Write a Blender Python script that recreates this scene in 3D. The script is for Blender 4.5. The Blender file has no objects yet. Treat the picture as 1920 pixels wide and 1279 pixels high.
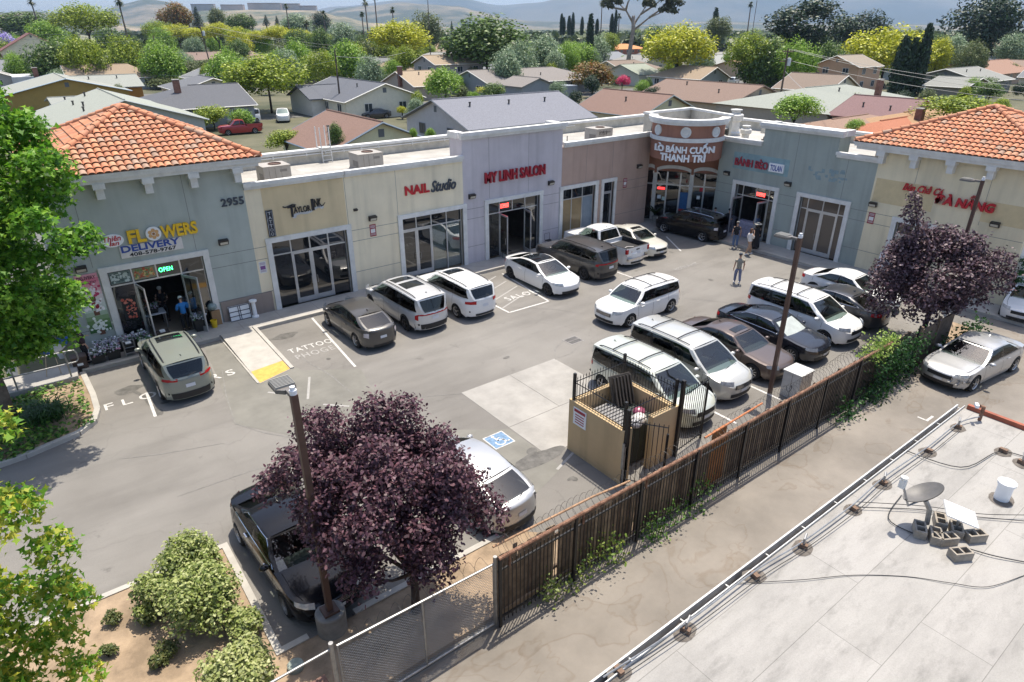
import bpy, bmesh, math, random
import numpy as np
from mathutils import Vector, Matrix
R = math.radians
SC = bpy.context.scene
COL = SC.collection
# ------------------------------------------------------------------ camera
FPX, CX, CY = 1219.0, 960.0, 639.5
TH, AZ, CAMH = R(25.62), R(37.44), 12.3
cd = bpy.data.cameras.new('camera'); cam = bpy.data.objects.new('camera', cd); COL.objects.link(cam)
cd.sensor_width = 36.0; cd.lens = FPX/1920*36.0; cd.clip_start = 0.3; cd.clip_end = 60000
cam.location = (0, 0, CAMH); cam.rotation_euler = (R(90)-TH, 0, -AZ)
SC.camera = cam
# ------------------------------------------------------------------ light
SUNV = Vector((0.28, 0.163, 1.0)).normalized()
w = bpy.data.worlds.new('World'); SC.world = w; w.use_nodes = True
nt = w.node_tree; bg = nt.nodes['Background']
sky = nt.nodes.new('ShaderNodeTexSky'); sky.sky_type = 'NISHITA'; sky.sun_disc = False
sky.sun_elevation = math.asin(SUNV.z); sky.sun_rotation = math.atan2(SUNV.x, SUNV.y)
sky.air_density = 0.85; sky.dust_density = 2.2; sky.ozone_density = 1.0; sky.altitude = 50
nt.links.new(sky.outputs[0], bg.inputs[0]); bg.inputs[1].default_value = 0.150
sl = bpy.data.lights.new('sun', 'SUN'); sl.energy = 4.4; sl.angle = R(0.5); sl.color = (1.0, 0.92, 0.79)
so = bpy.data.objects.new('sun', sl); COL.objects.link(so); so.rotation_euler = SUNV.to_track_quat('Z', 'Y').to_euler()
so.location = (0, 0, 60)
SC.view_settings.view_transform = 'Standard'; SC.view_settings.look = 'None'
SC.view_settings.exposure = 0.62; SC.view_settings.gamma = 1
SC.render.engine = 'CYCLES'
try:
    SC.cycles.max_bounces = 6; SC.cycles.diffuse_bounces = 3; SC.cycles.glossy_bounces = 3; SC.cycles.transparent_max_bounces = 8
    SC.cycles.transmission_bounces = 4; SC.cycles.volume_bounces = 0; SC.cycles.caustics_reflective = False; SC.cycles.caustics_refractive = False
    SC.cycles.use_denoising = True; SC.cycles.sample_clamp_indirect = 6
except Exception: pass

# ------------------------------------------------------------------ where things stand: a ray of the photograph met with a level plane
_c, _s = math.cos(TH), math.sin(TH)
XR = np.array([math.cos(AZ), -math.sin(AZ), 0]); FH = np.array([math.sin(AZ), math.cos(AZ), 0])
FW = FH*_c - np.array([0, 0, _s]); UPV = FH*_s + np.array([0, 0, _c])
def ray(px, py): return FW + XR*((px-CX)/FPX) - UPV*((py-CY)/FPX)
def G(px, py, z=0.0):
    d = ray(px, py); t = (z-CAMH)/d[2]; return (float(d[0]*t), float(d[1]*t), z)
def at_depth(px, py, D):
    d = ray(px, py); t = D/float(d @ FH); return (float(d[0]*t), float(d[1]*t), float(CAMH+d[2]*t))

# ------------------------------------------------------------------ scene helpers
def tag(o, label=None, cat=None, group=None, kind=None):
    if label: o['label'] = label
    if cat: o['category'] = cat
    if group: o['group'] = group
    if kind: o['kind'] = kind
    return o
def thing(name, label, cat, loc=(0, 0, 0), rz=0.0, group=None):
    o = bpy.data.objects.new(name, None); o.empty_display_size = 0.2; COL.objects.link(o)
    o.location = loc; o.rotation_euler = (0, 0, rz)
    return tag(o, label, cat, group)
def rootloc(p):
    v = Vector((0, 0, 0))
    while p is not None:
        v += Vector(p.location); p = p.parent
    return v
class MB:
    def __init__(s): s.v = []; s.f = []; s.m = []; s.mi = 0
    def mat(s, i): s.mi = i; return s
    def add(s, vs, fs):
        n = len(s.v); s.v.extend([tuple(map(float, p)) for p in vs])
        for f in fs: s.f.append([i+n for i in f]); s.m.append(s.mi)
        return s
    def poly(s, pts): return s.add(pts, [list(range(len(pts)))])
    def box(s, x0, x1, y0, y1, z0, z1):
        if x0 > x1: x0, x1 = x1, x0
        if y0 > y1: y0, y1 = y1, y0
        if z0 > z1: z0, z1 = z1, z0
        return s.add([(x0,y0,z0),(x1,y0,z0),(x1,y1,z0),(x0,y1,z0),(x0,y0,z1),(x1,y0,z1),(x1,y1,z1),(x0,y1,z1)],
                     [(0,3,2,1),(4,5,6,7),(0,1,5,4),(1,2,6,5),(2,3,7,6),(3,0,4,7)])
    def obox(s, c, sx, sy, sz, rz=0.0, rx=0.0, ry=0.0):
        m = Matrix.Translation(c) @ Matrix.Rotation(rz, 4, 'Z') @ Matrix.Rotation(ry, 4, 'Y') @ Matrix.Rotation(rx, 4, 'X')
        p = [m @ Vector((a*sx/2, b*sy/2, d*sz/2)) for d in (-1, 1) for a, b in ((-1,-1),(1,-1),(1,1),(-1,1))]
        return s.add(p, [(0,3,2,1),(4,5,6,7),(0,1,5,4),(1,2,6,5),(2,3,7,6),(3,0,4,7)])
    def prism(s, pts, z0, z1):
        n = len(pts)
        a = sum(pts[i][0]*pts[(i+1) % n][1]-pts[(i+1) % n][0]*pts[i][1] for i in range(n))
        if a < 0: pts = pts[::-1]
        return s.add([(p[0],p[1],z0) for p in pts]+[(p[0],p[1],z1) for p in pts],
                     [list(range(n))[::-1], list(range(n, 2*n))]+[(i,(i+1) % n,n+(i+1) % n,n+i) for i in range(n)])
    def tube(s, pts, r, n=6, r2=None, cap=True):
        pts = [Vector(p) for p in pts]; k = len(pts); base = len(s.v); fs = []; prev = None
        for i, p in enumerate(pts):
            d = (pts[min(i+1, k-1)]-pts[max(i-1, 0)]).normalized()
            if prev is None: u = d.cross(Vector((0,0,1)) if abs(d.z) < .9 else Vector((1,0,0))).normalized()
            else: u = (prev-d*prev.dot(d)).normalized()
            prev = u; q = d.cross(u); rr = r if r2 is None else r+(r2-r)*i/(k-1)
            for j in range(n):
                a = 2*math.pi*j/n; s.v.append(tuple(p+(u*math.cos(a)+q*math.sin(a))*rr))
        for i in range(k-1):
            for j in range(n):
                fs.append([base+i*n+j, base+i*n+(j+1) % n, base+(i+1)*n+(j+1) % n, base+(i+1)*n+j])
        if cap: fs += [[base+j for j in range(n)][::-1], [base+(k-1)*n+j for j in range(n)]]
        for f in fs: s.f.append(f); s.m.append(s.mi)
        return s
    def cyl(s, c, r, z0, z1, n=16, r2=None): return s.tube([(c[0],c[1],z0),(c[0],c[1],z1)], r, n, r2)
    def lathe(s, c, prof, n=20, axis='z'):
        base = len(s.v)
        for r, h in prof:
            for j in range(n):
                a = 2*math.pi*j/n; q = (r*math.cos(a), r*math.sin(a), h)
                if axis == 'y': q = (q[0], h, q[1])
                if axis == 'x': q = (h, q[0], q[1])
                s.v.append((c[0]+q[0], c[1]+q[1], c[2]+q[2]))
        for i in range(len(prof)-1):
            for j in range(n):
                s.f.append([base+i*n+j, base+i*n+(j+1) % n, base+(i+1)*n+(j+1) % n, base+(i+1)*n+j]); s.m.append(s.mi)
        return s
    def grid(s, rows, closed=False):
        n = len(rows[0]); vs = [p for r in rows for p in r]; fs = []
        for i in range(len(rows)-1):
            for j in range(n if closed else n-1):
                k = (j+1) % n; fs.append((i*n+j, i*n+k, (i+1)*n+k, (i+1)*n+j))
        return s.add(vs, fs)
    def ball(s, c, rx, ry=None, rz=None, n=12, m=8):
        ry = ry or rx; rz = rz or rx
        rows = [[(c[0]+rx*math.sin(t)*math.cos(2*math.pi*j/n), c[1]+ry*math.sin(t)*math.sin(2*math.pi*j/n), c[2]+rz*math.cos(t)) for j in range(n)] for t in [math.pi*i/m+1e-3*(1 if i == 0 else -1 if i == m else 0) for i in range(m+1)]]
        return s.grid(rows, True)
    def build(s, name, mats, parent=None, smooth=False, sharp=None, local=False, fix=False):
        me = bpy.data.meshes.new(name)
        vs = s.v
        if parent is not None and not local:
            o = rootloc(parent); vs = [(p[0]-o.x, p[1]-o.y, p[2]-o.z) for p in vs]
        me.from_pydata(vs, [], s.f)
        if not isinstance(mats, (list, tuple)): mats = [mats]
        for m in mats: me.materials.append(m)
        if len(mats) > 1: me.polygons.foreach_set('material_index', s.m)
        if fix:
            b = bmesh.new(); b.from_mesh(me); bmesh.ops.remove_doubles(b, verts=b.verts, dist=1e-4)
            bmesh.ops.recalc_face_normals(b, faces=b.faces); b.to_mesh(me); b.free()
        if smooth:
            me.polygons.foreach_set('use_smooth', [True]*len(me.polygons))
            if sharp: me.set_sharp_from_angle(angle=R(sharp))
        me.update()
        o = bpy.data.objects.new(name, me); COL.objects.link(o)
        if parent is not None: o.parent = parent
        return o
def solo(name, mb, mats, label, cat, group=None, loc=None, **k):
    """a thing that is one mesh"""
    o = mb.build(name, mats, None, **k)
    if loc is not None:
        v = Vector(loc); o.data.transform(Matrix.Translation(-v)); o.location = loc
    return tag(o, label, cat, group)
def struct(name, mb, mats, parent=None, **k):
    o = mb.build(name, mats, parent, **k)
    if parent is None: o['kind'] = 'structure'
    return o
def dup(root, loc, rz, label, group=None):
    r = root.copy(); COL.objects.link(r); r.location = loc; r.rotation_euler = (0, 0, rz); r['label'] = label
    if group: r['group'] = group
    for ch in list(root.children):
        c = ch.copy(); COL.objects.link(c); c.parent = r
        for g in list(ch.children):
            d = g.copy(); COL.objects.link(d); d.parent = c
    return r

# ------------------------------------------------------------------ materials
def hexc(h):
    h = h.lstrip('#'); o = []
    for i in (0, 2, 4):
        x = int(h[i:i+2], 16)/255; o.append(x/12.92 if x <= .04045 else ((x+.055)/1.055)**2.4)
    return tuple(o)
MATS = {}
def M(name, col, rough=.75, metal=0.0, var=.12, scale=4.0, bump=0.0, bscale=40.0, spec=.4, coat=0.0, emit=0.0, detail=4, island=0.0, col2=None, lo=.35, hi=.65, alpha=1.0):
    if name in MATS: return MATS[name]
    if isinstance(col, str): col = hexc(col)
    if isinstance(col2, str): col2 = hexc(col2)
    m = bpy.data.materials.new(name); m.use_nodes = True; n = m.node_tree.nodes; l = m.node_tree.links
    b = n['Principled BSDF']; b.inputs['Roughness'].default_value = rough; b.inputs['Metallic'].default_value = metal
    b.inputs['Specular IOR Level'].default_value = spec
    b.inputs['Base Color'].default_value = (*col, 1)
    if coat: b.inputs['Coat Weight'].default_value = coat; b.inputs['Coat Roughness'].default_value = .04
    if emit: b.inputs['Emission Color'].default_value = (*col, 1); b.inputs['Emission Strength'].default_value = emit
    if alpha < 1: b.inputs['Alpha'].default_value = alpha
    if var or col2:
        tc = n.new('ShaderNodeTexCoord'); no = n.new('ShaderNodeTexNoise'); no.inputs['Scale'].default_value = scale; no.inputs['Detail'].default_value = detail
        no.inputs['Roughness'].default_value = .65
        l.new(tc.outputs['Object'], no.inputs['Vector'])
        mr = n.new('ShaderNodeMapRange'); mr.inputs[1].default_value = lo; mr.inputs[2].default_value = hi
        l.new(no.outputs['Fac'], mr.inputs[0])
        mx = n.new('ShaderNodeMix'); mx.data_type = 'RGBA'
        c1 = tuple(max(0, c*(1-var)) for c in col); c2 = col2 or tuple(c*(1+var) for c in col)
        mx.inputs[6].default_value = (*c1, 1); mx.inputs[7].default_value = (*c2, 1)
        l.new(mr.outputs[0], mx.inputs[0]); out = mx.outputs[2]
        if island:
            ge = n.new('ShaderNodeNewGeometry'); m2 = n.new('ShaderNodeMapRange'); m2.inputs[3].default_value = 1-island; m2.inputs[4].default_value = 1+island
            l.new(ge.outputs['Random Per Island'], m2.inputs[0])
            mm = n.new('ShaderNodeMix'); mm.data_type = 'RGBA'; mm.blend_type = 'MULTIPLY'; mm.inputs[0].default_value = 1
            l.new(out, mm.inputs[6]); l.new(m2.outputs[0], mm.inputs[7]); out = mm.outputs[2]
        l.new(out, b.inputs['Base Color'])
    if bump:
        tc = n.new('ShaderNodeTexCoord'); no = n.new('ShaderNodeTexNoise'); no.inputs['Scale'].default_value = bscale; no.inputs['Detail'].default_value = 3
        l.new(tc.outputs['Object'], no.inputs['Vector'])
        bp = n.new('ShaderNodeBump'); bp.inputs['Strength'].default_value = bump; bp.inputs['Distance'].default_value = .02
        l.new(no.outputs['Fac'], bp.inputs['Height']); l.new(bp.outputs[0], b.inputs['Normal'])
    MATS[name] = m; return m
def leafmat(name, cols, trans=.35, rough=.5, spec=.4):
    """foliage: each leaf takes its own tint; light passes through"""
    if name in MATS: return MATS[name]
    m = bpy.data.materials.new(name); m.use_nodes = True; n = m.node_tree.nodes; l = m.node_tree.links
    b = n['Principled BSDF']; b.inputs['Roughness'].default_value = rough; b.inputs['Specular IOR Level'].default_value = spec
    ge = n.new('ShaderNodeNewGeometry'); cr = n.new('ShaderNodeValToRGB'); el = cr.color_ramp.elements
    cols = [hexc(c) if isinstance(c, str) else c for c in cols]
    while len(el) < len(cols): el.new(.5)
    for i, c in enumerate(cols): el[i].position = i/(len(cols)-1); el[i].color = (*c, 1)
    l.new(ge.outputs['Random Per Island'], cr.inputs[0]); l.new(cr.outputs[0], b.inputs['Base Color'])
    t = n.new('ShaderNodeBsdfTranslucent'); l.new(cr.outputs[0], t.inputs[0]); mx = n.new('ShaderNodeMixShader'); mx.inputs[0].default_value = trans
    l.new(b.outputs[0], mx.inputs[1]); l.new(t.outputs[0], mx.inputs[2]); l.new(mx.outputs[0], n['Material Output'].inputs[0])
    MATS[name] = m; return m
WHITE = M('white_trim', (.66,.655,.63), .75, var=.10, scale=2.2, detail=7)
BLACK = M('black_iron', (.012,.012,.014), .45, var=0)
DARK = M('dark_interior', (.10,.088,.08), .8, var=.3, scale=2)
STEEL = M('galvanised_steel', (.33,.33,.33), .45, .7, var=.15, scale=8)
ALU = M('aluminium_frame', (.55,.56,.57), .35, .55, var=.05)
RUST = M('rusty_steel', (.22,.105,.065), .85, .1, var=.35, scale=6, col2=(.33,.19,.125))
CONC = M('concrete', (.42,.40,.37), .85, var=.14, scale=1.6, bump=.15, bscale=60)
BROWN = M('bronze_pole_paint', (.10,.058,.045), .5, .2, var=.1)
def glassmat(name, col, rough=.02, ior=1.9):
    m = bpy.data.materials.new(name); m.use_nodes = True; b = m.node_tree.nodes['Principled BSDF']
    b.inputs['Base Color'].default_value = (*col, 1); b.inputs['Roughness'].default_value = rough; b.inputs['IOR'].default_value = ior
    b.inputs['Specular IOR Level'].default_value = .6
    return m
GLASS = glassmat('shop_glass', (.012,.014,.017), ior=1.75)
def clear_glass(name='clear_glass', tint=(.75,.8,.8), mixf=.22):
    m = bpy.data.materials.new(name); m.use_nodes = True; n = m.node_tree.nodes; l = m.node_tree.links
    g = n.new('ShaderNodeBsdfGlossy'); g.inputs['Roughness'].default_value = .02; t = n.new('ShaderNodeBsdfTransparent'); t.inputs[0].default_value = (*tint, 1)
    mx = n.new('ShaderNodeMixShader'); mx.inputs[0].default_value = mixf
    l.new(t.outputs[0], mx.inputs[1]); l.new(g.outputs[0], mx.inputs[2]); l.new(mx.outputs[0], n['Material Output'].inputs[0]); return m
CLEAR = clear_glass()
CARGLASS = clear_glass('privacy_glass', (.07,.08,.09), .07); WSGLASS = clear_glass('windscreen_glass', (.50,.58,.55), .13); SIDEGLASS = clear_glass('door_glass', (.30,.36,.34), .10); ROOFGLASS = glassmat('roof_glass', (.012,.014,.016), ior=1.55)
# ------------------------------------------------------------------ lettering
def text_mesh(txt, extrude=.03, shear=0.0, offset=0.0, spacing=1.0, align='LEFT', line=1.0):
    cu = bpy.data.curves.new('lettering', 'FONT'); cu.body = txt; cu.extrude = extrude; cu.shear = shear; cu.offset = offset
    cu.space_character = spacing; cu.align_x = align; cu.space_line = line; cu.size = 1; cu.resolution_u = 3
    o = bpy.data.objects.new('lettering', cu); COL.objects.link(o)
    dg = bpy.context.evaluated_depsgraph_get(); me = bpy.data.meshes.new_from_object(o.evaluated_get(dg))
    bpy.data.objects.remove(o); bpy.data.curves.remove(cu)
    return me
def lettering(mb, txt, frame, s0, s1, z0, z1, d=.02, thick=.06, **k):
    """letters scaled into the rectangle s0..s1 x z0..z1 of a facade frame(s, d, z)"""
    me = text_mesh(txt, extrude=.5, **k)
    vs = np.array([v.co[:] for v in me.vertices]); lo = vs.min(0); hi = vs.max(0)
    sc = (vs-lo)/np.maximum(hi-lo, 1e-6)
    pts = [frame(s0+(s1-s0)*p[0], d+thick*p[2], z0+(z1-z0)*p[1]) for p in sc]
    mb.add(pts, [list(f.vertices) for f in me.polygons]); bpy.data.meshes.remove(me)
    return mb
# ================================================================== GROUND
YL, XW = 29.78, 36.81
def FL(s, d, z): return (s, YL-d, z)
def FR(s, d, z): return (XW-d, 26.0-s, z)
def fbox(mb, F, s0, s1, d0, d1, z0, z1):
    a = F(s0, d0, z0); b = F(s1, d1, z1)
    return mb.box(a[0], b[0], a[1], b[1], a[2], b[2])

def asphalt_mat():
    m = bpy.data.materials.new('worn_asphalt'); m.use_nodes = True; n = m.node_tree.nodes; l = m.node_tree.links
    b = n['Principled BSDF']; b.inputs['Roughness'].default_value = .9; b.inputs['Specular IOR Level'].default_value = .25
    tc = n.new('ShaderNodeTexCoord')
    def noise(sc, det=4, rough=.6, stretch=None):
        no = n.new('ShaderNodeTexNoise'); no.inputs['Scale'].default_value = sc; no.inputs['Detail'].default_value = det; no.inputs['Roughness'].default_value = rough
        if stretch:
            mp = n.new('ShaderNodeMapping'); mp.inputs['Scale'].default_value = stretch; l.new(tc.outputs['Object'], mp.inputs[0]); l.new(mp.outputs[0], no.inputs['Vector'])
        else: l.new(tc.outputs['Object'], no.inputs['Vector'])
        return no.outputs['Fac']
    def ramp(fac, stops):
        r = n.new('ShaderNodeValToRGB'); e = r.color_ramp.elements
        while len(e) < len(stops): e.new(.5)
        for i, (p, c) in enumerate(stops): e[i].position = p; e[i].color = (*c, 1)
        l.new(fac, r.inputs[0]); return r.outputs[0]
    def mul(a, bb, f=1.0):
        mx = n.new('ShaderNodeMix'); mx.data_type = 'RGBA'; mx.blend_type = 'MULTIPLY'; mx.inputs[0].default_value = f
        l.new(a, mx.inputs[6]); l.new(bb, mx.inputs[7]); return mx.outputs[2]
    base = ramp(noise(.22, 5), [(.3, (.172,.162,.149)), (.52, (.210,.199,.183)), (.72, (.240,.228,.210))])
    grain = ramp(noise(55, 3, .8), [(.3, (.62,.62,.62)), (.5, (1,1,1)), (.72, (1.3,1.3,1.3))])
    c = mul(base, grain)
    drive = ramp(noise(.6, 4, .6, (.25, 1.3, 1)), [(.35, (.80,.80,.80)), (.55, (1,1,1))]); c = mul(c, drive, .8)
    spots = ramp(noise(1.1, 6, .7), [(.27, (.55,.55,.55)), (.36, (1,1,1))]); c = mul(c, spots, .85)
    vo = n.new('ShaderNodeTexVoronoi'); vo.feature = 'DISTANCE_TO_EDGE'; vo.inputs['Scale'].default_value = .22
    no2 = n.new('ShaderNodeTexNoise'); no2.inputs['Scale'].default_value = .9; no2.inputs['Detail'].default_value = 5
    l.new(tc.outputs['Object'], no2.inputs['Vector'])
    ad = n.new('ShaderNodeVectorMath'); ad.operation = 'MULTIPLY_ADD'; ad.inputs[1].default_value = (1.6, 1.6, 0); l.new(no2.outputs['Color'], ad.inputs[0]); l.new(tc.outputs['Object'], ad.inputs[2])
    l.new(ad.outputs[0], vo.inputs['Vector'])
    cr = ramp(vo.outputs['Distance'], [(0, (.62,.62,.62)), (.004, (1,1,1))]); c = mul(c, cr, .35)
    l.new(c, b.inputs['Base Color'])
    bp = n.new('ShaderNodeBump'); bp.inputs['Strength'].default_value = .25; bp.inputs['Distance'].default_value = .01
    l.new(noise(90, 2), bp.inputs['Height']); l.new(bp.outputs[0], b.inputs['Normal'])
    return m
ASPH = asphalt_mat()
ALLEY = M('alley_concrete', (.208,.187,.162), .88, var=.18, scale=.4, detail=6, bump=.1)
def water_marks(m):
    """dried run-off: irregular tide lines and slightly darker dried pools"""
    n, l = m.node_tree.nodes, m.node_tree.links; b = n['Principled BSDF']; cur = b.inputs['Base Color'].links[0].from_socket; tc = n.new('ShaderNodeTexCoord')
    for sc, off, edge, pool in ((.32, 3.1, (.55,.42,.30), (.90,.88,.85)), (.55, 11.7, (.66,.54,.42), (.95,.94,.93))):
        mp = n.new('ShaderNodeMapping'); mp.inputs['Location'].default_value = (off, off*.7, 0); mp.inputs['Scale'].default_value = (1, 1.5, 1); no = n.new('ShaderNodeTexNoise'); no.inputs['Scale'].default_value = sc; no.inputs['Detail'].default_value = 6; no.inputs['Roughness'].default_value = .45; no.inputs['Distortion'].default_value = .5
        l.new(tc.outputs['Object'], mp.inputs[0]); l.new(mp.outputs[0], no.inputs['Vector']); cr = n.new('ShaderNodeValToRGB'); e = cr.color_ramp.elements
        for p, c in ((.0, (1,1,1)), (.565, (1,1,1)), (.578, edge), (.592, pool), (.70, (1,1,1))):
            q = e.new(p) if p not in (0.0,) else e[0]; q.position = p; q.color = (*c, 1)
        e[-1].color = (1,1,1,1); l.new(no.outputs['Fac'], cr.inputs[0]); mx = n.new('ShaderNodeMix'); mx.data_type = 'RGBA'; mx.blend_type = 'MULTIPLY'; mx.inputs[0].default_value = .34; l.new(cur, mx.inputs[6]); l.new(cr.outputs[0], mx.inputs[7]); cur = mx.outputs[2]
    l.new(cur, b.inputs['Base Color'])
water_marks(ALLEY)
SIDEW = M('sidewalk_concrete', (.36,.345,.32), .88, var=.10, scale=1.2, bump=.1)
KERB = M('kerb_concrete', (.40,.38,.345), .85, var=.10, scale=2)
PAINT = M('worn_white_paint', (.36,.35,.33), .85, var=.1, scale=16, detail=7, col2=(.58,.57,.55), lo=.36, hi=.52)
FADED = M('faded_paint', (.33,.32,.305), .85, var=.14, scale=12, detail=6)
SOIL = M('dry_soil', (.29,.215,.145), .95, var=.3, scale=1.4, detail=7, bump=.5, bscale=18)
DRYG = M('valley_floor', (.06,.08,.038), .95, var=.4, scale=.04, detail=8, col2=(.17,.155,.10))
STREET = M('street_asphalt', (.13,.128,.122), .9, var=.12, scale=.3)

g = MB(); g.poly([(-30000,-3000,-.06),(40000,-3000,-.06),(40000,40000,-.06),(-30000,40000,-.06)])
struct('ground', g, DRYG)
lot = thing('parking_lot', None, None); lot['kind'] = 'structure'
g = MB(); g.poly([(-30,8.6,0),(XW,8.6,0),(XW,YL,0),(-30,YL,0)]); struct('asphalt', g, ASPH, lot)
g = MB(); g.poly([(-30,-40,-.004),(60,-40,-.004),(60,8.6,-.004),(-30,8.6,-.004)]); struct('alley', g, ALLEY)
# concrete pad before the bins
pad = MB()
for a, b, c_, d_ in ((11.35,13.62,15.0,17.95),(13.64,15.95,15.0,17.95)): pad.box(a, b, c_, d_, -.02, .006)
pad.box(11.35, 15.95, 12.95, 14.98, -.02, .005)
struct('concrete_pad', pad, M('pad_concrete', (.31,.297,.275), .88, var=.14, scale=.9, detail=6))
# newer sealed patch of asphalt
pt = MB(); pt.poly([(4.75,28.1,.004),(4.4,24.5,.004),(3.95,20.9,.004),(5.4,18.8,.004),(8.6,19.3,.004),(9.2,22.0,.004),(7.3,23.3,.004),(7.1,24.0,.004),(5.5,28.1,.004)][::-1]); pt.poly([(7.0,14.4,.004),(8.4,11.2,.004),(11.3,12.2,.004),(11.3,14.9,.004),(9.5,16.2,.004)])
struct('asphalt_patch', pt, M('patched_asphalt', (.178,.172,.152), .9, var=.15, scale=.8, detail=6))
st_ = MB()
def blob(cx, cy, rx, ry, z, seed, n=22):
    rr = random.Random(seed); k = [rr.uniform(.65, 1.25) for _ in range(n)]
    k = [(k[i-1]+k[i]+k[(i+1) % n])/3 for i in range(n)]
    return [(cx+rx*k[i]*math.cos(2*math.pi*i/n), cy+ry*k[i]*math.sin(2*math.pi*i/n), z) for i in range(n)]
for a in ((7.9,26.9,.62,.3,.007,1),(1.5,25.8,.55,.3,.007,2),(2.0,23.3,.18,.22,.007,5),(11.0,13.0,1.0,.35,.007,6)): st_.poly(blob(*a))
st_.poly([(1.45,25.8,.0075),(1.62,25.8,.0075),(1.9,24.9,.0075),(1.95,24.3,.0075),(2.1,23.4,.0075),(1.97,23.4,.0075),(1.83,24.2,.0075),(1.78,24.9,.0075)])
rq = random.Random(31)
for i in range(34): cx_, cy_ = (rq.uniform(2,33), rq.choice([rq.uniform(23.5,27.5), rq.uniform(11.5,15.5), rq.uniform(16,23)])); st_.poly(blob(cx_, cy_, rq.uniform(.05,.22), rq.uniform(.05,.2), .0076+.00005*i, 200+i, 12))
struct('oil_stain', st_, M('oil_stain', (.105,.1,.092), .7, var=.35, scale=3, detail=6))
def stroke(pts, w0, z):
    pts = [Vector((*p, z)) for p in pts]; L_, R_ = [], []
    for i, p in enumerate(pts):
        d = (pts[min(i+1, len(pts)-1)]-pts[max(i-1, 0)]).normalized(); n_ = Vector((-d.y, d.x, 0)); ww = w0*(.35+.65*math.sin(math.pi*(i+.3)/(len(pts)-.4)))*(1+.35*math.sin(i*2.3))
        L_.append(p+n_*ww); R_.append(p-n_*ww)
    return L_+R_[::-1]
def G2(*ps): return [G(*p)[:2] for p in ps]
cs_ = MB()
for i, (ps, ww) in enumerate([([(1058,640),(1040,655),(1038,675)],.035),([(1090,645),(1070,665),(1045,672)],.025),([(560,670),(620,705),(670,745)],.04),([(415,690),(425,740),(445,795),(500,812),(550,820)],.035),([(900,560),(960,575),(1040,580),(1100,590)],.02),([(230,860),(300,850),(420,830)],.03),([(700,780),(780,745),(865,738)],.025),([(1150,650),(1230,600),(1330,590)],.02),([(1280,560),(1380,570),(1480,560)],.018),([(330,930),(480,880),(560,870)],.022)]):
    cs_.poly(stroke([tuple(Vector(p_)+Vector((.05*math.sin(7*j+i), .06*math.cos(5*j+i)))) for j, p_ in enumerate(G2(*ps))], ww*.6, .0066+.00004*i))
struct('crack_seal', cs_, M('crack_sealant', (.19,.183,.172), .85, var=.2, scale=5))
# ---- walks, kerbs, ramp
wk = MB()
wk.box(.3, 34.4, 28.41, YL, -.02, .15); wk.box(35.28, XW, 6.0, 26.0, -.02, .15)
wk.prism([(34.4,28.41),(34.4,YL+.6),(36.3,31.2),(38.3,27.2),(XW,26.0),(35.28,26.0),(35.0,26.6),(34.6,27.4)], -.02, .149)
struct('sidewalk', wk, SIDEW)
jn = MB()
for i in range(19): jn.box(1.2+i*1.8, 1.212+i*1.8, 28.41, YL, .1495, .1515)
for i in range(12): jn.box(35.28, XW, 24.2-i*1.6, 24.212-i*1.6, .1495, .1515)
struct('sidewalk_joint', jn, M('joint_dark', (.17,.16,.15), .9, var=0))
kb = MB()
kb.box(.3, 5.5, 28.23, 28.41, -.02, .152); kb.box(7.1, 34.4, 28.23, 28.41, -.02, .152); kb.box(35.1, 35.28, 6.0, 26.0, -.02, .152)
def kerbline(pts, w=.16, h=.15):
    for a, b in zip(pts[:-1], pts[1:]):
        a = Vector((*a, 0)); b = Vector((*b, 0)); d = (b-a).normalized(); n_ = Vector((-d.y, d.x, 0))*w/2
        kb.prism([tuple(a+n_)[:2], tuple(b+n_)[:2], tuple(b-n_)[:2], tuple(a-n_)[:2]], -.02, h+.0003*len(kb.v) % .002)
kerbline([(.28,28.2),(.36,26.0),(.33,24.7),(.12,23.9),(-.4,23.4),(-1.9,22.95),(-5,22.6),(-12,22.4)], .19)
kerbline([(-9,14.9),(1.87,14.9)]); kerbline([(1.95,14.98),(1.95,10.93)]); kerbline([(1.87,10.85),(2.6,10.85)]); kerbline([(3.7,10.85),(8.2,10.85)])
struct('kerb', kb, KERB)
rp = MB()
rp.add([(5.58,28.4,.15),(6.95,28.4,.15),(6.95,23.7,.012),(5.58,23.25,.012),(5.58,28.4,-.01),(6.95,28.4,-.01),(6.95,23.7,-.01),(5.58,23.25,-.01)],
       [(0,3,2,1),(0,4,7,3),(1,2,6,5),(3,7,6,2),(0,1,5,4)])
rp.mat(1).add([(6.95,28.4,.20),(7.1,28.4,.20),(7.1,23.7,.05),(6.95,23.7,.05),(6.95,28.4,0),(7.1,28.4,0),(7.1,23.7,0),(6.95,23.7,0)], [(0,3,2,1),(0,4,7,3),(1,2,6,5),(3,7,6,2),(0,1,5,4)])
rp.mat(1).box(5.5, 5.58, 23.3, 28.4, -.01, .03)
rp.mat(2).add([(5.6,24.35,.048),(6.93,24.55,.043),(6.93,23.72,.018),(5.6,23.28,.018)], [(0,1,2,3)][::-1])
struct('access_ramp', rp, [KERB, KERB, M('yellow_warning_paint', (.60,.35,.085), .8, var=.15, scale=5)])
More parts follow.
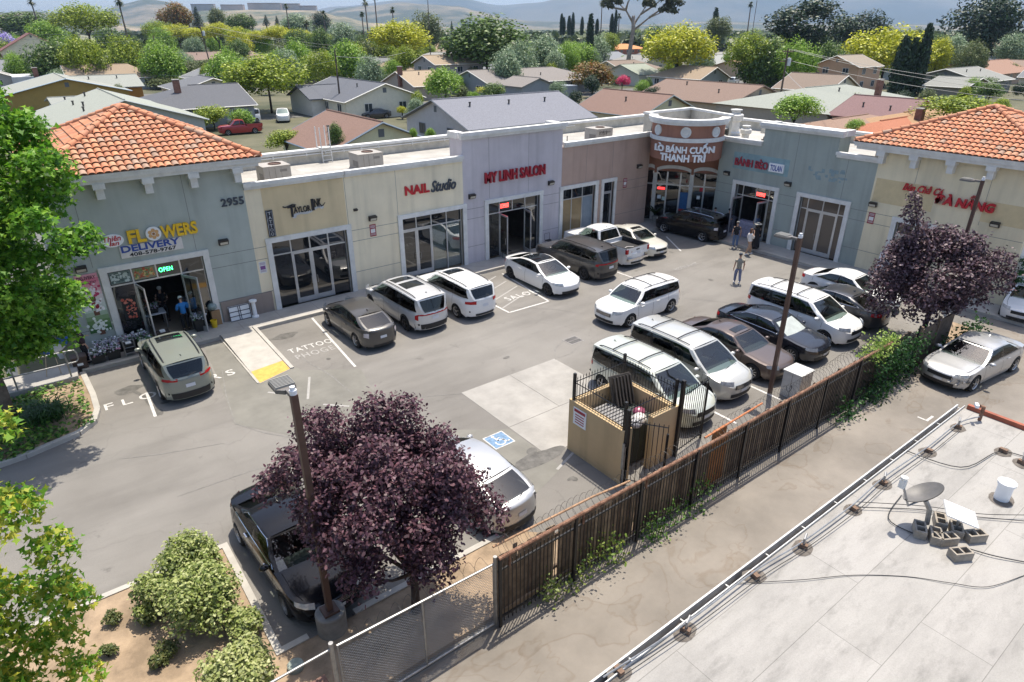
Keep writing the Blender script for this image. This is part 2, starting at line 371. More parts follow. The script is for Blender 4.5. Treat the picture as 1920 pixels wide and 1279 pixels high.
# ---- painted markings lie on the asphalt
def FG(s, d, z): return (s, z, .006+d*.02)
pl = MB()
def line(a, b, w=.1, z=.008):
    a = Vector((*a, z)); b = Vector((*b, z)); d = (b-a).normalized(); n_ = Vector((-d.y, d.x, 0))*w/2
    pl.poly([a+n_, a-n_, b-n_, b+n_])
line((9.62,28.1),(9.1,22.3)); line((1.98,25.15),(1.88,23.1)); line((20.45,27.6),(19.85,22.9)); line((19.85,22.9),(17.4,22.95)); line((17.4,22.95),(17.35,27.9))
line((25.7,24.2),(25.75,22.3)); line((33.3,26.8),(31.6,24.2));
for x in (17.75, 20.4): line((x,10.4),(x,12.6))
struct('parking_line', pl, PAINT, lot)
pl = MB()
for i in range(5): line((17.5,23.6+i*.95),(19.9,24.6+i*.95), .09, .007)
for a, b in (((5.6,22.4),(6.3,21.6)),((7.3,22.6),(6.6,21.0)),((6.9,20.3),(7.6,19.6)),((12.5,12.7),(11.1,12.2))): line(a, b, .09, .007)
struct('faded_hatching', pl, FADED, lot)
for t, a, b, c_, d_, mt, sp in (('FLOWERS',.55,5.1,24.62,25.12,PAINT,1.5),('TATTOO',7.45,9.35,25.02,25.46,PAINT,1.15),('PHOGE',7.5,9.15,24.32,24.76,FADED,1.15),('SALON',18.3,20.3,24.16,24.66,PAINT,1.25),('RESTAURANT',28.6,30.6,22.0,22.3,FADED,1.1)):
    mb = lettering(MB(), t, FG, a, b, c_, d_, d=.1, thick=.05, offset=.006, spacing=sp); struct('painted_word', mb, mt, lot)
# wheelchair symbol
ws = MB(); ws.poly([(10.22,14.2,.0065),(11.02,14.2,.0065),(11.02,14.98,.0065),(10.22,14.98,.0065)]); ws.mat(1)
def arc(cx, cy, r0, r1, a0, a1, z=.009, n=14):
    for i in range(n):
        t0 = R(a0+(a1-a0)*i/n); t1 = R(a0+(a1-a0)*(i+1)/n)
        ws.poly([(cx+r0*math.cos(t0),cy+r0*math.sin(t0),z),(cx+r1*math.cos(t0),cy+r1*math.sin(t0),z),(cx+r1*math.cos(t1),cy+r1*math.sin(t1),z),(cx+r0*math.cos(t1),cy+r0*math.sin(t1),z)])
arc(10.6,14.47,.14,.19,150,390); arc(10.55,14.86,0,.055,0,360)
for q in ([(10.53,14.8),(10.59,14.8),(10.61,14.55),(10.55,14.55)],[(10.55,14.6),(10.75,14.6),(10.75,14.55),(10.55,14.55)],[(10.72,14.6),(10.77,14.6),(10.85,14.34),(10.8,14.34)],[(10.8,14.38),(10.92,14.42),(10.92,14.37),(10.8,14.33)],[(10.58,14.71),(10.72,14.71),(10.72,14.67),(10.58,14.67)]): ws.poly([(x,y,.009) for x, y in q])
for q in ((10.22,11.02,14.2,14.24),(10.22,11.02,14.94,14.98),(10.22,10.26,14.24,14.94),(10.98,11.02,14.24,14.94)): ws.poly([(q[0],q[2],.009),(q[1],q[2],.009),(q[1],q[3],.009),(q[0],q[3],.009)])
struct('wheelchair_symbol', ws, [M('blue_paint', (.15,.24,.36), .85, var=.3, scale=10, detail=6), PAINT], lot)
pl = MB(); q = G(1745,783); pl.poly([(q[0]-.35,q[1]-.05,.003),(q[0]-.28,q[1]-.05,.003),(q[0]-.28,q[1]+.3,.003),(q[0]-.35,q[1]+.3,.003)][::1]); pl.poly([(q[0]-.28,q[1]-.05,.003),(q[0]+.15,q[1]-.05,.003),(q[0]+.15,q[1]+.03,.003),(q[0]-.28,q[1]+.03,.003)]); struct('alley_marking', pl, PAINT)
dr = MB(); dr.box(17.38,18.15,18.46,19.12,-.02,.006); dr.mat(1)
for i in range(11): dr.box(17.47+i*.058,17.50+i*.058,18.54,18.77,.004,.009); dr.box(17.47+i*.058,17.50+i*.058,18.81,19.04,.004,.009)
solo('storm_drain', dr, [M('drain_rim', (.22,.21,.2), .8), BLACK], 'square black grated storm drain set in the open asphalt', 'drain')
# ---- planting beds
bd = MB(); bd.prism([(.18,28.2),(.26,26.0),(.23,24.75),(.05,24.0),(-.45,23.5),(-1.9,23.05),(-5,22.7),(-12,22.5),(-12,27.4),(-.4,27.4)], -.02, .13)
bd.prism([(-9,14.82),(1.87,14.82),(1.87,10.77),(2.6,10.77),(2.6,8.9),(-9,8.9)], -.02, .12)
bd.prism([(2.6,8.8),(2.6,10.77),(8.3,10.77),(9.5,9.6),(9.5,8.8)], -.02, .119); bd.prism([(9.5,8.8),(9.5,9.6),(26.5,9.6),(26.5,8.8)], -.02, .05)
bd.prism([(26.6,8.65),(26.6,10.0),(33.0,9.8),(33.0,8.65)], -.02, .06)
struct('planting_bed', bd, SOIL)
rw = MB(); rw.prism([(-12,27.5),(.1,27.5),(.2,29.0),(-12,29.0)], -.02, .3); struct('side_walkway', rw, SIDEW)
for y0, sx in ((60, 1), (108, 1), (160, 1)):
    g = MB(); g.poly([(-200,y0-3.6,-.05),(400,y0-3.6,-.05),(400,y0+3.6,-.05),(-200,y0+3.6,-.05)]) if y0 != 60 else g.poly([(-60,41,-.05),(24,41,-.05),(24,62,-.05),(-60,62,-.05)]); struct('street', g, STREET)
g = MB(); g.poly([(98,20,-.052),(106,20,-.052),(106,300,-.052),(98,300,-.052)]); g.poly([(56,62,-.051),(66,62,-.051),(66,300,-.051),(56,300,-.051)]); struct('street', g, STREET)
# ================================================================== THE ROW OF SHOPS
def stucco(n, c):
    m = M(n, c, .92, var=.06, scale=.55, detail=6, bump=.22, bscale=120, spec=.2); nn, l = m.node_tree.nodes, m.node_tree.links
    b = nn['Principled BSDF']; src = b.inputs['Base Color'].links[0].from_socket; tc = nn.new('ShaderNodeTexCoord'); cur = src
    for stretch, sc, lo, hi, dk in (((1,1,.07), 2.2, .30, .52, .86), ((1,1,.25), .8, .3, .55, .93)):   # run-down streaks and faded areas
        mp = nn.new('ShaderNodeMapping'); mp.inputs['Scale'].default_value = stretch; no = nn.new('ShaderNodeTexNoise'); no.inputs['Scale'].default_value = sc; no.inputs['Detail'].default_value = 5
        l.new(tc.outputs['Object'], mp.inputs[0]); l.new(mp.outputs[0], no.inputs['Vector']); mr = nn.new('ShaderNodeMapRange'); mr.inputs[1].default_value = lo; mr.inputs[2].default_value = hi; mr.inputs[3].default_value = dk; mr.inputs[4].default_value = 1.0
        l.new(no.outputs['Fac'], mr.inputs[0]); mx = nn.new('ShaderNodeMix'); mx.data_type = 'RGBA'; mx.blend_type = 'MULTIPLY'; mx.inputs[0].default_value = 1; l.new(cur, mx.inputs[6]); l.new(mr.outputs[0], mx.inputs[7]); cur = mx.outputs[2]
    l.new(cur, b.inputs['Base Color']); return m
GREY_GREEN = stucco('grey_green_stucco', '#adb4ae'); CREAM = stucco('cream_stucco', '#e8dcc1'); TAN = stucco('tan_stucco', '#d8c5a0')
LILAC = stucco('lilac_stucco', '#c4bec2'); SALMON = stucco('salmon_stucco', '#b79e90'); TERRA = stucco('terracotta_stucco', '#9c7160')
TEAL = stucco('teal_stucco', '#a1a9a3'); BEIGE = stucco('beige_stucco', '#e2d6b8'); TAUPE = stucco('taupe_stucco', '#93877f')
OLDW = M('weathered_white_coat', (.50,.475,.41), .9, var=.2, scale=1.2, detail=7); ROOFM = M('white_roof_membrane', (.37,.355,.325), .85, var=.18, scale=.7, detail=7)
GROOVE = M('stucco_groove', (.19,.19,.185), .9, var=0); SIDEWHITE = stucco('white_side_stucco', '#e2dfd8')

def wall_part(F, s0, s1, ztop, mats, openings, parent, thick=.3, grooves=True, name='wall', vj=(), panels=()):
    mb = MB(); cur = s0
    for a, b, zh in sorted(openings):
        if a > cur: fbox(mb, F, cur, a, -thick, 0, -.02, ztop)
        fbox(mb, F, a, b, -thick, 0, zh, ztop); cur = b
    if cur < s1: fbox(mb, F, cur, s1, -thick, 0, -.02, ztop)
    mb.mat(1)
    cur = s0
    if grooves:
        for a, b, zh in sorted(openings)+[(s1, s1, 0)]:
            if a-.26 > cur:
                for z in (1.12, 2.72, 3.28): fbox(mb, F, cur, a-.26 if a < s1 else s1, 0, .003, z, z+.022)
            cur = b+.26
    for s, z0, z1 in vj: fbox(mb, F, s, s+.018, 0, .003, z0, z1)
    for k, (a, b, z0, z1) in enumerate(panels): mb.mat(2); fbox(mb, F, a, b, 0, .004, z0, z1)
    return mb.build(name, mats, parent)
def coping(F, s0, s1, z0, parent, h=.3, over=.2, name='coping', back=.10):
    mb = MB(); fbox(mb, F, s0, s1, -back, over*.55, z0, z0+h*.45); fbox(mb, F, s0-.03, s1+.03, -back, over, z0+h*.45, z0+h)
    return mb.build(name, WHITE, parent)
def storefront(F, a, b, mull, parent, bays, zt=2.75, zh=3.42, surround=True, zb=.15, topl=None, glass=None, sw=.25):
    """mull: inner mullion positions; bays: kind of each lower bay (fixed / door / open / blank)"""
    glass = glass or GLASS
    if surround:
        mb = MB(); fbox(mb, F, a-sw, a, -.1, .09, .13, zh); fbox(mb, F, b, b+sw, -.1, .09, .13, zh); fbox(mb, F, a-sw-.01, b+sw+.01, -.1, .1, zh, zh+.22)
        mb.build('surround', WHITE, parent)
    e = [a]+list(mull)+[b]; fr = MB(); D0, D1 = -.2, -.13
    fbox(fr, F, a, b, D0, D1, zh-.06, zh); fbox(fr, F, a, b, D0, D1, zt-.03, zt+.03)
    for i, m in enumerate(e):
        s0 = m if i == 0 else m-.03; s1 = m if i == len(e)-1 else m+.03
        if i == 0: s1 = m+.05
        if i == len(e)-1: s0 = m-.05
        fbox(fr, F, s0, s1, D0, D1, zt+.03, zh-.06)
        if not (0 < i < len(e)-1 and bays[i-1] == 'open' and bays[i] == 'open'): fbox(fr, F, s0, s1, D0, D1, zb, zt-.03)
    fo = fr.build('storefront_frame', ALU, parent)
    for i in range(len(e)-1):
        l = e[i]+(.05 if i == 0 else .03); r = e[i+1]-(.05 if i == len(e)-2 else .03)
        p = MB(); fbox(p, F, l, r, -.175, -.155, zt+.03, zh-.06); p.build('transom_pane', (topl or {}).get(i, glass), fo)
        k = bays[i]
        if k == 'fixed':
            p = MB(); fbox(p, F, l, r, -.175, -.155, zb+.03, zt-.03); p.build('window_pane', glass, parent)
        elif k == 'blind':
            p = MB(); fbox(p, F, l, r, -.175, -.155, zb+.03, zt-.03); p.build('window_pane', CLEAR, parent)
            p = MB(); n = int((r-l)/.085)
            for j in range(n):
                s = l+(j+.5)*(r-l)/n; q0 = F(s-.035, -.28, 0); q1 = F(s+.035, -.25, 0); p.add([(q0[0],q0[1],zb+.05),(q1[0],q1[1],zb+.05),(q1[0],q1[1],zt-.05),(q0[0],q0[1],zt-.05)], [(0,1,2,3)])
            p.build('vertical_blind', M('blind_vinyl', (.55,.58,.56), .6, var=.05), parent)
        elif k in ('blank', 'paper', 'board'):
            p = MB(); fbox(p, F, l, r, -.175, -.155, zb+.03, zt-.03); p.build('papered_pane', {'blank': M('blue_grey_film', (.22,.27,.32), .25, var=.08), 'paper': M('brown_papered_glass', (.30,.22,.12), .12, var=.12, scale=1.5), 'board': M('kraft_papered_glass', (.17,.125,.09), .25, var=.12)}[k], parent)
        elif k == 'door':
            d = MB(); fbox(d, F, l, r, -.2, -.14, zb, zb+.25); fbox(d, F, l, r, -.2, -.14, zt-.13, zt-.035); fbox(d, F, l, l+.07, -.2, -.14, zb+.25, zt-.13); fbox(d, F, r-.07, r, -.2, -.14, zb+.25, zt-.13)
            do = d.build('door', ALU, parent); p = MB(); fbox(p, F, l+.07, r-.07, -.178, -.162, zb+.25, zt-.13); p.build('door_pane', glass, do)
            h = MB(); left = (i+1 < len(bays) and bays[i+1] == 'door'); s = r-.12 if left else l+.12
            h.tube([F(s, -.14, 1.05), F(s, -.06, 1.05), F(s, -.06, 1.4), F(s, -.14, 1.4)], .014, 6); h.build('door_handle', STEEL, do)
    return e
def swung_door(F, s, d0, ang, width, parent, zb=.16, zt=2.7, side=1):
    """an open leaf hinged at s, swung outward by ang"""
    a = R(ang); dx, dd = math.cos(a)*side, math.sin(a)
    def Q(t, z, o=0.0): return F(s+dx*t-dd*o*side, d0+dd*t+dx*o*side, z)
    def bar(mb, t0, t1, z0, z1, o0=-.025, o1=.025):
        mb.add([Q(t0,z0,o0),Q(t1,z0,o0),Q(t1,z0,o1),Q(t0,z0,o1),Q(t0,z1,o0),Q(t1,z1,o0),Q(t1,z1,o1),Q(t0,z1,o1)], [(0,3,2,1),(4,5,6,7),(0,1,5,4),(1,2,6,5),(2,3,7,6),(3,0,4,7)])
    mb = MB(); bar(mb, 0, width, zb, zb+.22); bar(mb, 0, width, zt-.1, zt); bar(mb, 0, .07, zb+.22, zt-.1); bar(mb, width-.07, width, zb+.22, zt-.1)
    o = mb.build('door', ALU, parent); p = MB(); bar(p, .07, width-.07, zb+.22, zt-.1, -.006, .006); p.build('door_pane', CLEAR, o)
    h = MB(); h.tube([Q(width-.1,1.05,.03),Q(width-.1,1.05,.09),Q(width-.1,1.4,.09),Q(width-.1,1.4,.03)], .014, 6); h.build('door_handle', STEEL, o)
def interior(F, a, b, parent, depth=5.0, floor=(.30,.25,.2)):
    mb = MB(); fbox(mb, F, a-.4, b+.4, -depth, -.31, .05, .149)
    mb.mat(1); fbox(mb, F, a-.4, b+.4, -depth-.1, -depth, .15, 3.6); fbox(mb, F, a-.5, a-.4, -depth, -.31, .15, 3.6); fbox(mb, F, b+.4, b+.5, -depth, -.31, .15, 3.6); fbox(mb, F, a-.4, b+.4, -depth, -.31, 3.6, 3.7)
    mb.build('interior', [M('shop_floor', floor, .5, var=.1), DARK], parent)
def flat_roof(F, s0, s1, parent, depth, zr=5.35, zp=5.95, wallm=None):
    mb = MB(); fbox(mb, F, s0, s1, -depth+.3, -.3, zr-.12, zr); mb.build('roof', ROOFM, parent)
    mb = MB(); fbox(mb, F, s0, s1, -depth, -depth+.3, -.02, zp); mb.build('rear_wall', OLDW, parent)
    mb = MB(); fbox(mb, F, s0, s1, -depth-.06, -depth+.42, zp, zp+.16); mb.build('rear_coping', WHITE, parent)
    mb = MB(); z = zr+.5; p = [F(s0+(s1-s0)*i/6, -depth+.42, z) for i in range(7)]; mb.tube(p, .035, 6)
    for q in p[1:-1]: mb.obox((q[0], q[1], q[2]), .08, .1, .14)
    mb.build('roof_pipe', WHITE, parent)
def wall_lamp(F, s, z, parent, sm=1.0):
    mb = MB(); q = lambda a, d, zz: F(s+a, d, z+zz)
    w_, h_, dd = .2*sm, .26*sm, .2*sm
    mb.add([q(-w_,0,h_/2),q(w_,0,h_/2),q(w_,dd,h_/2-.04),q(-w_,dd,h_/2-.04),q(-w_,0,-h_/2),q(w_,0,-h_/2),q(w_,dd*.55,-h_/2),q(-w_,dd*.55,-h_/2)], [(0,1,2,3),(3,2,6,7),(0,3,7,4),(1,5,6,2),(4,7,6,5)])
    o = mb.build('wall_lamp', M('dark_bronze_lamp', (.035,.03,.028), .5, var=0), parent, fix=True)
    p = MB(); p.add([q(-w_*.8,dd*.95,.02),q(w_*.8,dd*.95,.02),q(w_*.8,dd*.66,-h_/2+.03),q(-w_*.8,dd*.66,-h_/2+.03)], [(0,1,2,3)]); p.build('lamp_lens', M('lamp_lens', (.5,.48,.42), .2, var=0), o)
def notice(F, s, z, w_, h_, parent, col='#8d2433', mid=True):
    mb = MB(); fbox(mb, F, s-w_/2, s+w_/2, .003, .012, z-h_/2, z+h_/2); mb.mat(1)
    fbox(mb, F, s-w_*.36, s+w_*.36, .012, .015, z-h_*.2, z+h_*.12)
    for k in range(3): fbox(mb, F, s-w_*.4, s+w_*.4, .012, .015, z+h_*(.22+.08*k), z+h_*(.25+.08*k))
    for k in range(2): fbox(mb, F, s-w_*.4, s+w_*.4, .012, .015, z-h_*(.3+.09*k), z-h_*(.27+.09*k))
    return mb

# ---- clay tile hip roof
TILE = M('clay_barrel_tile', '#d08a62', .85, var=.14, scale=2.5, detail=5, island=.28)
def tile_mat():
    m = bpy.data.materials.new('clay_barrel_tiles'); m.use_nodes = True; n = m.node_tree.nodes; l = m.node_tree.links; b = n['Principled BSDF']; b.inputs['Roughness'].default_value = .85
    b.inputs['Specular IOR Level'].default_value = .25
    ge = n.new('ShaderNodeNewGeometry'); cr = n.new('ShaderNodeValToRGB'); e = cr.color_ramp.elements; cr.color_ramp.interpolation = 'CONSTANT'
    cs = ['#bd8163','#c28a6c','#b57c61','#c09072','#bb866a','#b5866c','#c48867','#a68b79','#bf8567','#b38067']
    while len(e) < len(cs): e.new(.5)
    for i, c in enumerate(cs): e[i].position = i/len(cs); e[i].color = (*hexc(c), 1)
    l.new(ge.outputs['Random Per Island'], cr.inputs[0])
    tc = n.new('ShaderNodeTexCoord'); no = n.new('ShaderNodeTexNoise'); no.inputs['Scale'].default_value = 3; no.inputs['Detail'].default_value = 6; l.new(tc.outputs['Object'], no.inputs['Vector'])
    mr = n.new('ShaderNodeMapRange'); mr.inputs[1].default_value = .3; mr.inputs[2].default_value = .7; mr.inputs[3].default_value = .82; mr.inputs[4].default_value = 1.15; l.new(no.outputs['Fac'], mr.inputs[0])
    mx = n.new('ShaderNodeMix'); mx.data_type = 'RGBA'; mx.blend_type = 'MULTIPLY'; mx.inputs[0].default_value = 1; l.new(cr.outputs[0], mx.inputs[6]); l.new(mr.outputs[0], mx.inputs[7]); l.new(mx.outputs[2], b.inputs['Base Color']); return m
TILES = tile_mat()
def hip_roof(parent, x0, x1, y0, y1, ze, zt):
    cx, cy = (x0+x1)/2, (y0+y1)/2; apex = Vector((cx, cy, zt)); cn = [Vector(p) for p in ((x0,y0,ze),(x1,y0,ze),(x1,y1,ze),(x0,y1,ze))]
    mb = MB()
    for i in range(4): mb.poly([cn[i]+Vector((0,0,.0)), cn[(i+1) % 4], apex])
    mb.build('roof_deck', M('roof_underlay', (.30,.15,.09), .9, var=.1), parent)
    tm = MB(); P_, LEN = .265, .37
    for i in range(4):
        a, b = cn[i], cn[(i+1) % 4]; e = (b-a); W_ = e.length; e.normalize(); mid = (a+b)/2; up = (apex-mid); S_ = up.length; up.normalize(); nrm = e.cross(up).normalized()
        if nrm.z < 0: nrm = -nrm
        ncol = int(W_/P_); rows = int(S_/LEN)+1
        for c_ in range(ncol):
            u = (c_+.5)*W_/ncol-W_/2; vmax = S_*(1-abs(u)/(W_/2))-.05
            for r_ in range(rows):
                v0 = r_*LEN-.06; v1 = min(v0+LEN+.05, vmax)
                if v0 >= vmax-.06: break
                o = mid+e*u; A = []
                for vv, rad, lift in ((v0, .137, .068), (v1, .12, .022)):
                    A.append([tuple(o+up*vv+e*(rad*math.cos(math.pi*k/6))+nrm*(rad*.72*math.sin(math.pi*k/6)+lift-.02)) for k in range(7)])
                n0 = len(tm.v); tm.v.extend(A[0]+A[1])
                for k in range(6): tm.f.append([n0+k, n0+k+1, n0+7+k+1, n0+7+k]); tm.m.append(0)
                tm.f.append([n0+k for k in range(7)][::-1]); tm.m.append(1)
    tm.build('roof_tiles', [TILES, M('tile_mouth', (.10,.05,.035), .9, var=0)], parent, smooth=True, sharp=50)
    rd = MB()
    for p in cn:
        d = apex-p; k = int(d.length/.42)
        for j in range(k):
            q0 = p+d*(j/k)+Vector((0,0,.10)); q1 = p+d*((j+1.08)/k)+Vector((0,0,.075)); rd.tube([q0, q1], .135, 8, .115)
    rd.build('ridge_tiles', TILES, parent, smooth=True, sharp=50)
    fa = MB()
    for z0, z1, o in ((ze-.36, ze-.2, -.1), (ze-.2, ze-.06, .0), (ze-.06, ze+.02, .05)):
        fa.box(x0-o, x1+o, y0-o, y0+.35, z0, z1); fa.box(x0-o, x1+o, y1-.35, y1+o, z0, z1); fa.box(x0-o, x0+.35, y0+.35, y1-.35, z0, z1); fa.box(x1-.35, x1+o, y0+.35, y1-.35, z0, z1)
    fa.box(x0+.3, x1-.3, y0+.3, y1-.3, ze-.12, ze-.06)
    fa.build('eaves_fascia', WHITE, parent)
def corbel(F, s, z, parent):
    mb = MB(); fbox(mb, F, s-.21, s+.21, 0, .5, z-.22, z); fbox(mb, F, s-.14, s+.14, 0, .36, z-.62, z-.22)
    mb.build('corbel', WHITE, parent)

# ---- flower shop tower
u = thing('flower_shop', 'grey green stucco corner shop under a clay tile hip roof with wide open glass doors', 'shop', (4.3, 33.5, 0))
wall_part(FL, .5, 8.0, 7.0, [GREY_GREEN, GROOVE, TAUPE], [(2.1, 5.8, 3.42)], u, vj=((5.6,3.7,7.0),(1.7,3.7,7.0)), panels=())
mb = MB(); mb.box(.5, .8, YL+.3, 38.0, -.02, 7.0); mb.box(7.7, 8.0, YL+.3, 38.0, -.02, 7.0); mb.box(.8, 7.7, 37.7, 38.0, -.02, 7.0); mb.build('side_wall', GREY_GREEN, u)
mb = MB(); fbox(mb, FL, 6.12, 8.45, 0, .06, .15, 1.12); mb.build('plinth', TAUPE, u)
storefront(FL, 2.1, 5.8, (3.0, 3.92, 4.86), u, ('fixed', 'open', 'open', 'fixed'))
swung_door(FL, 3.03, -.15, 80, .92, u); swung_door(FL, 4.83, -.15, 118, .92, u, side=-1)
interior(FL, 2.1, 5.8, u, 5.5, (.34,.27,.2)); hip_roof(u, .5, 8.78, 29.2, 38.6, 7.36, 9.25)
for s in (2.62, 4.32, 6.02, 7.78): corbel(FL, s, 7.0, u)
wall_lamp(FL, 6.75, 3.85, u); wall_lamp(FL, 1.3, 3.75, u)
# ---- tattoo parlour
u = thing('tattoo_shop', 'cream shop with a tan sign panel and dark mirrored glass double doors', 'shop', (10.3, 33.5, 0))
wall_part(FL, 8.0, 12.65, 5.95, [CREAM, GROOVE, TAN], [(8.8, 12.5, 3.42)], u, panels=((8.72, 12.62, 3.65, 5.95),))
coping(FL, 8.0, 12.65, 5.95, u); storefront(FL, 8.8, 12.5, (9.72, 10.65, 11.58), u, ('fixed', 'door', 'door', 'fixed')); flat_roof(FL, 8.0, 12.65, u, 7.9)
# ---- nail studio
u = thing('nail_studio', 'pale cream shop with vertical blinds behind its right hand windows', 'shop', (16, 33.5, 0))
wall_part(FL, 12.65, 19.45, 5.95, [CREAM, GROOVE], [(15.6, 19.35, 3.42)], u, vj=((12.66,1,5.95),(15.4,3.7,5.95)))
coping(FL, 12.68, 19.42, 5.95, u); storefront(FL, 15.6, 19.35, (16.5, 17.42, 18.38), u, ('door', 'door', 'blind', 'blind')); flat_roof(FL, 12.65, 19.45, u, 7.9)
interior(FL, 15.6, 19.35, u, 3.0)
wall_lamp(FL, 13.95, 3.75, u); wall_lamp(FL, 13.1, 4.3, u, .5)
# ---- hair salon
u = thing('hair_salon', 'lilac stucco shop with a raised parapet and one glass door swung open', 'shop', (23, 33.5, 0))
wall_part(FL, 19.45, 26.58, 7.05, [LILAC, GROOVE], [(21.08, 24.85, 3.42)], u, vj=((21.2,3.7,7.05),(24.0,3.7,7.05)))
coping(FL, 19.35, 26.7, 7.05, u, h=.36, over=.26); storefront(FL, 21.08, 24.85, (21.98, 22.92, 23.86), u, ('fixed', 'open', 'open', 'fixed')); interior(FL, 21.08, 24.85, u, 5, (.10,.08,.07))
swung_door(FL, 22.0, -.15, 95, .9, u); swung_door(FL, 23.83, -.15, 78, .9, u, side=-1); flat_roof(FL, 19.45, 26.58, u, 7.9)
for s_ in (19.45, 26.28): mb = MB(); fbox(mb, FL, s_, s_+.3, -1.2, -.3, 5.0, 7.05); mb.build('parapet_return', LILAC, u)
for s_ in (19.35, 26.25): mb = MB(); fbox(mb, FL, s_, s_+.45, -1.25, -.38, 7.05, 7.38); mb.build('return_coping', WHITE, u)
wall_lamp(FL, 19.98, 4.0, u); wall_lamp(FL, 25.7, 4.0, u)
# ---- salmon unit
u = thing('vacant_shop', 'dusty salmon stucco shop with brown papered windows and a narrow side door', 'shop', (30.4, 33.5, 0))
wall_part(FL, 26.58, 34.4, 5.95, [SALMON, GROOVE], [(26.7, 29.45, 3.42), (30.2, 31.15, 3.42)], u, vj=((28.6,3.7,5.95),(30.9,3.7,5.95)))
coping(FL, 26.7, 34.4, 5.95, u); storefront(FL, 26.7, 29.45, (27.6, 28.5), u, ('paper', 'paper', 'blank')); storefront(FL, 30.2, 31.15, (), u, ('door',), sw=.2)
flat_roof(FL, 26.58, 34.4, u, 7.9); wall_lamp(FL, 33.4, 4.1, u)
# ---- corner restaurant under the round tower
u = thing('corner_restaurant', 'terracotta round corner tower over a shaded arched entrance', 'shop', (36.4, 28.6, 0))
CC = (35.45, 27.7); RC = 2.27
def FC(s, d, z): t = R(212.6)+s/RC; return (CC[0]+(RC+d)*math.cos(t), CC[1]+(RC+d)*math.sin(t), z)
def band(d0, d1, z0, z1, sl=3.75, n=40):
    mb = MB(); rows = []
    for i in range(n+1):
        s = -sl+2*sl*i/n; rows.append([FC(s, d0, z0), FC(s, d1, z0), FC(s, d1, z1), FC(s, d0, z1)])
    return mb.grid([r+[r[0]] for r in rows])
band(-.25, 0, 4.85, 7.0).build('drum', TERRA, u, smooth=True, sharp=40); band(-.3, .1, 6.0, 6.24).build('moulding', WHITE, u, smooth=True, sharp=40); band(-.3, .18, 7.0, 7.15).build('cornice', WHITE, u, smooth=True, sharp=40); band(-.3, .26, 7.15, 7.35).build('cornice', WHITE, u, smooth=True, sharp=40)
for s in (-1.85, .12, 2.1):
    mb = MB(); c0 = Vector(FC(s, .0, 6.6)); nn = (Vector(FC(s, 1, 6.6))-c0).normalized(); tt = Vector((-nn.y, nn.x, 0))
    def ring(r, d): return [tuple(c0+nn*d+tt*(r*math.cos(2*math.pi*k/24))+Vector((0,0,r*math.sin(2*math.pi*k/24)))) for k in range(24)]
    mb.grid([ring(.32,-.02), ring(.32,.06), ring(.24,.06), ring(.22,.025), ring(.06,.05), ring(.001,.05)], True); mb.build('rondel', WHITE, u, smooth=True, sharp=40)
mb = MB(); mb.prism([(34.45,29.9),(34.45,30.6),(39.2,30.6),(39.2,30.35),(34.7,30.35),(34.7,29.9)], 5.0, 7.25); mb.prism([(39.2,30.35),(37.95,26.2),(37.7,26.2),(38.95,30.35)], 5.0, 7.24); mb.build('tower_back_wall', OLDW, u)
mb = MB(); mb.prism([(34.4,30.0),(34.4,30.65),(39.27,30.65),(38.0,26.15),(37.65,26.15),(38.85,30.3),(34.75,30.3),(34.75,30.0)], 7.25, 7.39); mb.build('tower_coping', WHITE, u)
mb = MB(); mb.prism([FC(-3.7+i*.37, -.2, 0)[:2] for i in range(21)]+[(37.8,26.3),(38.9,30.4),(34.6,30.4)], 6.5, 6.56); mb.build('tower_roof', ROOFM, u)
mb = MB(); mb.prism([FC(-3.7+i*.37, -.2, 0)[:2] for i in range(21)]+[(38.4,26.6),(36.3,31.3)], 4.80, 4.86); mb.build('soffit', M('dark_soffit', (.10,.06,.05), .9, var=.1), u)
mb = MB(); mb.prism([(34.4,37.3),(34.4,30.65),(46.2,30.65),(46.2,37.3)], 5.2, 5.35); mb.prism([(38.0,30.64),(38.0,26.0),(46.2,26.0),(46.2,30.64)], 5.2, 5.35); mb.build('roof', ROOFM, u)
mb = MB(); mb.box(34.4,46.5,37.38,37.68,-.02,5.95); mb.box(46.2,46.5,26.0,37.38,-.02,5.95); mb.build('rear_wall', OLDW, u)
mb = MB(); mb.box(34.4,46.56,37.26,37.74,5.95,6.11); mb.box(46.08,46.56,26.0,37.26,5.95,6.11); mb.build('rear_coping', WHITE, u)
_dx, _dy = .536, -.844
def FD(s, d, z): return (36.45+_dx*s-.844*d, 28.5+_dy*s-.536*d, z)
def dbox(mb, s0, s1, d0, d1, z0, z1):
    p = [FD(a, b, z) for z in (z0, z1) for a, b in ((s0,d0),(s1,d0),(s1,d1),(s0,d1))]
    return mb.add(p, [(0,3,2,1),(4,5,6,7),(0,1,5,4),(1,2,6,5),(2,3,7,6),(3,0,4,7)])
mb = MB(); dbox(mb, -2.6, 2.75, -.3, 0, 3.55, 4.8); dbox(mb, .55, .72, -.3, 0, .15, 3.55); dbox(mb, 2.3, 2.75, -.3, 0, .15, 3.55); dbox(mb, -2.6, -2.45, -.3, 0, .15, 3.55); dbox(mb, -1.92, -1.75, -.3, 0, .15, 3.55); mb.build('recess_wall', TERRA, u)
mb = MB(); mb.prism([(34.4,29.78),(34.4,30.2),(35.1,30.95),(35.3,30.75)], .13, 4.8); mb.build('entrance_return', SALMON, u)
mb = MB(); mb.prism([(36.81,25.99),(37.2,25.99),(38.1,26.2),(37.8,26.5)], .13, 4.8); mb.build('entrance_return', TEAL, u)
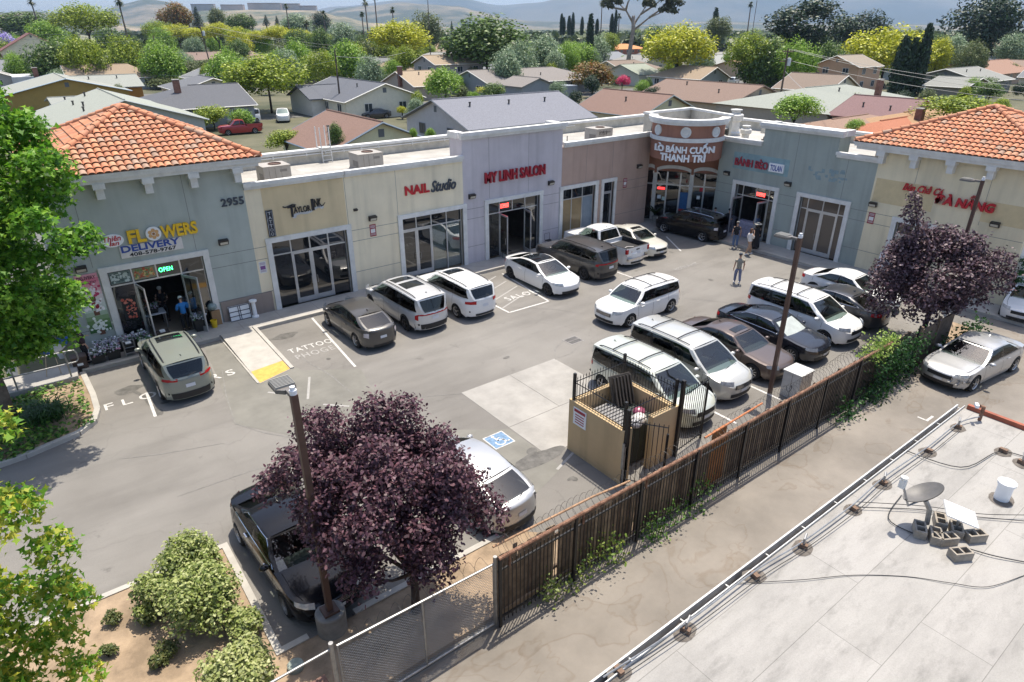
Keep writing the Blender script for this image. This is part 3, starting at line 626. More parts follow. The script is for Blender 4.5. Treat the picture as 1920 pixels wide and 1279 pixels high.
for a, b, ms, by in ((-2.45,-1.92,(),('fixed',)),(-1.75,.55,(-1.0,-.1),('fixed','door','fixed')),(.72,2.3,(1.5,),('fixed','fixed'))):
    e = [a]+list(ms)+[b]; mb = MB()
    for i, s in enumerate(e): dbox(mb, max(a, s-.05), min(b, s+.05), -.12, -.02, .15, 3.5)
    dbox(mb, a, b, -.12, -.02, 2.6, 2.68); mb.build('storefront_frame', ALU, u)
    mb = MB(); dbox(mb, a+.01, b-.01, -.08, -.06, .16, 3.5); mb.build('window_pane', GLASS, u)
    mb = MB(); n = 12
    for i in range(n):
        x0 = a+(b-a)*i/n; x1 = a+(b-a)*(i+1)/n; f = lambda x: 3.35+.42*math.sqrt(max(0, 1-((x-(a+b)/2)/((b-a)/2+.15))**2))
        p = [FD(x0,.05,f(x0)-.02),FD(x1,.05,f(x1)-.02),FD(x1,.05,f(x1)+.2),FD(x0,.05,f(x0)+.2),FD(x0,.0,f(x0)-.02),FD(x1,.0,f(x1)-.02),FD(x1,.0,f(x1)+.2),FD(x0,.0,f(x0)+.2)]
        mb.add(p, [(0,1,2,3),(0,4,5,1),(3,2,6,7)])
    dbox(mb, a-.1, a, 0, .06, .15, 3.4); dbox(mb, b, b+.1, 0, .06, .15, 3.4); mb.build('arched_surround', WHITE, u)
for s, z, w_, h_, c in ((-1.35,2.35,.5,.16,'#ff3b3b'),(-1.45,1.75,.25,.25,'#cdd6dd'),(-1.15,1.65,.2,.25,'#b9cdc6'),(.25,1.6,.62,1.15,'#315f8f'),(.25,.95,.62,.16,'#a53a3a'),(1.2,1.9,.22,.24,'#d8dde0'),(1.35,2.45,.24,.24,'#c02a3a')):
    mb = MB(); dbox(mb, s-w_/2, s+w_/2, -.055, -.045, z-h_/2, z+h_/2); mb.build('window_poster', M('poster_'+c[1:], c, .6, var=.15, scale=6, emit=1.5 if c == '#ff3b3b' else 0), u)
# ---- teal cafe
u = thing('bakery_shop', 'blue green stucco shop with a faded patch of removed lettering and two doorways', 'shop', (42, 21, 0))
wall_part(FR, 0, 9.9, 5.9, [TEAL, GROOVE], [(1.55, 4.3, 3.42), (5.98, 8.72, 3.42)], u, vj=((5.2,3.7,7.0),(8.3,3.7,5.9)))
mb = MB(); fbox(mb, FR, 2.95, 7.6, -.3, 0, 5.9, 6.95); fbox(mb, FR, 2.95, 3.2, -1.2, -.3, 5.0, 6.95); fbox(mb, FR, 7.35, 7.6, -1.2, -.3, 5.0, 6.95); mb.build('raised_parapet', TEAL, u)
coping(FR, .05, 2.92, 5.9, u); coping(FR, 7.63, 9.9, 5.9, u); coping(FR, 2.7, 7.8, 6.95, u, h=.34, over=.26)
for s_ in (7.3, 2.8): mb = MB(); fbox(mb, FR, s_, s_+.45, -1.25, -.4, 6.95, 7.27); mb.build('return_coping', WHITE, u)
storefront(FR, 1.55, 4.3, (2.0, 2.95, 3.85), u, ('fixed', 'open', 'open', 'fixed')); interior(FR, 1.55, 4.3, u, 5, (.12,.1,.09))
swung_door(FR, 2.03, -.15, 100, .9, u); swung_door(FR, 3.82, -.15, 80, .9, u, side=-1)
storefront(FR, 5.98, 8.72, (6.42, 7.35, 8.28), u, ('fixed', 'door', 'door', 'fixed'), glass=M('tinted_brown_glass', (.13,.105,.085), .06, var=0))
flat_roof(FR, 0, 9.9, u, 9.5); wall_lamp(FR, .75, 3.95, u); wall_lamp(FR, 5.05, 3.98, u)
mb = MB()
rr = random.Random(3)
for i in range(26): s = 6.0+rr.random()*2.3; z = 4.5+rr.random()*.55; fbox(mb, FR, s, s+rr.uniform(.08,.3), 0, .0025+.00002*i, z, z+rr.uniform(.05,.22))
mb.build('old_sign_ghost', M('ghost_lettering', (.225,.305,.325), .9, var=.12, scale=5, detail=6), u)
# ---- right hand restaurant tower
u = thing('corner_noodle_shop', 'pale yellow stucco corner shop under a clay tile hip roof behind the plum tree', 'shop', (41, 12.4, 0))
wall_part(FR, 9.9, 17.2, 6.6, [BEIGE, GROOVE, M('repainted_beige', hexc('#cdbb94'), .92, var=.05)], [(11.55, 13.2, 3.1)], u, vj=((11.9,3.7,6.6),(15.2,3.7,6.6)), panels=((10.0,13.0,3.9,5.15),(15.2,17.1,3.9,4.9)))
storefront(FR, 11.55, 13.2, (12.4,), u, ('door', 'door'), zt=2.45, zh=3.1)
mb = MB(); mb.box(XW+.31, 44.0, 8.8, 9.1, -.02, 6.6); mb.build('side_wall', SIDEWHITE, u)
mb = MB(); mb.box(XW+.31, 44.0, 15.8, 16.1, -.02, 6.6); mb.box(43.7, 44.0, 9.1, 15.8, -.02, 6.6); mb.build('side_wall', BEIGE, u)
hip_roof(u, 36.22, 44.9, 8.2, 17.3, 6.92, 8.72)
for s in (9.75+.35, 11.72, 13.43, 15.16, 16.85): corbel(FR, s, 6.56, u)
wall_lamp(FR, 10.15, 3.75, u); wall_lamp(FR, 15.9, 3.9, u)
# ================================================================== SIGNS
RED = M('red_sign_face', (.48,.02,.03), .4, var=.08); DRED = M('dark_red_sign_face', (.33,.015,.03), .4, var=.08); YEL = M('yellow_sign_face', (.80,.50,.02), .45, var=.06)
NAVY = M('navy_letter', (.03,.07,.30), .5, var=0); INK = M('black_letter', (.015,.015,.02), .5, var=0); LWHITE = M('white_letter', (.82,.83,.84), .5, var=0); BOARDW = M('sign_board_white', (.66,.63,.60), .6, var=.05)
CHAR = M('charcoal_letter', (.05,.06,.08), .5, var=0); SILVER = M('silver_banner', (.5,.52,.55), .4, var=.2, scale=4)
def sign_thing(label, F, s, z, cat='shop sign', name='shop_sign'):
    return thing(name, label, cat, F(s, 0, z))
def disc(F, s, z, rs, rz_, d0, d1, n=28):
    return [F(s+rs*math.cos(2*math.pi*k/n), d1, z+rz_*math.sin(2*math.pi*k/n)) for k in range(n)], [F(s+rs*math.cos(2*math.pi*k/n), d0, z+rz_*math.sin(2*math.pi*k/n)) for k in range(n)]
def plaque(mb, F, s, z, rs, rz_, d0, d1):
    a, b = disc(F, s, z, rs, rz_, d0, d1); n = len(a)
    mb.poly(a); mb.grid([b, a], True); return mb
t = sign_thing('yellow raised letters with a white flower disc as their third letter above the door', FL, 4.5, 4.4)
lettering(MB(), 'FL', FL, 3.17, 3.83, 4.44, 4.97, .02, .1, offset=.035).build('sign_letters', YEL, t); lettering(MB(), 'WERS', FL, 4.4, 5.82, 4.44, 4.97, .02, .1, offset=.035).build('sign_letters', YEL, t)
plaque(MB(), FL, 4.12, 4.7, .29, .29, .02, .1).build('flower_disc', LWHITE, t)
mb = MB()
for k in range(6): a = R(60*k+30); plaque(mb, FL, 4.12+.145*math.cos(a), 4.7+.145*math.sin(a), .075, .075, .1, .112)
mb.mat(1); plaque(mb, FL, 4.12, 4.7, .055, .055, .1, .116); mb.build('flower_petals', [M('orange_petal', (.62,.36,.16), .6), M('petal_heart', (.3,.14,.05), .6)], t)
t = sign_thing('white board with navy lettering and a phone number fixed under yellow letters', FL, 3.95, 3.85)
mb = MB(); fbox(mb, FL, 2.78, 5.13, .005, .05, 3.87, 4.38); mb.build('sign_board', BOARDW, t)
lettering(MB(), 'DELIVERY', FL, 2.83, 5.03, 4.1, 4.38, .05, .02, offset=.03).build('sign_letters', NAVY, t); lettering(MB(), '408-578-9767', FL, 3.08, 4.85, 3.9, 4.06, .05, .012, offset=.02).build('sign_letters', INK, t)
t = sign_thing('white oval plaque with red script left of the yellow letters', FL, 2.62, 4.4)
plaque(MB(), FL, 2.62, 4.66, .4, .26, .005, .07).build('sign_board', LWHITE, t)
lettering(MB(), 'Thi\u00ean', FL, 2.3, 2.93, 4.64, 4.86, .07, .012, shear=.25, offset=.02).build('sign_letters', RED, t); lettering(MB(), 'lan', FL, 2.47, 2.83, 4.46, 4.64, .07, .012, shear=.25, offset=.02).build('sign_letters', RED, t)
t = sign_thing('large black house numbers high on the grey green wall', FL, 7.45, 5.35, 'house number', 'house_number'); lettering(MB(), '2955', FL, 6.97, 7.93, 5.36, 5.71, .01, .05, offset=.02).build('sign_letters', CHAR, t)
t = sign_thing('ornate black lettering with a silver ribbon on the tan panel', FL, 10.55, 4.45)
lettering(MB(), 'AYLOR', FL, 10.06, 10.86, 4.6, 4.88, .01, .05, offset=.012).build('sign_letters', INK, t); lettering(MB(), 'T', FL, 9.78, 10.16, 4.45, 4.98, .01, .05, offset=.03).build('sign_letters', INK, t)
lettering(MB(), 'I', FL, 10.92, 11.05, 4.6, 5.14, .01, .05, offset=.05).build('sign_letters', INK, t); lettering(MB(), 'NK', FL, 11.08, 11.42, 4.74, 5.12, .01, .05, offset=.012).build('sign_letters', INK, t)
mb = MB(); mb.tube([FL(9.58,.04,4.98),FL(9.68,.04,4.93),FL(9.85,.04,4.97),FL(10.05,.04,5.03),FL(10.2,.04,4.98)], .035, 6, .02); mb.tube([FL(11.35,.04,4.74),FL(11.5,.04,4.78),FL(11.6,.04,4.9)], .03, 6, .012); mb.build('sign_flourish', INK, t)
mb = MB(); mb.grid([[FL(10.0+1.4*i/10,.015+.02*k,4.42+.22*i/10+.05*math.sin(i*.9)+.12*k) for i in range(11)] for k in (0,1)]); plaque(mb, FL, 10.05, 4.46, .1, .08, .01, .05); plaque(mb, FL, 11.4, 4.7, .1, .08, .01, .05); mb.build('sign_ribbon', SILVER, t)
t = sign_thing('narrow upright navy panel with a column of pale letters beside the tan panel', FL, 8.92, 3.7)
mb = MB(); fbox(mb, FL, 8.76, 9.08, .005, .06, 3.7, 4.92); mb.mat(1)
for a in ((8.785,8.8,3.73,4.89),(9.04,9.055,3.73,4.89)): fbox(mb, FL, a[0], a[1], .06, .064, a[2], a[3])
mb.build('sign_board', [M('navy_black_board', (.02,.025,.04), .5), SILVER], t)
for k, ch in enumerate('TATTOO'): lettering(MB(), ch, FL, 8.85, 8.99, 4.71-.19*k, 4.85-.19*k, .06, .012).build('sign_letters', SILVER, t)
t = sign_thing('red block letters followed by dark slanted script on the pale cream wall', FL, 17.4, 4.55)
lettering(MB(), 'NAIL', FL, 15.88, 17.32, 4.6, 5.08, .01, .06, offset=.035).build('sign_letters', RED, t); lettering(MB(), 'Studio', FL, 17.42, 18.98, 4.55, 5.14, .01, .06, shear=.35, offset=.02).build('sign_letters', CHAR, t)
t = sign_thing('row of dark red channel letters on the lilac wall', FL, 23, 4.57); lettering(MB(), 'MY LINH SALON', FL, 20.86, 25.2, 4.57, 5.18, .02, .12, offset=.03).build('sign_letters', DRED, t)
t = thing('shop_sign', 'two lines of bold white letters curving round the terracotta tower', 'shop sign', FC(0, 0, 4.95))
FCX = lambda x, d, z: FC(RC*math.asin(max(-.99, min(.99, x/RC))), d, z)
lettering(MB(), 'LO B\u00c1NH CU\u1ed0N', FCX, -1.70, 1.80, 5.36, 5.98, .03, .1, offset=.035).build('sign_letters', LWHITE, t); lettering(MB(), 'THANH TR\u00cc', FCX, -1.28, 1.36, 4.84, 5.4, .03, .1, offset=.035).build('sign_letters', LWHITE, t)
mb = MB(); mb.grid([[FCX(-1.47+a_, .06+d_, z_) for a_, z_ in ((0,5.88),(.10,5.88),(.16,5.77),(.09,5.77))] for d_ in (0,.07)], True); mb.add([FCX(-1.47+a_, .13, z_) for a_, z_ in ((0,5.88),(.10,5.88),(.16,5.77),(.09,5.77))], [(3,2,1,0)]); mb.build('sign_letters', LWHITE, t)
t = sign_thing('faded red letters on a bluish patch of the blue green wall', FR, 2.4, 4.55); lettering(MB(), 'B\u00c1NH B\u00c8O', FR, 1.22, 3.55, 4.55, 5.12, .02, .08, offset=.025).build('sign_letters', M('faded_red_letter', (.36,.05,.07), .5, var=.3, scale=6), t)
mb = MB(); fbox(mb, FR, 1.05, 4.9, 0, .0035, 4.35, 5.35); mb.build('paint_patch', M('blue_repaint', (.245,.36,.385), .92, var=.1, scale=2), t)
t = sign_thing('small white box sign with navy letters at the end of faded red letters', FR, 4.1, 4.55); mb = MB(); fbox(mb, FR, 3.66, 4.62, .01, .12, 4.53, 5.03); mb.build('sign_board', LWHITE, t); lettering(MB(), 'TOLAN', FR, 3.76, 4.53, 4.6, 4.95, .12, .012, offset=.02).build('sign_letters', NAVY, t)
t = sign_thing('slanted red script above bold red letters on the pale yellow wall', FR, 12.4, 4.75); lettering(MB(), 'B\u00fan Ch\u1ea3 C\u00e1', FR, 11.42, 13.35, 4.76, 5.16, .02, .06, shear=.35, offset=.025).build('sign_letters', RED, t)
t = sign_thing('bold red channel letters partly behind the lamp pole on the pale yellow wall', FR, 14.4, 4.4); lettering(MB(), '\u0110\u00c0 N\u1eb4NG', FR, 13.06, 15.7, 4.38, 5.06, .02, .1, shear=.12, offset=.05).build('sign_letters', RED, t)
MAROON = M('maroon_notice', '#8d2433', .5, var=.05); NW = M('notice_white', (.7,.7,.7), .6, var=0)
for F, s, z, m, lb in ((FL,13.93,3.12,MAROON,'maroon parking notice under the wall lamp of the pale cream shop'),(FL,32.19,3.15,MAROON,'maroon parking notice right of the narrow door on the salmon wall'),(FR,10.2,3.0,MAROON,'maroon parking notice on the pale yellow wall beside the blue green wall')):
    mb = notice(F, s, z, .34, .62, None); solo('parking_notice', mb, [m, NW], lb, 'notice', 'maroon parking notices on the shop walls')
mb = notice(FL, 8.25, 2.35, .32, .55, None); solo('parking_notice', mb, [NW, M('violet_print', (.2,.08,.25), .6)], 'white notice with violet print left of the dark glass shopfront', 'notice')
# neon signs behind the panes
GN = M('green_neon', (.05,1,.25), .4, var=0, emit=6.0); RN = M('red_neon', (1,.06,.05), .4, var=0, emit=5.0)
mb = lettering(MB(), 'OPEN', FL, 4.02, 4.55, 2.98, 3.16, -.15, .02, offset=-.01, spacing=1.1); solo('neon_sign', mb, GN, 'green neon open sign in the window above the wide open flower doors', 'neon sign')
for F, a, b, z0, z1, lb in ((FL,22.08,22.65,2.98,3.2,'red neon open sign in the upper window of the lilac shop'),(FR,3.0,3.55,2.9,3.1,'red neon open sign in the upper window of the blue green shop')):
    mb = lettering(MB(), 'OPEN', F, a+.06, b-.06, z0+.04, z1-.04, -.15, .015); 
    for q in ((a,b,z0,z0+.02),(a,b,z1-.02,z1),(a,a+.02,z0,z1),(b-.02,b,z0,z1)): fbox(mb, F, q[0], q[1], -.15, -.135, q[2], q[3])
    solo('neon_sign', mb, RN, lb, 'neon sign')
# pictures behind the flower shop panes
def pane_art(F, s0, s1, z0, z1, cols, seed, nm, lb, cat='window picture'):
    rr = random.Random(seed); mb = MB(); fbox(mb, F, s0, s1, -.15, -.145, z0, z1)
    for i in range(60):
        mb.mat(1+i % (len(cols)-1)); s = rr.uniform(s0+.06, s1-.06); z = rr.uniform(z0+.06, z1-.06); a, _ = disc(F, s, z, rr.uniform(.02,.07), rr.uniform(.02,.07), -.15, -.142+.0001*i, 8); mb.poly(a)
    return solo(nm, mb, [M('art_'+nm+str(seed)+str(i), c, .6, var=0) for i, c in enumerate(cols)], lb, cat)
pane_art(FL, 2.18, 2.95, 2.83, 3.32, ['#6d7f7c','#c8d2ce','#4c5f5c','#b9c6bf'], 1, 'window_picture', 'picture of pale stacked dishes in the upper left flower shop window')
pane_art(FL, 3.04, 3.88, 2.83, 3.32, ['#8a8a72','#c77d52','#cfc07f','#6d8a52','#b5573f'], 2, 'window_picture', 'orange and green bouquet picture in the upper flower shop window')
pane_art(FL, 2.35, 2.9, 1.2, 2.2, ['#20262a','#d98672','#c8604f','#20262a'], 3, 'window_picture', 'coral flower picture in the lower left flower shop window')
# the tall banner
t = sign_thing('tall flower banner fading from pink to green left of the open doors', FL, 1.4, 1.0, 'banner', 'banner')
mb = MB()
NB = 14
for i in range(NB):
    mb.mat(i); fbox(mb, FL, .98, 1.78, .01, .03, 1.0+2.5*i/NB, 1.0+2.5*(i+1)/NB)
def lerp(a, b, t_): return tuple(a[k]+(b[k]-a[k])*t_ for k in range(3))
cs = [hexc('#3f6b3c'), hexc('#6f8f5a'), hexc('#c3d2c8'), hexc('#d9d5d4'), hexc('#d99aa6'), hexc('#cf5f80')]
mb.build('banner_sheet', [M('banner_tone_%d' % i, lerp(cs[min(4, int(i/(NB-1)*5))], cs[min(5, int(i/(NB-1)*5)+1)], (i/(NB-1)*5) % 1), .6, var=0) for i in range(NB)], t)
lettering(MB(), 'DELIVERY', FL, 1.05, 1.7, 3.28, 3.42, .03, .01, offset=.02).build('sign_letters', M('plum_letter', (.12,.02,.05), .6), t); lettering(MB(), '408.578.9767', FL, 1.08, 1.68, 3.1, 3.2, .03, .01).build('sign_letters', MATS['plum_letter'], t)
rr = random.Random(8)
for z, c1, c2 in ((2.75,'#e8dfe2','#b73a62'),(2.15,'#eceaea','#8a1c2c'),(1.3,'#e6ebe4','#d8e0d2')):
    mb = MB()
    for i in range(46):
        mb.mat(i % 3 == 0); a, _ = disc(FL, 1.4+rr.gauss(0,.15), z+rr.gauss(0,.13), rr.uniform(.03,.07), rr.uniform(.03,.07), .03, .032+.0002*i, 8); mb.poly(a)
    mb.mat(2); fbox(mb, FL, 1.3, 1.5, .03, .0315, z-.42, z-.2)
    mb.build('flower_picture', [M('fp'+c1[1:], c1, .6, var=0), M('fp'+c2[1:], c2, .6, var=0), M('fp_pot', '#6a4a3a', .7)], t)
# ================================================================== ROOF PLANT
def ac_unit(x, y, sx, sy, sz, label, z=5.35, graffiti=False):
    t = thing('air_conditioner', label, 'air conditioner', (x, y, z), group='air conditioners on the shop roofs')
    ACM = M('ac_beige_paint', (.36,.335,.30), .6, var=.08, scale=2)
    mb = MB(); mb.box(x-sx/2,x+sx/2,y-sy/2,y+sy/2,z+.08,z+sz); mb.box(x-sx/2-.03,x+sx/2+.03,y-sy/2-.03,y+sy/2+.03,z,z+.08); mb.box(x-sx/2-.02,x+sx/2+.02,y-sy/2-.02,y+sy/2+.02,z+sz,z+sz+.03); mb.build('cabinet', ACM, t)
    mb = MB(); mb.lathe((x+.1,y,0), [(.32,z+sz+.03),(.32,z+sz+.07),(.27,z+sz+.07),(.26,z+sz+.032),(.0,z+sz+.034)], 24); mb.build('fan_guard', [M('dark_rust_grille', (.10,.055,.04), .7)], t)
    mb = MB(); mb.box(x-sx/2-.006,x-sx/2,y-sy*.4,y+sy*.1,z+.2,z+sz*.6); mb.box(x+sx*.1,x+sx*.36,y-sy/2-.006,y-sy/2,z+sz*.68,z+sz*.82); mb.build('access_panel', M('ac_panel', (.2,.185,.17), .6), t)
    mb = MB()
    for k in range(3): mb.box(x-sx*.3+k*.3, x-sx*.3+k*.3+.01, y-sy/2-.004, y-sy/2, z+.1, z+sz-.05)
    mb.build('panel_seam', DARK, t)
    if graffiti:
        mb = MB()
        for k in range(5): 
            c = (x-sx*.32+k*.16); mb.tube([(c+.06*math.cos(a)*(1 if k % 2 else .6), y-sy/2-.008, z+sz*.7+.12*math.sin(a)) for a in [i*.6 for i in range(8+k)]], .012, 5)
        mb.build('graffiti', INK, t)
    return t
ac_unit(10.62, 33.55, 1.35, 1.2, .85, 'beige rooftop air conditioner next to the left tile roof'); ac_unit(15.9, 34.0, 1.45, 1.25, .85, 'beige rooftop air conditioner behind the red and black script sign')
ac_unit(33.0, 33.3, 1.5, 1.2, .85, 'rooftop air conditioner with graffiti scrawled on its side', graffiti=True); ac_unit(40.5, 16.9, 1.4, 1.6, .9, 'beige rooftop air conditioner beside the right tile roof')
t = thing('roof_ladder', 'white steel ladder with hoops over the rear parapet', 'ladder', (15.2, 37.0, 5.35))
mb = MB()
for sx in (0, .55): mb.tube([(14.6+sx,36.9,5.35),(14.6+sx,36.98,6.2),(14.6+sx,36.98,7.3)], .03, 6)
for sx in (0, .55): mb.tube([(14.6+sx,37.6,6.11),(14.6+sx,37.6,7.3)], .03, 6)
mb.build('rail', WHITE, t); mb = MB()
for k in range(4): mb.tube([(14.6,36.92+.02*k,5.5+.25*k),(15.15,36.92+.02*k,5.5+.25*k)], .022, 6)
mb.box(14.6,15.15,36.98,37.6,6.14,6.18); mb.build('rung', WHITE, t)
def fan(x, y, z, sc, lb):
    t = thing('exhaust_fan', lb, 'exhaust fan', (x, y, z)); SM = M('spun_aluminium', (.62,.61,.58), .45, .3, var=.1)
    mb = MB(); mb.lathe((x,y,z), [(.38*sc,0),(.38*sc,.12*sc),(.3*sc,.2*sc),(.3*sc,.75*sc),(.44*sc,.85*sc),(.46*sc,1.15*sc),(.4*sc,1.2*sc)], 24); mb.build('housing', SM, t, smooth=True, sharp=30)
    mb = MB(); mb.lathe((x,y,z), [(.4*sc,1.2*sc),(.25*sc,1.22*sc),(.25*sc,1.36*sc),(.34*sc,1.4*sc),(.34*sc,1.46*sc),(.0,1.5*sc)], 24); mb.build('cap', SM, t, smooth=True, sharp=30)
fan(42.9, 29.4, 5.35, 1.2, 'tall spun metal exhaust fan rising behind the round tower'); fan(39.9, 26.4, 5.35, .8, 'smaller exhaust fan close to the round tower on the blue green roof')
t = thing('kitchen_duct', 'white boxy kitchen duct on thin legs over the blue green roof', 'duct', (41.6, 24.6, 5.35))
mb = MB(); mb.obox((41.9,25.0,6.1), .7, 2.6, .35, R(8)); mb.build('duct_box', OLDW, t)
for x, y in ((41.6,24.0),(42.2,24.0),(41.6,26.0),(42.2,26.0)): mb = MB(); mb.tube([(x,y,5.35),(x,y,5.95)], .025, 5); mb.build('leg', DARK, t)
mb = MB(); mb.tube([(40.6,25.4,5.36),(40.6,25.4,5.8),(41.3,25.3,5.9)], .09, 8); mb.tube([(40.2,24.4,5.5),(40.2,23.4,5.5)], .14, 8); mb.tube([(39.6,24.9,5.35),(39.6,24.9,5.85)], .07, 8); mb.build('pipework', DARK, t)
solo('roof_vent_box', MB().box(39.4,40.2,16.2,16.55,5.35,5.8).box(39.3,40.3,16.15,16.6,5.8,5.87), WHITE, 'small white louvred box on the roof edge below the right tile eaves', 'roof vent')
solo('pipe_stub', MB().cyl((30.2,33.4,0),.03,5.35,5.9,8), DARK, 'thin dark pipe stub on the salmon shop roof', 'pipe')
# ================================================================== THE NEAR FLAT ROOF
ZR = 4.05
def roofmat():
    m = bpy.data.materials.new('rolled_roofing'); m.use_nodes = True; n = m.node_tree.nodes; l = m.node_tree.links; b = n['Principled BSDF']; b.inputs['Roughness'].default_value = .9; b.inputs['Specular IOR Level'].default_value = .2
    tc = n.new('ShaderNodeTexCoord'); br = n.new('ShaderNodeTexBrick'); br.inputs['Scale'].default_value = 1; br.inputs['Brick Width'].default_value = 3.4; br.inputs['Row Height'].default_value = .98; br.inputs['Mortar Size'].default_value = .006; br.inputs['Mortar Smooth'].default_value = .3; br.offset = .37
    br.inputs['Color1'].default_value = (.345,.332,.31,1); br.inputs['Color2'].default_value = (.375,.36,.338,1); br.inputs['Mortar'].default_value = (.22,.21,.195,1)
    nz = n.new('ShaderNodeTexNoise'); nz.inputs['Scale'].default_value = 1.3; nz.inputs['Detail'].default_value = 6
    ad = n.new('ShaderNodeVectorMath'); ad.operation = 'MULTIPLY_ADD'; ad.inputs[1].default_value = (.04,.04,0); l.new(nz.outputs['Color'], ad.inputs[0]); l.new(tc.outputs['Object'], ad.inputs[2]); l.new(ad.outputs[0], br.inputs['Vector'])
    def layer(prev, scale, stretch, lo, hi, dark, det=6):
        mp = n.new('ShaderNodeMapping'); mp.inputs['Scale'].default_value = stretch; l.new(tc.outputs['Object'], mp.inputs[0]); no = n.new('ShaderNodeTexNoise'); no.inputs['Scale'].default_value = scale; no.inputs['Detail'].default_value = det; no.inputs['Roughness'].default_value = .7; l.new(mp.outputs[0], no.inputs['Vector'])
        mr = n.new('ShaderNodeMapRange'); mr.inputs[1].default_value = lo; mr.inputs[2].default_value = hi; mr.inputs[3].default_value = dark; mr.inputs[4].default_value = 1; l.new(no.outputs['Fac'], mr.inputs[0])
        mx = n.new('ShaderNodeMix'); mx.data_type = 'RGBA'; mx.blend_type = 'MULTIPLY'; mx.inputs[0].default_value = 1; l.new(prev, mx.inputs[6]); l.new(mr.outputs[0], mx.inputs[7]); return mx.outputs[2]
    o = layer(br.outputs['Color'], .9, (.35,1.3,1), .28, .54, .74); o = layer(o, 3.2, (.4,1,1), .3, .48, .74, 8); o = layer(o, 45, (1,1,1), .3, .6, .88, 3); o = layer(o, .35, (1,1,1), .3, .6, .93)
    l.new(o, b.inputs['Base Color']); return m
t = thing('flat_roofed_building', 'low building with a pale rolled felt roof and a metal gutter along the alley', 'building', (6, -4, 0))
mb = MB(); mb.box(-6, 16.85, -16, 4.05, 3.7, ZR); mb.build('roof', roofmat(), t)
mb = MB(); mb.box(-5.8, 16.6, -15.8, 3.75, -.02, 3.7); mb.build('wall', CREAM, t)
mb = MB(); mb.box(-6, 16.9, 4.052, 4.20, 3.82, 3.84); mb.box(-6, 16.9, 4.19, 4.22, 3.84, 4.06); mb.box(-6, 16.9, 4.052, 4.07, 3.84, 4.10)
for k in range(20): mb.box(-5+k*1.15, -4.975+k*1.15, 4.07, 4.19, 3.99, 4.0)
mb.build('gutter', M('gutter_white_metal', (.50,.50,.49), .5, .2, var=.15), t)
mb = MB(); mb.box(-6, 16.85, 4.075, 4.185, 3.842, 3.86); mb.build('gutter_dirt', M('gutter_dirt', (.09,.075,.06), .95, var=.3, scale=6), t)
mb = MB(); mb.box(16.852, 16.95, -16, 4.0, 3.75, 4.16); mb.build('edge_trim', M('rust_red_trim', (.30,.09,.05), .7, var=.2), t)
TAR = M('roof_tar', (.13,.115,.10), .95, var=.35, scale=8, detail=6)
def pipe_block(px, py, k, lb):
    q = G(px, py, ZR); t = thing('pipe_support', lb, 'pipe support', q, group='pipe supports along the felt roof'); rr = random.Random(k)
    mb = MB(); mb.poly([(p[0],p[1],ZR+.004+.0003*k) for p in blob(q[0], q[1], .23, .17, 0, 70+k, 14)]); mb.build('tar_patch', TAR, t)
    mb = MB(); mb.obox((q[0], q[1], ZR+.05), .08, .15, .08, rr.uniform(-.3,.3)); mb.build('block', M('old_timber_block', (.2,.13,.09), .9, var=.3), t)
    if k % 2 == 0: mb = MB(); mb.tube([(q[0],q[1],ZR+.1),(q[0],q[1],ZR+.19),(q[0]+.14,q[1]+.05,ZR+.2)], .022, 6); mb.build('pipe_fitting', STEEL, t)
for k, (px, py, lb) in enumerate([(1285,1185,'pipe support with a metal fitting nearest the bottom edge of the felt roof'),(1415,1083,'tarred pipe support with a steel elbow second from the bottom along the gutter'),(1505,1027,'rusty timber pipe support between the steel elbow and the dish'),(1600,957,'dark pipe support level with the dish foot near the gutter'),(1655,908,'grey capped pipe support left of the dish horn'),(1740,848,'rust stained pipe support near the far end of the gutter'),(1795,803,'cluster of fittings on a tar patch at the far roof corner'),(1880,848,'lone black timber block on the far side of the felt roof'),(1915,870,'pipe boot at the right edge of the felt roof'),(1160,1262,'pipe fitting at the bottom edge of the frame by the gutter')]): pipe_block(px, py, k, lb)
def cable(pts, r, mat, lb, cat='cable', nm='roof_cable'):
    P_ = [Vector(p) for p in pts]; out = []
    for i in range(len(P_)-1):
        p0, p1, p2, p3 = P_[max(i-1,0)], P_[i], P_[i+1], P_[min(i+2,len(P_)-1)]
        for k in range(6): u = k/6; out.append(.5*((2*p1)+(p2-p0)*u+(2*p0-5*p1+4*p2-p3)*u*u+(3*p1-p0-3*p2+p3)*u**3))
    pts = out+[P_[-1]]
    mb = MB(); mb.tube(pts, r, 5); return solo(nm, mb, mat, lb, cat)
CB = M('black_cable', (.03,.03,.03), .6, var=0)
def rz_(ps, z): return [(*G(px, py, ZR)[:2], z+.012*math.sin(i*1.7)) for i, (px, py) in enumerate(ps)]
cable(rz_([(1130,1279),(1285,1178),(1415,1078),(1505,1022),(1600,952),(1655,903),(1740,843),(1795,800),(1838,788)], ZR+.10), .014, STEEL, 'grey conduit running along the gutter on timber blocks', 'conduit', 'roof_conduit')
cable(rz_([(1160,1279),(1300,1183),(1430,1085),(1515,1030),(1610,960),(1665,912),(1745,853),(1800,808)], ZR+.07), .007, CB, 'black cable running beside the grey conduit along the roof edge')
cable(rz_([(1375,1096),(1500,1090),(1600,1080),(1700,1082),(1780,1095),(1850,1103),(1920,1080)], ZR+.02), .006, CB, 'thin black cable wandering across the middle of the felt roof'); cable(rz_([(1600,955),(1720,960),(1800,970),(1920,980)], ZR+.05), .008, CB, 'taut black cable from the gutter past the dish to the right')
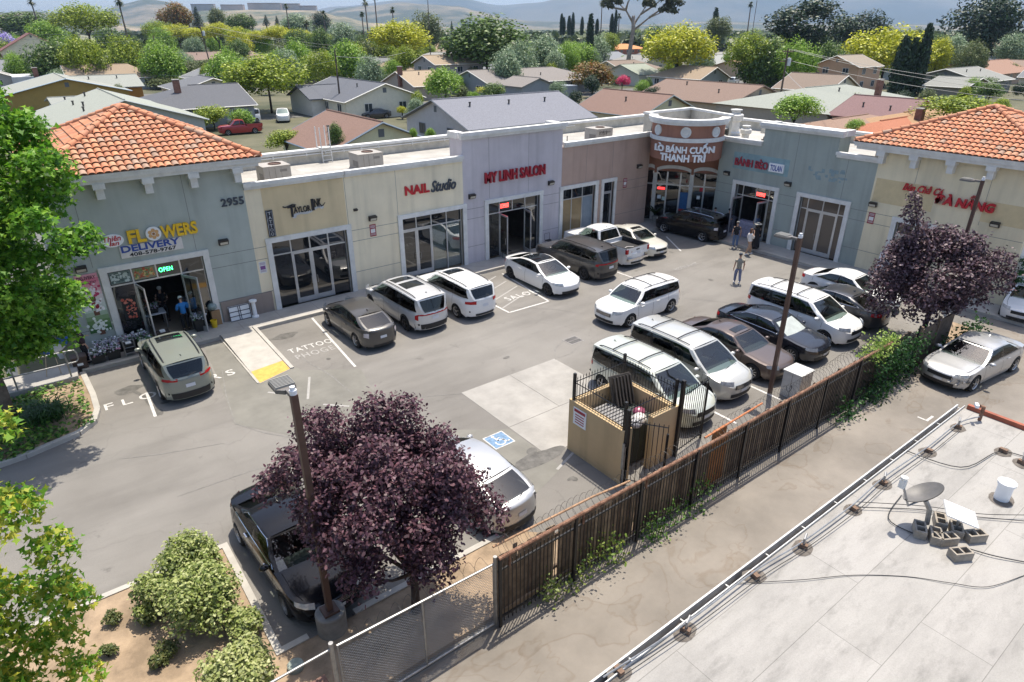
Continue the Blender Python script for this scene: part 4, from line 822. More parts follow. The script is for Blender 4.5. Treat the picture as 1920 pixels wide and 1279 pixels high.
cable(rz_([(1605,948),(1730,957),(1830,970),(1920,972)], ZR+.09), .007, CB, 'upper of two taut cables from the gutter past the dish'); cable(rz_([(1812,1030),(1860,1045),(1920,1056)], ZR+.03), .010, CB, 'cable bundle leaving the concrete blocks to the right'); cable(rz_([(1690,845),(1800,880),(1870,850),(1920,858)], ZR+.04), .01, CB, 'thin cable at the far end of the felt roof')
cable(rz_([(1690,930),(1665,975),(1720,1005)], ZR+.02), .01, CB, 'loose cable curling from the dish horn to the blocks')
# dish on its block base
d0 = Vector(G(1735, 990, ZR)); t = thing('satellite_dish', 'dark grey satellite dish on a short mast standing in concrete blocks', 'satellite dish', d0)
DK = M('dish_grey', (.13,.125,.12), .5, var=.2, scale=3)
mb = MB(); mb.tube([d0+Vector((0,0,.1)), d0+Vector((-.02,.03,.42)), d0+Vector((-.08,.12,.60))], .045, 8); mb.build('mast', STEEL, t)
nrm = (Vector(-FW)*.16+(Vector(XR)*-.40+Vector(UPV)*.90)*.95).normalized(); ux = (Vector(XR)*.9+Vector(UPV)*.42); ux = (ux-nrm*ux.dot(nrm)).normalized(); uy = nrm.cross(ux); c0 = d0+Vector((-.08,.12,.62))+nrm*.05
rows = [[tuple(c0+ux*(.36*r_*math.cos(2*math.pi*k/28))+uy*(.27*r_*math.sin(2*math.pi*k/28))+nrm*(.11*r_*r_)) for k in range(28)] for r_ in (.01,.3,.6,.85,1.0)]
mb = MB(); mb.grid(rows, True); mb.grid([[tuple(Vector(p)-nrm*.012) for p in r_] for r_ in rows][::-1], True); mb.build('reflector', DK, t, smooth=True)
e0 = c0+uy*.46+nrm*.05; e1 = c0+nrm*.62+uy*.12
e1 = c0+nrm*.42-ux*.30
mb = MB(); mb.tube([c0-nrm*.03, c0-nrm*.02-ux*.34, e1], .022, 6); mb.build('feed_arm', STEEL, t); mb = MB(); mb.obox(e1, .1, .1, .16); mb.lathe(e1, [(.05,.05),(.06,.14),(.0,.16)], 12); mb.build('feed_horn', WHITE, t)
CM = M('concrete_block', (.30,.265,.22), .95, var=.2, scale=6, bump=.4, bscale=50)
def cinder(px, py, rz, k, lb):
    q = Vector(G(px, py, ZR)); q.z += .1; t_ = thing('concrete_block', lb, 'concrete block', (q.x, q.y, ZR), R(rz), 'concrete blocks round the dish mast')
    mb = MB(); L_, W_, H_, T = .34, .19, .17, .03
    for a in ((-L_/2,L_/2,-W_/2,-W_/2+T),(-L_/2,L_/2,W_/2-T,W_/2)): mb.box(a[0],a[1],a[2],a[3],0,H_)
    for x in (-L_/2, -T/2, L_/2-T): mb.box(x, x+T, -W_/2+T, W_/2-T, 0, H_)
    mb.build('block_shell', CM, t_, local=True)
for k, (px, py, rz, lb) in enumerate([(1722,1000,28,'hollow concrete block at the foot of the dish mast'),(1752,1012,28,'hollow concrete block just right of the dish mast'),(1772,1018,-30,'front left of the two hollow blocks under the white panel'),(1798,1046,-30,'front right of the hollow blocks, nearest the bottom'),(1825,1012,-30,'hollow concrete block at the right end of the cluster'),(1760,985,28,'hollow concrete block behind the dish mast'),(1790,1000,28,'hollow concrete block hidden under the white panel')]): cinder(px, py, rz, k, lb)
q = Vector(G(1790, 1000, ZR)); t = thing('internet_antenna', 'tilted white rectangular antenna panel propped on the concrete blocks', 'antenna', q)
mb = MB(); mb.obox((q.x+.02, q.y+.02, ZR+.42), .60, .34, .03, R(-48), R(18), R(20)); mb.build('antenna_panel', LWHITE, t); mb = MB(); mb.tube([(q.x,q.y,ZR+.02),(q.x,q.y+.02,ZR+.4)], .025, 6); mb.build('kickstand', STEEL, t)
q = G(1877, 935, ZR); t = thing('roof_vent', 'white round vent pipe with a cap on the felt roof', 'roof vent', q)
mb = MB(); mb.lathe((q[0],q[1],ZR), [(.13,.0),(.13,.34),(.155,.34),(.16,.40),(.0,.42)], 20); mb.build('vent_cap', LWHITE, t, smooth=True, sharp=40); mb = MB(); mb.poly([(p[0],p[1],ZR+.006) for p in blob(q[0],q[1],.3,.22,0,99,14)]); mb.build('tar_patch', TAR, t)
q = G(1836, 788, ZR); t = thing('gas_pipe', 'rusty upright pipe with a white valve at the far roof corner', 'pipe', q); mb = MB(); mb.tube([q, (q[0],q[1],ZR+.36), (q[0]-.12,q[1]+.06,ZR+.4)], .04, 8); mb.build('riser', RUST, t); mb = MB(); mb.obox((q[0]-.18,q[1]+.1,ZR+.42), .16,.07,.07,.5); mb.build('valve', LWHITE, t)
# ================================================================== STREET FURNITURE
def light_pole(x, y, h, lb, base=.0, hd=(0,1)):
    t = thing('light_pole', lb, 'light pole', (x, y, 0), group='parking lot light poles')
    if base:
        mb = MB(); mb.lathe((x,y,0), [(.33,0),(.33,base-.03),(.31,base),(0,base+.002)], 24); mb.build('concrete_base', M('pole_base_concrete', (.22,.21,.195), .9, var=.2, scale=2), t, smooth=True, sharp=30); mb = MB(); mb.box(x-.17,x+.17,y-.17,y+.17,base,base+.06); mb.build('base_plate', BROWN, t)
    mb = MB(); mb.box(x-.065,x+.065,y-.065,y+.065,base,h); mb.build('pole', BROWN, t)
    mb = MB(); mb.cyl((x,y,0), .07, h, h+.09, 12); mb.cyl((x,y+.0,0), .05, h+.09, h+.16, 10); mb.build('photocell', M('photocell_white', (.7,.72,.75), .3, var=0), t)
    mb = MB(); mb.box(x-.05,x+.05,y+.065,y+.3,h-.1,h-.02); mb.add([(x-.07,y+.28,h-.12),(x+.07,y+.28,h-.12),(x+.20,y+.42,h-.12),(x-.20,y+.42,h-.12),(x-.07,y+.28,h-.03),(x+.07,y+.28,h-.03),(x+.20,y+.42,h-.04),(x-.20,y+.42,h-.04)], [(0,3,2,1),(4,5,6,7),(0,1,5,4),(1,2,6,5),(2,3,7,6),(3,0,4,7)]); mb.box(x-.20,x+.20,y+.42,y+.85,h-.12,h-.05); mb.build('lamp_head', M('lamp_head_grey', (.16,.15,.14), .5, var=.05), t)
    mb = MB()
    for k in range(8): mb.box(x-.19,x+.19,y+.43+k*.052,y+.448+k*.052,h-.05,h-.0)
    mb.build('cooling_fins', M('lamp_fin_grey', (.34,.33,.30), .5, var=.05), t); return t
light_pole(3.12, 10.72, 6.22, 'brown light pole on a round concrete base in front of the nearer plum tree', .68); light_pole(20.5, 10.9, 6.0, 'brown light pole rising beside the grey electrical cabinet between parked cars'); light_pole(34.3, 10.4, 6.25, 'brown light pole rising through the far plum tree')
t = thing('electrical_cabinet', 'pale grey electrical cabinet with graffiti at the foot of the middle light pole', 'cabinet', (21.0, 10.3, 0)); mb = MB(); mb.box(20.75,21.55,9.95,10.65,-.02,1.0); mb.box(20.72,21.58,9.92,10.68,1.0,1.05); mb.build('cabinet_box', M('cabinet_grey', (.52,.52,.50), .6, var=.08), t)
mb = MB(); mb.tube([(20.744,10.2+.05*math.cos(a)+.03*a,.4+.16*math.sin(a)) for a in [i*.5 for i in range(14)]], .008, 4); mb.build('graffiti', CHAR, t); mb = MB(); mb.box(20.744,20.75,10.29,10.3,.05,.97); mb.build('door_seam', DARK, t)
# -------- enclosure for the bins
EX0, EX1, EY0, EY1, EZ = 12.1, 14.5, 10.5, 12.85, 1.87
t = thing('bin_enclosure', 'tan stucco bin enclosure topped with black spiked railings', 'bin enclosure', (13.3, 11.7, 0)); ST = stucco('tan_enclosure_stucco', '#ccb28a')
mb = MB(); mb.box(EX0,EX0+.2,EY0,EY1,-.02,EZ); mb.box(EX0+.2,EX1,EY1-.2,EY1,-.02,EZ); mb.box(EX1-.2,EX1,EY0,EY1-.2,-.02,EZ); mb.box(EX0+.2,EX0+.35,EY0,EY0+.2,-.02,EZ); mb.box(EX0+1.25,EX1-.2,EY0,EY0+.2,-.02,EZ); mb.build('wall', ST, t)
def railing(mb, a, b, z0, z1, n, spike=True, r=.011):
    a = Vector((*a, 0)); b = Vector((*b, 0)); d = b-a
    for z in (z0+.06, z1-.14): mb.tube([a+Vector((0,0,z)), b+Vector((0,0,z))], .02, 4)
    for k in range(n+1):
        p = a+d*(k/n); mb.tube([p+Vector((0,0,z0)), p+Vector((0,0,z1-.05))], r, 4)
        if spike: mb.tube([p+Vector((0,0,z1-.06)), p+Vector((0,0,z1+.03))], .022, 4, .002)
mb = MB(); q = .1
railing(mb, (EX0+q,EY0+q), (EX0+q,EY1-q), EZ, EZ+.75, 18); railing(mb, (EX0+q,EY1-q), (EX1-q,EY1-q), EZ, EZ+.75, 18); railing(mb, (EX1-q,EY1-q), (EX1-q,EY0+q), EZ, EZ+.75, 18); railing(mb, (EX1-q,EY0+q), (EX0+q,EY0+q), EZ, EZ+.75, 18); mb.build('railing', BLACK, t)
for p in ((EX0+q,EY0+q),(EX0+q,EY1-q),(EX1-q,EY1-q),(EX1-q,EY0+q)): mb = MB(); mb.box(p[0]-.04,p[0]+.04,p[1]-.04,p[1]+.04,EZ,EZ+.92); mb.build('post', BLACK, t)
mb = MB(); mb.box(EX1-.02,EX1+.08,EY0-.1,EY0,0,EZ+.9); mb.build('post', BLACK, t); mb = MB(); mb.box(EX0+.02,EX0+.12,EY0-.1,EY0,0,EZ+.75); mb.build('post', BLACK, t)
mb = MB(); railing(mb, (EX0+.15,EY0-.08), (EX0+.75,EY0-.95), .12, 2.35, 8, False, .014); mb.tube([(EX0+.75,EY0-.95,.1),(EX0+.75,EY0-.95,2.0)], .045, 4); mb.build('gate', BLACK, t)
mb = MB(); railing(mb, (EX1+.05,EY0-.05), (EX1+1.55,EY0+.12), .12, 2.35, 12, True, .013); mb.tube([(EX1+1.55,EY0+.12,.0),(EX1+1.55,EY0+.12,2.1)], .045, 4); mb.build('gate', BLACK, t)
mb = MB(); mb.box(EX0-.03,EX0-.005,11.9,12.55,1.05,1.65) if False else mb.box(EX0-.02,EX0-.003,12.05,12.62,1.12,1.72); mb.mat(1)
for z0, z1 in ((1.58,1.68),): mb.box(EX0-.024,EX0-.02,12.09,12.58,z0,z1)
for k in range(4): mb.box(EX0-.024,EX0-.02,12.14,12.53,1.2+.09*k,1.235+.09*k)
mb.build('warning_sign', [LWHITE, M('sign_red_print', (.35,.03,.05), .6, var=0)], t)
mb = MB(); mb.box(EX0-.03,EX0+.0,10.42,10.5,.6,1.5); mb.box(EX0+.0,EX0+.1,10.4,10.47,.1,1.4); mb.build('gate_hinge', STEEL, t)
t = thing('waste_bin', 'dark steel waste skip with ribbed grey lids, one lid thrown open', 'waste skip', (13.3, 11.7, 0))
mb = MB(); mb.prism([(12.5,10.95),(14.15,10.95),(14.15,12.45),(12.5,12.45)], .1, 1.35); mb.build('bin_body', M('bin_dark_green', (.03,.04,.035), .6), t)
mb = MB(); mb.obox((12.98,11.75,1.44), .85, 1.5, .05, 0, R(-4))
for k in range(9): mb.obox((12.98,11.1+k*.16,1.485-(k-4)*.011), .84, .05, .04, 0, R(-4))
mb.build('lid', M('lid_grey_plastic', (.24,.235,.23), .5, var=.1), t)
mb = MB(); mb.obox((13.85,12.3,1.85), .8, .06, 1.0, R(-12), R(-22))
for k in range(6): mb.obox((13.55+k*.12,12.25-k*.025,1.86), .045, .08, .95, R(-12), R(-22))
mb.build('open_lid', M('open_lid_plastic', (.07,.06,.05), .5, var=.15), t)
for k, (x, y, s, c, lb) in enumerate([(13.5,11.15,.24,(.6,.58,.55),'white bin bag lying on the open waste skip'),(13.8,11.45,.2,(.30,.08,.14),'dark pink bin bag beside the white one on the skip'),(13.2,11.02,.18,(.4,.4,.42),'grey bin bag at the front of the waste skip')]):
    mb = MB(); rr = random.Random(k); mb.ball((x,y,1.45), s, s*.9, s*.75, 14, 9)
    mb.v = [(p[0]+rr.gauss(0,.012),p[1]+rr.gauss(0,.012),p[2]+rr.gauss(0,.012)) for p in mb.v]; solo('bin_bag', mb, M('bag%d' % k, c, .35, var=.2, scale=8), lb, 'bin bag', smooth=True)
# -------- the long fence
FY = 8.6
t = thing('iron_fence', 'long black iron picket fence along the alley', 'fence', (16, FY, 0))
mb = MB()
for k in range(int((26.4-6.25)/.115)): x = 6.25+k*.115; mb.box(x-.009,x+.009,FY-.009,FY+.009,.05,1.82)
mb.build('pickets', BLACK, t)
mb = MB()
for z in (.2, 1.62): mb.box(6.2,26.4,FY-.02,FY+.02,z,z+.045)
mb.build('rail', BLACK, t)
for k in range(10):
    mb = MB(); x = 6.22+k*2.24; mb.box(x-.035,x+.035,FY-.075,FY-.022,-.02,2.0); mb.build('post', BLACK, t)
WOODS = [M('fence_wood_%d' % i, c, .92, var=.3, scale=5, detail=6) for i, c in enumerate(['#7a6a59','#8a7966','#65564a','#9a8873','#6f6153'])]+[M('fence_wood_new', '#94663f', .9, var=.2, scale=5)]
t = thing('wooden_fence', 'weathered grey brown board fence standing behind the iron pickets', 'fence', (16, 8.9, 0))
rr = random.Random(12); mb = MB(); x = 6.3
while x < 26.5:
    w_ = rr.uniform(.12,.15); h_ = 1.66+rr.gauss(0,.035)+(.12 if x < 8 else 0); mb.mat(rr.randrange(5) if not (13.9 < x < 14.7) else 5)
    if x > 13.85 and x < 14.6: h_ = 2.02
    if rr.random() > .012: mb.obox((x+w_/2, 8.86+rr.uniform(-.012,.012), h_/2), w_-.005, .022, h_, rr.gauss(0,.02), 0, rr.gauss(0,.008))
    x += w_
mb.build('boards', WOODS, t)
mb = MB()
for z in (.35, 1.35): mb.box(6.3,26.5,8.88,8.93,z,z+.09)
mb.build('rail', WOODS[2], t)
t = thing('rusty_pipe_rail', 'rusty orange pipe rail running on top of the iron fence', 'pipe rail', (15, FY, 1.9)); mb = MB(); mb.tube([(6.2,8.57,2.03),(10,8.57,2.0),(15,8.57,1.96),(20,8.56,1.97),(24.2,8.57,1.95)], .045, 8); mb.build('pipe', RUST, t)
mb = MB()
for k in range(9): mb.box(6.5+k*2.2-.02,6.5+k*2.2+.02,8.55,8.59,1.66,1.99)
mb.build('bracket', RUST, t)
solo('pipe_length', MB().tube([(13.4,8.72,2.1),(16.2,8.78,2.16)], .03, 8), M('orange_pipe', (.46,.17,.07), .7, var=.15), 'bright orange pipe length lying among the razor wire', 'pipe'); solo('pipe_length', MB().tube([(6.3,8.92,2.05),(9.2,8.8,2.08),(10.4,8.7,2.05)], .028, 8), M('tan_rail', (.36,.22,.13), .8, var=.2), 'tan pipe length behind the razor wire at the near end of the fence', 'pipe')
def razor(x0, x1, y, z, rad, pitch, lb, jx=0.03, seed=1):
    rr = random.Random(seed); pts = []; n = int((x1-x0)/pitch*14)
    for i in range(n+1):
        a = 2*math.pi*i/14; wob = 1+.14*math.sin(i*.043+seed); pts.append((x0+(x1-x0)*i/n+.03*math.sin(i*.9), y+rad*wob*math.cos(a)*.85, z+rad*wob*math.sin(a)+.03*math.sin(i*.02)))
    mb = MB(); mb.tube(pts, .0045, 3, cap=False)
    return solo('razor_wire', mb, M('razor_wire_steel', (.12,.115,.11), .5, .5, var=.1), lb, 'razor wire')
razor(6.3, 24.0, 8.74, 2.1, .24, .20, 'long coil of razor wire along the top of the fence'); razor(3.0, 6.2, 9.0, 1.55, .24, .3, 'razor wire coil behind the chain link gate', seed=4)
# gate of chain link
t = thing('chain_link_gate', 'galvanised chain link gate panel at the near end of the fence', 'gate', (4.4, 8.66, 0)); mb = MB()
mb.tube([(2.55,8.66,.06),(2.55,8.66,2.0),(6.12,8.66,1.86),(6.12,8.66,.06),(2.55,8.66,.06)], .028, 8); mb.tube([(4.35,8.66,.06),(4.35,8.66,1.93)], .024, 8); mb.build('frame', STEEL, t)
mb = MB(); x0, x1, z0, z1, P2 = 2.57, 6.1, .08, 1.86, .075
k = x0-(z1-z0)
while k < x1:
    a = max(k, x0); b = min(k+(z1-z0), x1)
    if b > a+.02:
        mb.tube([(a,8.66,z0+(a-k)),(b,8.66,z0+(b-k))], .0035, 3, cap=False); mb.tube([(a,8.664,z1-(a-k)),(b,8.664,z1-(b-k))], .0035, 3, cap=False)
    k += P2
mb.build('wire_mesh', STEEL, t)
mb = MB(); mb.tube([(6.17,8.66,-.02),(6.17,8.66,2.05)], .045, 10); mb.build('gate_post', STEEL, t)
t = thing('chain_link_fence', 'chain link run continuing left from the gate under razor wire', 'fence', (1.0, 8.7, 0)); mb = MB(); mb.tube([(2.45,8.7,-.02),(2.45,8.7,2.1)], .045, 10); mb.tube([(-2,8.7,1.9),(2.45,8.7,1.95)], .025, 8); mb.build('frame', STEEL, t)
mb = MB(); mb.box(1.2,2.45,9.25,9.5,-.02,.42)
for k in range(5): mb.box(1.2+k*.25,1.205+k*.25,9.248,9.25,.12,.42)
solo('block_wall', mb, M('red_brown_block', (.17,.10,.08), .9, var=.25, scale=5), 'low red brown block wall below the near light pole', 'wall')
q = G(555, 1252, .12); solo('valve_box', MB().lathe((q[0],q[1],.12), [(.17,0),(.17,.10),(.15,.12),(0,.125)], 16), M('valve_green_grey', (.28,.32,.28), .8, var=.2), 'round pale green valve cover in the bed by the light pole', 'valve cover', smooth=True, sharp=30)
t = thing('timber_panel', 'dark timber fence panel with a sloping capping under the far plum tree', 'fence', (29.0, 8.2, 0)); mb = MB(); mb.box(26.6,29.8,8.55,8.6,-.02,1.7)
mb.build('panel', WOODS[2], t); mb = MB(); mb.box(26.55,26.65,8.5,8.62,-.02,1.9); mb.build('post', WOODS[0], t); mb = MB(); mb.box(28.2,28.3,8.5,8.62,-.02,1.9); mb.build('post', WOODS[0], t)
# -------- what stands before the flower shop
t = thing('handrail', 'pale steel pipe handrail along the side walkway', 'handrail', (-1.4, 27.9, .3)); mb = MB()
for z in (.55, 1.05): mb.tube([(-8,27.62,.3+z),(0.05,27.62,.3+z)], .028, 8)
mb.tube([(0.05,27.62,1.35),(.22,27.62,1.33),(.28,27.62,1.2),(.28,27.62,.95),(.2,27.62,.85),(0.05,27.62,.85)], .028, 8); mb.build('rail', STEEL, t)
for k in range(5): mb = MB(); mb.tube([(-.1-k*1.7,27.62,.1),(-.1-k*1.7,27.62,1.35)], .03, 8); mb.build('post', STEEL, t)
q = G(118, 700, .3); t = thing('wreath_easel', 'blue and white ring wreath on a three legged easel by the walkway', 'wreath', (q[0], q[1], .3)); wx, wy, wz = q[0]-.1, q[1]+.2, 1.75
mb = MB(); rowsr = []
for i in range(33):
    a = 2*math.pi*i/32; rowsr.append([(wx+(.46+.19*math.cos(b))*math.cos(a), wy+.05*math.sin(b)-.05, wz+(.46+.19*math.cos(b))*math.sin(a)) for b in [k*math.pi/4 for k in range(8)]])
for i in range(32):
    mb.mat(0 if (i//4) % 2 else 1); n0 = len(mb.v); mb.v.extend(rowsr[i]+rowsr[i+1])
    for j in range(8): mb.f.append([n0+j, n0+(j+1) % 8, n0+8+(j+1) % 8, n0+8+j]); mb.m.append(mb.mi)
mb.build('wreath_ring', [M('wreath_blue', (.03,.10,.42), .6), M('wreath_white', (.62,.64,.68), .6)], t, smooth=True)
mb = MB()
for k in range(7):
    a = R(120+k*26); plq = [(wx+.46*math.cos(a)+.07*math.cos(b), wy-.12, wz+.46*math.sin(a)+.07*math.sin(b)) for b in [i*math.pi/5 for i in range(10)]]; mb.poly(plq)
mb.build('wreath_flower', MATS['wreath_white'], t); mb = MB()
for dx, dy in ((-.42,-.15),(.05,-.2),(.42,.35)): mb.tube([(wx+dx*.05,wy+.06,wz+.5),(wx+dx,wy+dy,.3)], .016, 5)
mb.build('easel_leg', M('easel_wood', (.42,.34,.24), .7), t)
def bucket(x, y, z, r, h, mat, lb, rim=True, nm='bucket'):
    mb = MB(); mb.lathe((x,y,z), [(0,.002),(r*.82,0),(r,h),(r*1.06,h),(r*1.06,h-.03),(r*.97,h-.03),(r*.9,h-.06),(r*.8,.03),(0,.03)], 18); return solo(nm, mb, mat, lb, 'bucket', smooth=True, sharp=40)
BKW = M('white_plastic', (.62,.63,.62), .4, var=.05); q = G(25, 705, .3); bucket(q[0], q[1]+.1, .3, .2, .42, BKW, 'white plastic bucket at the left edge by the maple trunk'); q = G(112, 672, .3); bucket(q[0]+.1, q[1], .3, .13, .18, BKW, 'small white tub behind the wreath easel')
t = thing('planter_box', 'brown square planter box at the end of the walkway handrail', 'planter', (.35, 28.3, .15)); mb = MB(); mb.box(.05,.55,28.45,28.9,.15,.6); mb.box(.02,.58,28.42,28.93,.6,.66); mb.build('box', M('planter_brown', (.075,.05,.04), .7, var=.15), t); mb = MB(); mb.box(.2,.4,28.443,28.45,.3,.4); mb.build('label_card', LWHITE, t)
BWRAP = [M('bouquet_white', (.66,.66,.70), .5, var=.15, scale=9), M('bouquet_lilac', (.40,.38,.52), .5, var=.15, scale=9), M('bouquet_leaf', (.06,.14,.05), .6, var=.3, scale=9), M('bouquet_pink', (.6,.3,.42), .5)]
CRATE = M('black_crate_plastic', (.018,.02,.022), .45, var=.1)
def flower_tub(x, y, sx, sy, h, lb, seed, z=.15, grp='black tubs of wrapped flowers before the open doors', leafy=.25):
    t = thing('flower_tub', lb, 'flower tub', (x, y, z), group=grp); rr = random.Random(seed); mb = MB(); a, b = sx/2, sy/2
    mb.add([(x-a*.85,y-b*.85,z),(x+a*.85,y-b*.85,z),(x+a*.85,y+b*.85,z),(x-a*.85,y+b*.85,z),(x-a,y-b,z+h),(x+a,y-b,z+h),(x+a,y+b,z+h),(x-a,y+b,z+h)], [(0,3,2,1),(4,5,6,7),(0,1,5,4),(1,2,6,5),(2,3,7,6),(3,0,4,7)]); mb.build('tub', CRATE, t)
    mb = MB(); n = int(220*sx*sy/.3)
    for i in range(n):
        px_, py_ = x+rr.uniform(-a*1.15,a*1.15), y+rr.uniform(-b*1.15,b*1.15); pz = z+h+rr.uniform(.02,.22); s = rr.uniform(.025,.06); mb.mat(2 if rr.random() < leafy else (0 if rr.random() < .7 else (1 if rr.random() < .8 else 3)))
        u_ = Vector((rr.gauss(0,1),rr.gauss(0,1),rr.gauss(0,.6))).normalized(); v_ = u_.cross(Vector((rr.gauss(0,1),rr.gauss(0,1),1))).normalized(); c_ = Vector((px_,py_,pz)); mb.poly([c_+u_*s, c_+v_*s, c_-u_*s, c_-v_*s])
    mb.build('flowers', BWRAP, t); return t
for k, (x, y, sx, sy, h, lb) in enumerate([(.95,28.75,.5,.45,.34,'black tub of white wrapped flowers nearest the dark jacketed person'),(1.5,28.8,.5,.45,.36,'black tub of pale flowers second from the left before the banner'),(1.5,29.35,1.0,.4,.4,'long row of white wrapped bouquets under the flower banner'),(2.5,29.3,.7,.45,.45,'tub of white flowers before the left hand pane of the flower shop'),(2.75,28.75,.5,.5,.4,'leafy tub of cut greenery at the foot of the left open door')]): flower_tub(x, y, sx, sy, h, lb, k, leafy=.8 if k == 4 else .2)
flower_tub(5.05, 29.55, .5, .5, .55, 'black bin of white and violet flowers beside the right open door', 21); 
t = thing('flower_cart', 'small wheeled wire trolley of paper goods between the flower tubs', 'trolley', (2.1, 28.7, .15)); mb = MB()
for a in ((1.9,28.5),(2.3,28.5),(2.3,28.9),(1.9,28.9)): mb.tube([(a[0],a[1],.2),(a[0],a[1],.85)], .014, 5)
for z in (.3,.55,.85): mb.tube([(1.9,28.5,z),(2.3,28.5,z),(2.3,28.9,z),(1.9,28.9,z),(1.9,28.5,z)], .012, 5)
mb.build('trolley_frame', STEEL, t); mb = MB(); mb.box(1.93,2.27,28.53,28.87,.32,.44); mb.box(1.95,2.25,28.55,28.85,.57,.66); mb.build('trolley_goods', CRATE, t); mb = MB(); mb.box(2.0,2.2,28.6,28.8,.67,.7); mb.build('paper_stack', LWHITE, t)
bucket(3.15, 28.72, .15, .2, .26, M('red_plastic', (.45,.03,.04), .4), 'low red plastic basin between the flower tubs and the green car'); bucket(3.55, 28.9, .15, .2, .2, BKW, 'white plastic basin before the flower shop doorway'); bucket(5.62, 29.45, .15, .14, .34, M('yellow_plastic', (.70,.47,.02), .4), 'yellow bucket by the cardboard box at the flower shop door')
mb = MB(); mb.box(5.62,6.0,29.6,29.95,.15,.85); solo('cardboard_box', mb, M('cardboard', (.30,.19,.10), .85, var=.1), 'brown cardboard box just inside the right edge of the flower shop front', 'box'); mb = MB(); mb.box(3.25,3.75,29.1,29.45,.15,.6); mb.mat(1).box(3.4,3.6,29.15,29.4,.6,.64); solo('cardboard_box', mb, [M('dark_box', (.06,.045,.04), .7), LWHITE], 'dark box with a white card standing in the flower doorway', 'box')
mb = MB(); mb.ball((5.75,29.75,1.02), .2, .2, .17); rr = random.Random(2); mb.v = [(p[0]+rr.gauss(0,.02),p[1]+rr.gauss(0,.02),p[2]+rr.gauss(0,.02)) for p in mb.v]; solo('plastic_bag', mb, M('clear_bag', (.25,.31,.30), .25, var=.3, scale=8), 'crumpled clear bag on the cardboard box', 'bag', smooth=True)
mb = MB(); mb.lathe((7.46,29.5,.15), [(.0,0),(.16,0),(.16,.06),(.1,.1),(.085,.7),(.12,.74),(.17,.78),(.17,.84),(0,.85)], 20); solo('white_pedestal', mb, LWHITE, 'white column shaped pedestal against the taupe plinth', 'pedestal', smooth=True, sharp=40)
t = thing('window_frame_panel', 'white framed lattice panel leaning against the taupe plinth', 'frame', (6.8, 29.6, .15)); mb = MB(); P3 = lambda s, z, o=0: (6.35+s, 29.56+.14*z-o, .15+z)
def pb(mb, s0, s1, z0, z1, o0=0, o1=.03): mb.add([P3(s0,z0,o0),P3(s1,z0,o0),P3(s1,z1,o0),P3(s0,z1,o0),P3(s0,z0,o1),P3(s1,z0,o1),P3(s1,z1,o1),P3(s0,z1,o1)], [(0,1,2,3),(4,7,6,5),(0,4,5,1),(1,5,6,2),(2,6,7,3),(3,7,4,0)])
pb(mb, 0, .98, 0, .7, 0, .01); mb.build('panel_sheet', LWHITE, t); mb = MB()
for z in (.0,.21,.42,.66): pb(mb, .02, .96, z, z+.03, .01, .03)
for s in (.0,.42,.5,.93): pb(mb, s, s+.03, .03, .66, .01, .026)
mb.build('lattice_bars', CHAR, t)
t = thing('work_table', 'white topped work table inside the flower shop doorway', 'table', (3.6, 30.9, .15)); mb = MB(); mb.box(3.15,4.0,30.7,31.4,.85,.89); mb.build('tabletop', LWHITE, t)
for x, y in ((3.2,30.75),(3.95,30.75),(3.2,31.35),(3.95,31.35)): mb = MB(); mb.box(x-.02,x+.02,y-.02,y+.02,.15,.85); mb.build('leg', STEEL, t)
flower_tub(3.5, 31.0, .5, .4, .2, 'bunch of white and red flowers on the work table', 33, z=.9, grp=None, leafy=.4); flower_tub(5.2, 31.6, .6, .6, .7, 'dark tub of red flowers deep inside the flower shop', 34, grp=None)
t = thing('menu_board', 'white folding menu board with printed lines outside the pale yellow restaurant', 'menu board', (36.4, 14.35, .15))
for sgn in (0, 1):
    mb = MB(); mb.add([(36.32-.0,14.75,.15),(36.32,13.98,.15),(36.5,13.98,1.42),(36.5,14.75,1.42)] if sgn == 0 else [(36.72,14.75,.15),(36.72,13.98,.15),(36.53,13.98,1.42),(36.53,14.75,1.42)], [(0,1,2,3)]); mb.add([(p[0]+.02,p[1],p[2]) for p in mb.v[:4]], [(3,2,1,0)]); mb.build('board_leaf', LWHITE, t)
mb = MB()
for k in range(8): z = .5+.1*k; x = 36.32+.18*(z-.15)/1.27-.004; mb.box(x-.001,x,14.1,14.65-.05*(k % 3),z,z+.02)
mb.build('printed_lines', CHAR, t)
for k, (s, lb) in enumerate([(1.45,'potted palm left of the arched corner entrance'),(-1.9,'potted palm in the shadow right of the arched corner entrance')]):
    q = FD(-s*1.05, .55, .15); t = thing('potted_palm', lb, 'potted plant', q, group='potted palms at the corner entrance'); mb = MB(); mb.lathe(q, [(0,0),(.16,0),(.22,.35),(.24,.35),(.2,.33),(0,.3)], 16); mb.build('pot', M('pale_pot', (.3,.29,.27), .7), t, smooth=True, sharp=40); mb = MB(); rr = random.Random(k+5)
    for i in range(26):
        a = rr.uniform(0,2*math.pi); L_ = rr.uniform(.6,1.1); pts = [Vector(q)+Vector((math.cos(a)*L_*u_*.75, math.sin(a)*L_*u_*.75, .4+L_*1.25*u_-L_*.75*u_*u_)) for u_ in (0,.25,.5,.75,1)]
        sd = Vector((-math.sin(a),math.cos(a),0))
        mb.grid([[p-sd*.07*(1-abs(2*j/4-1)*.8), p+sd*.07*(1-abs(2*j/4-1)*.8)] for j, p in enumerate(pts)])
    mb.build('fronds', leafmat('palm_frond', ['#1c2a14','#2f4420','#24361a']), t)
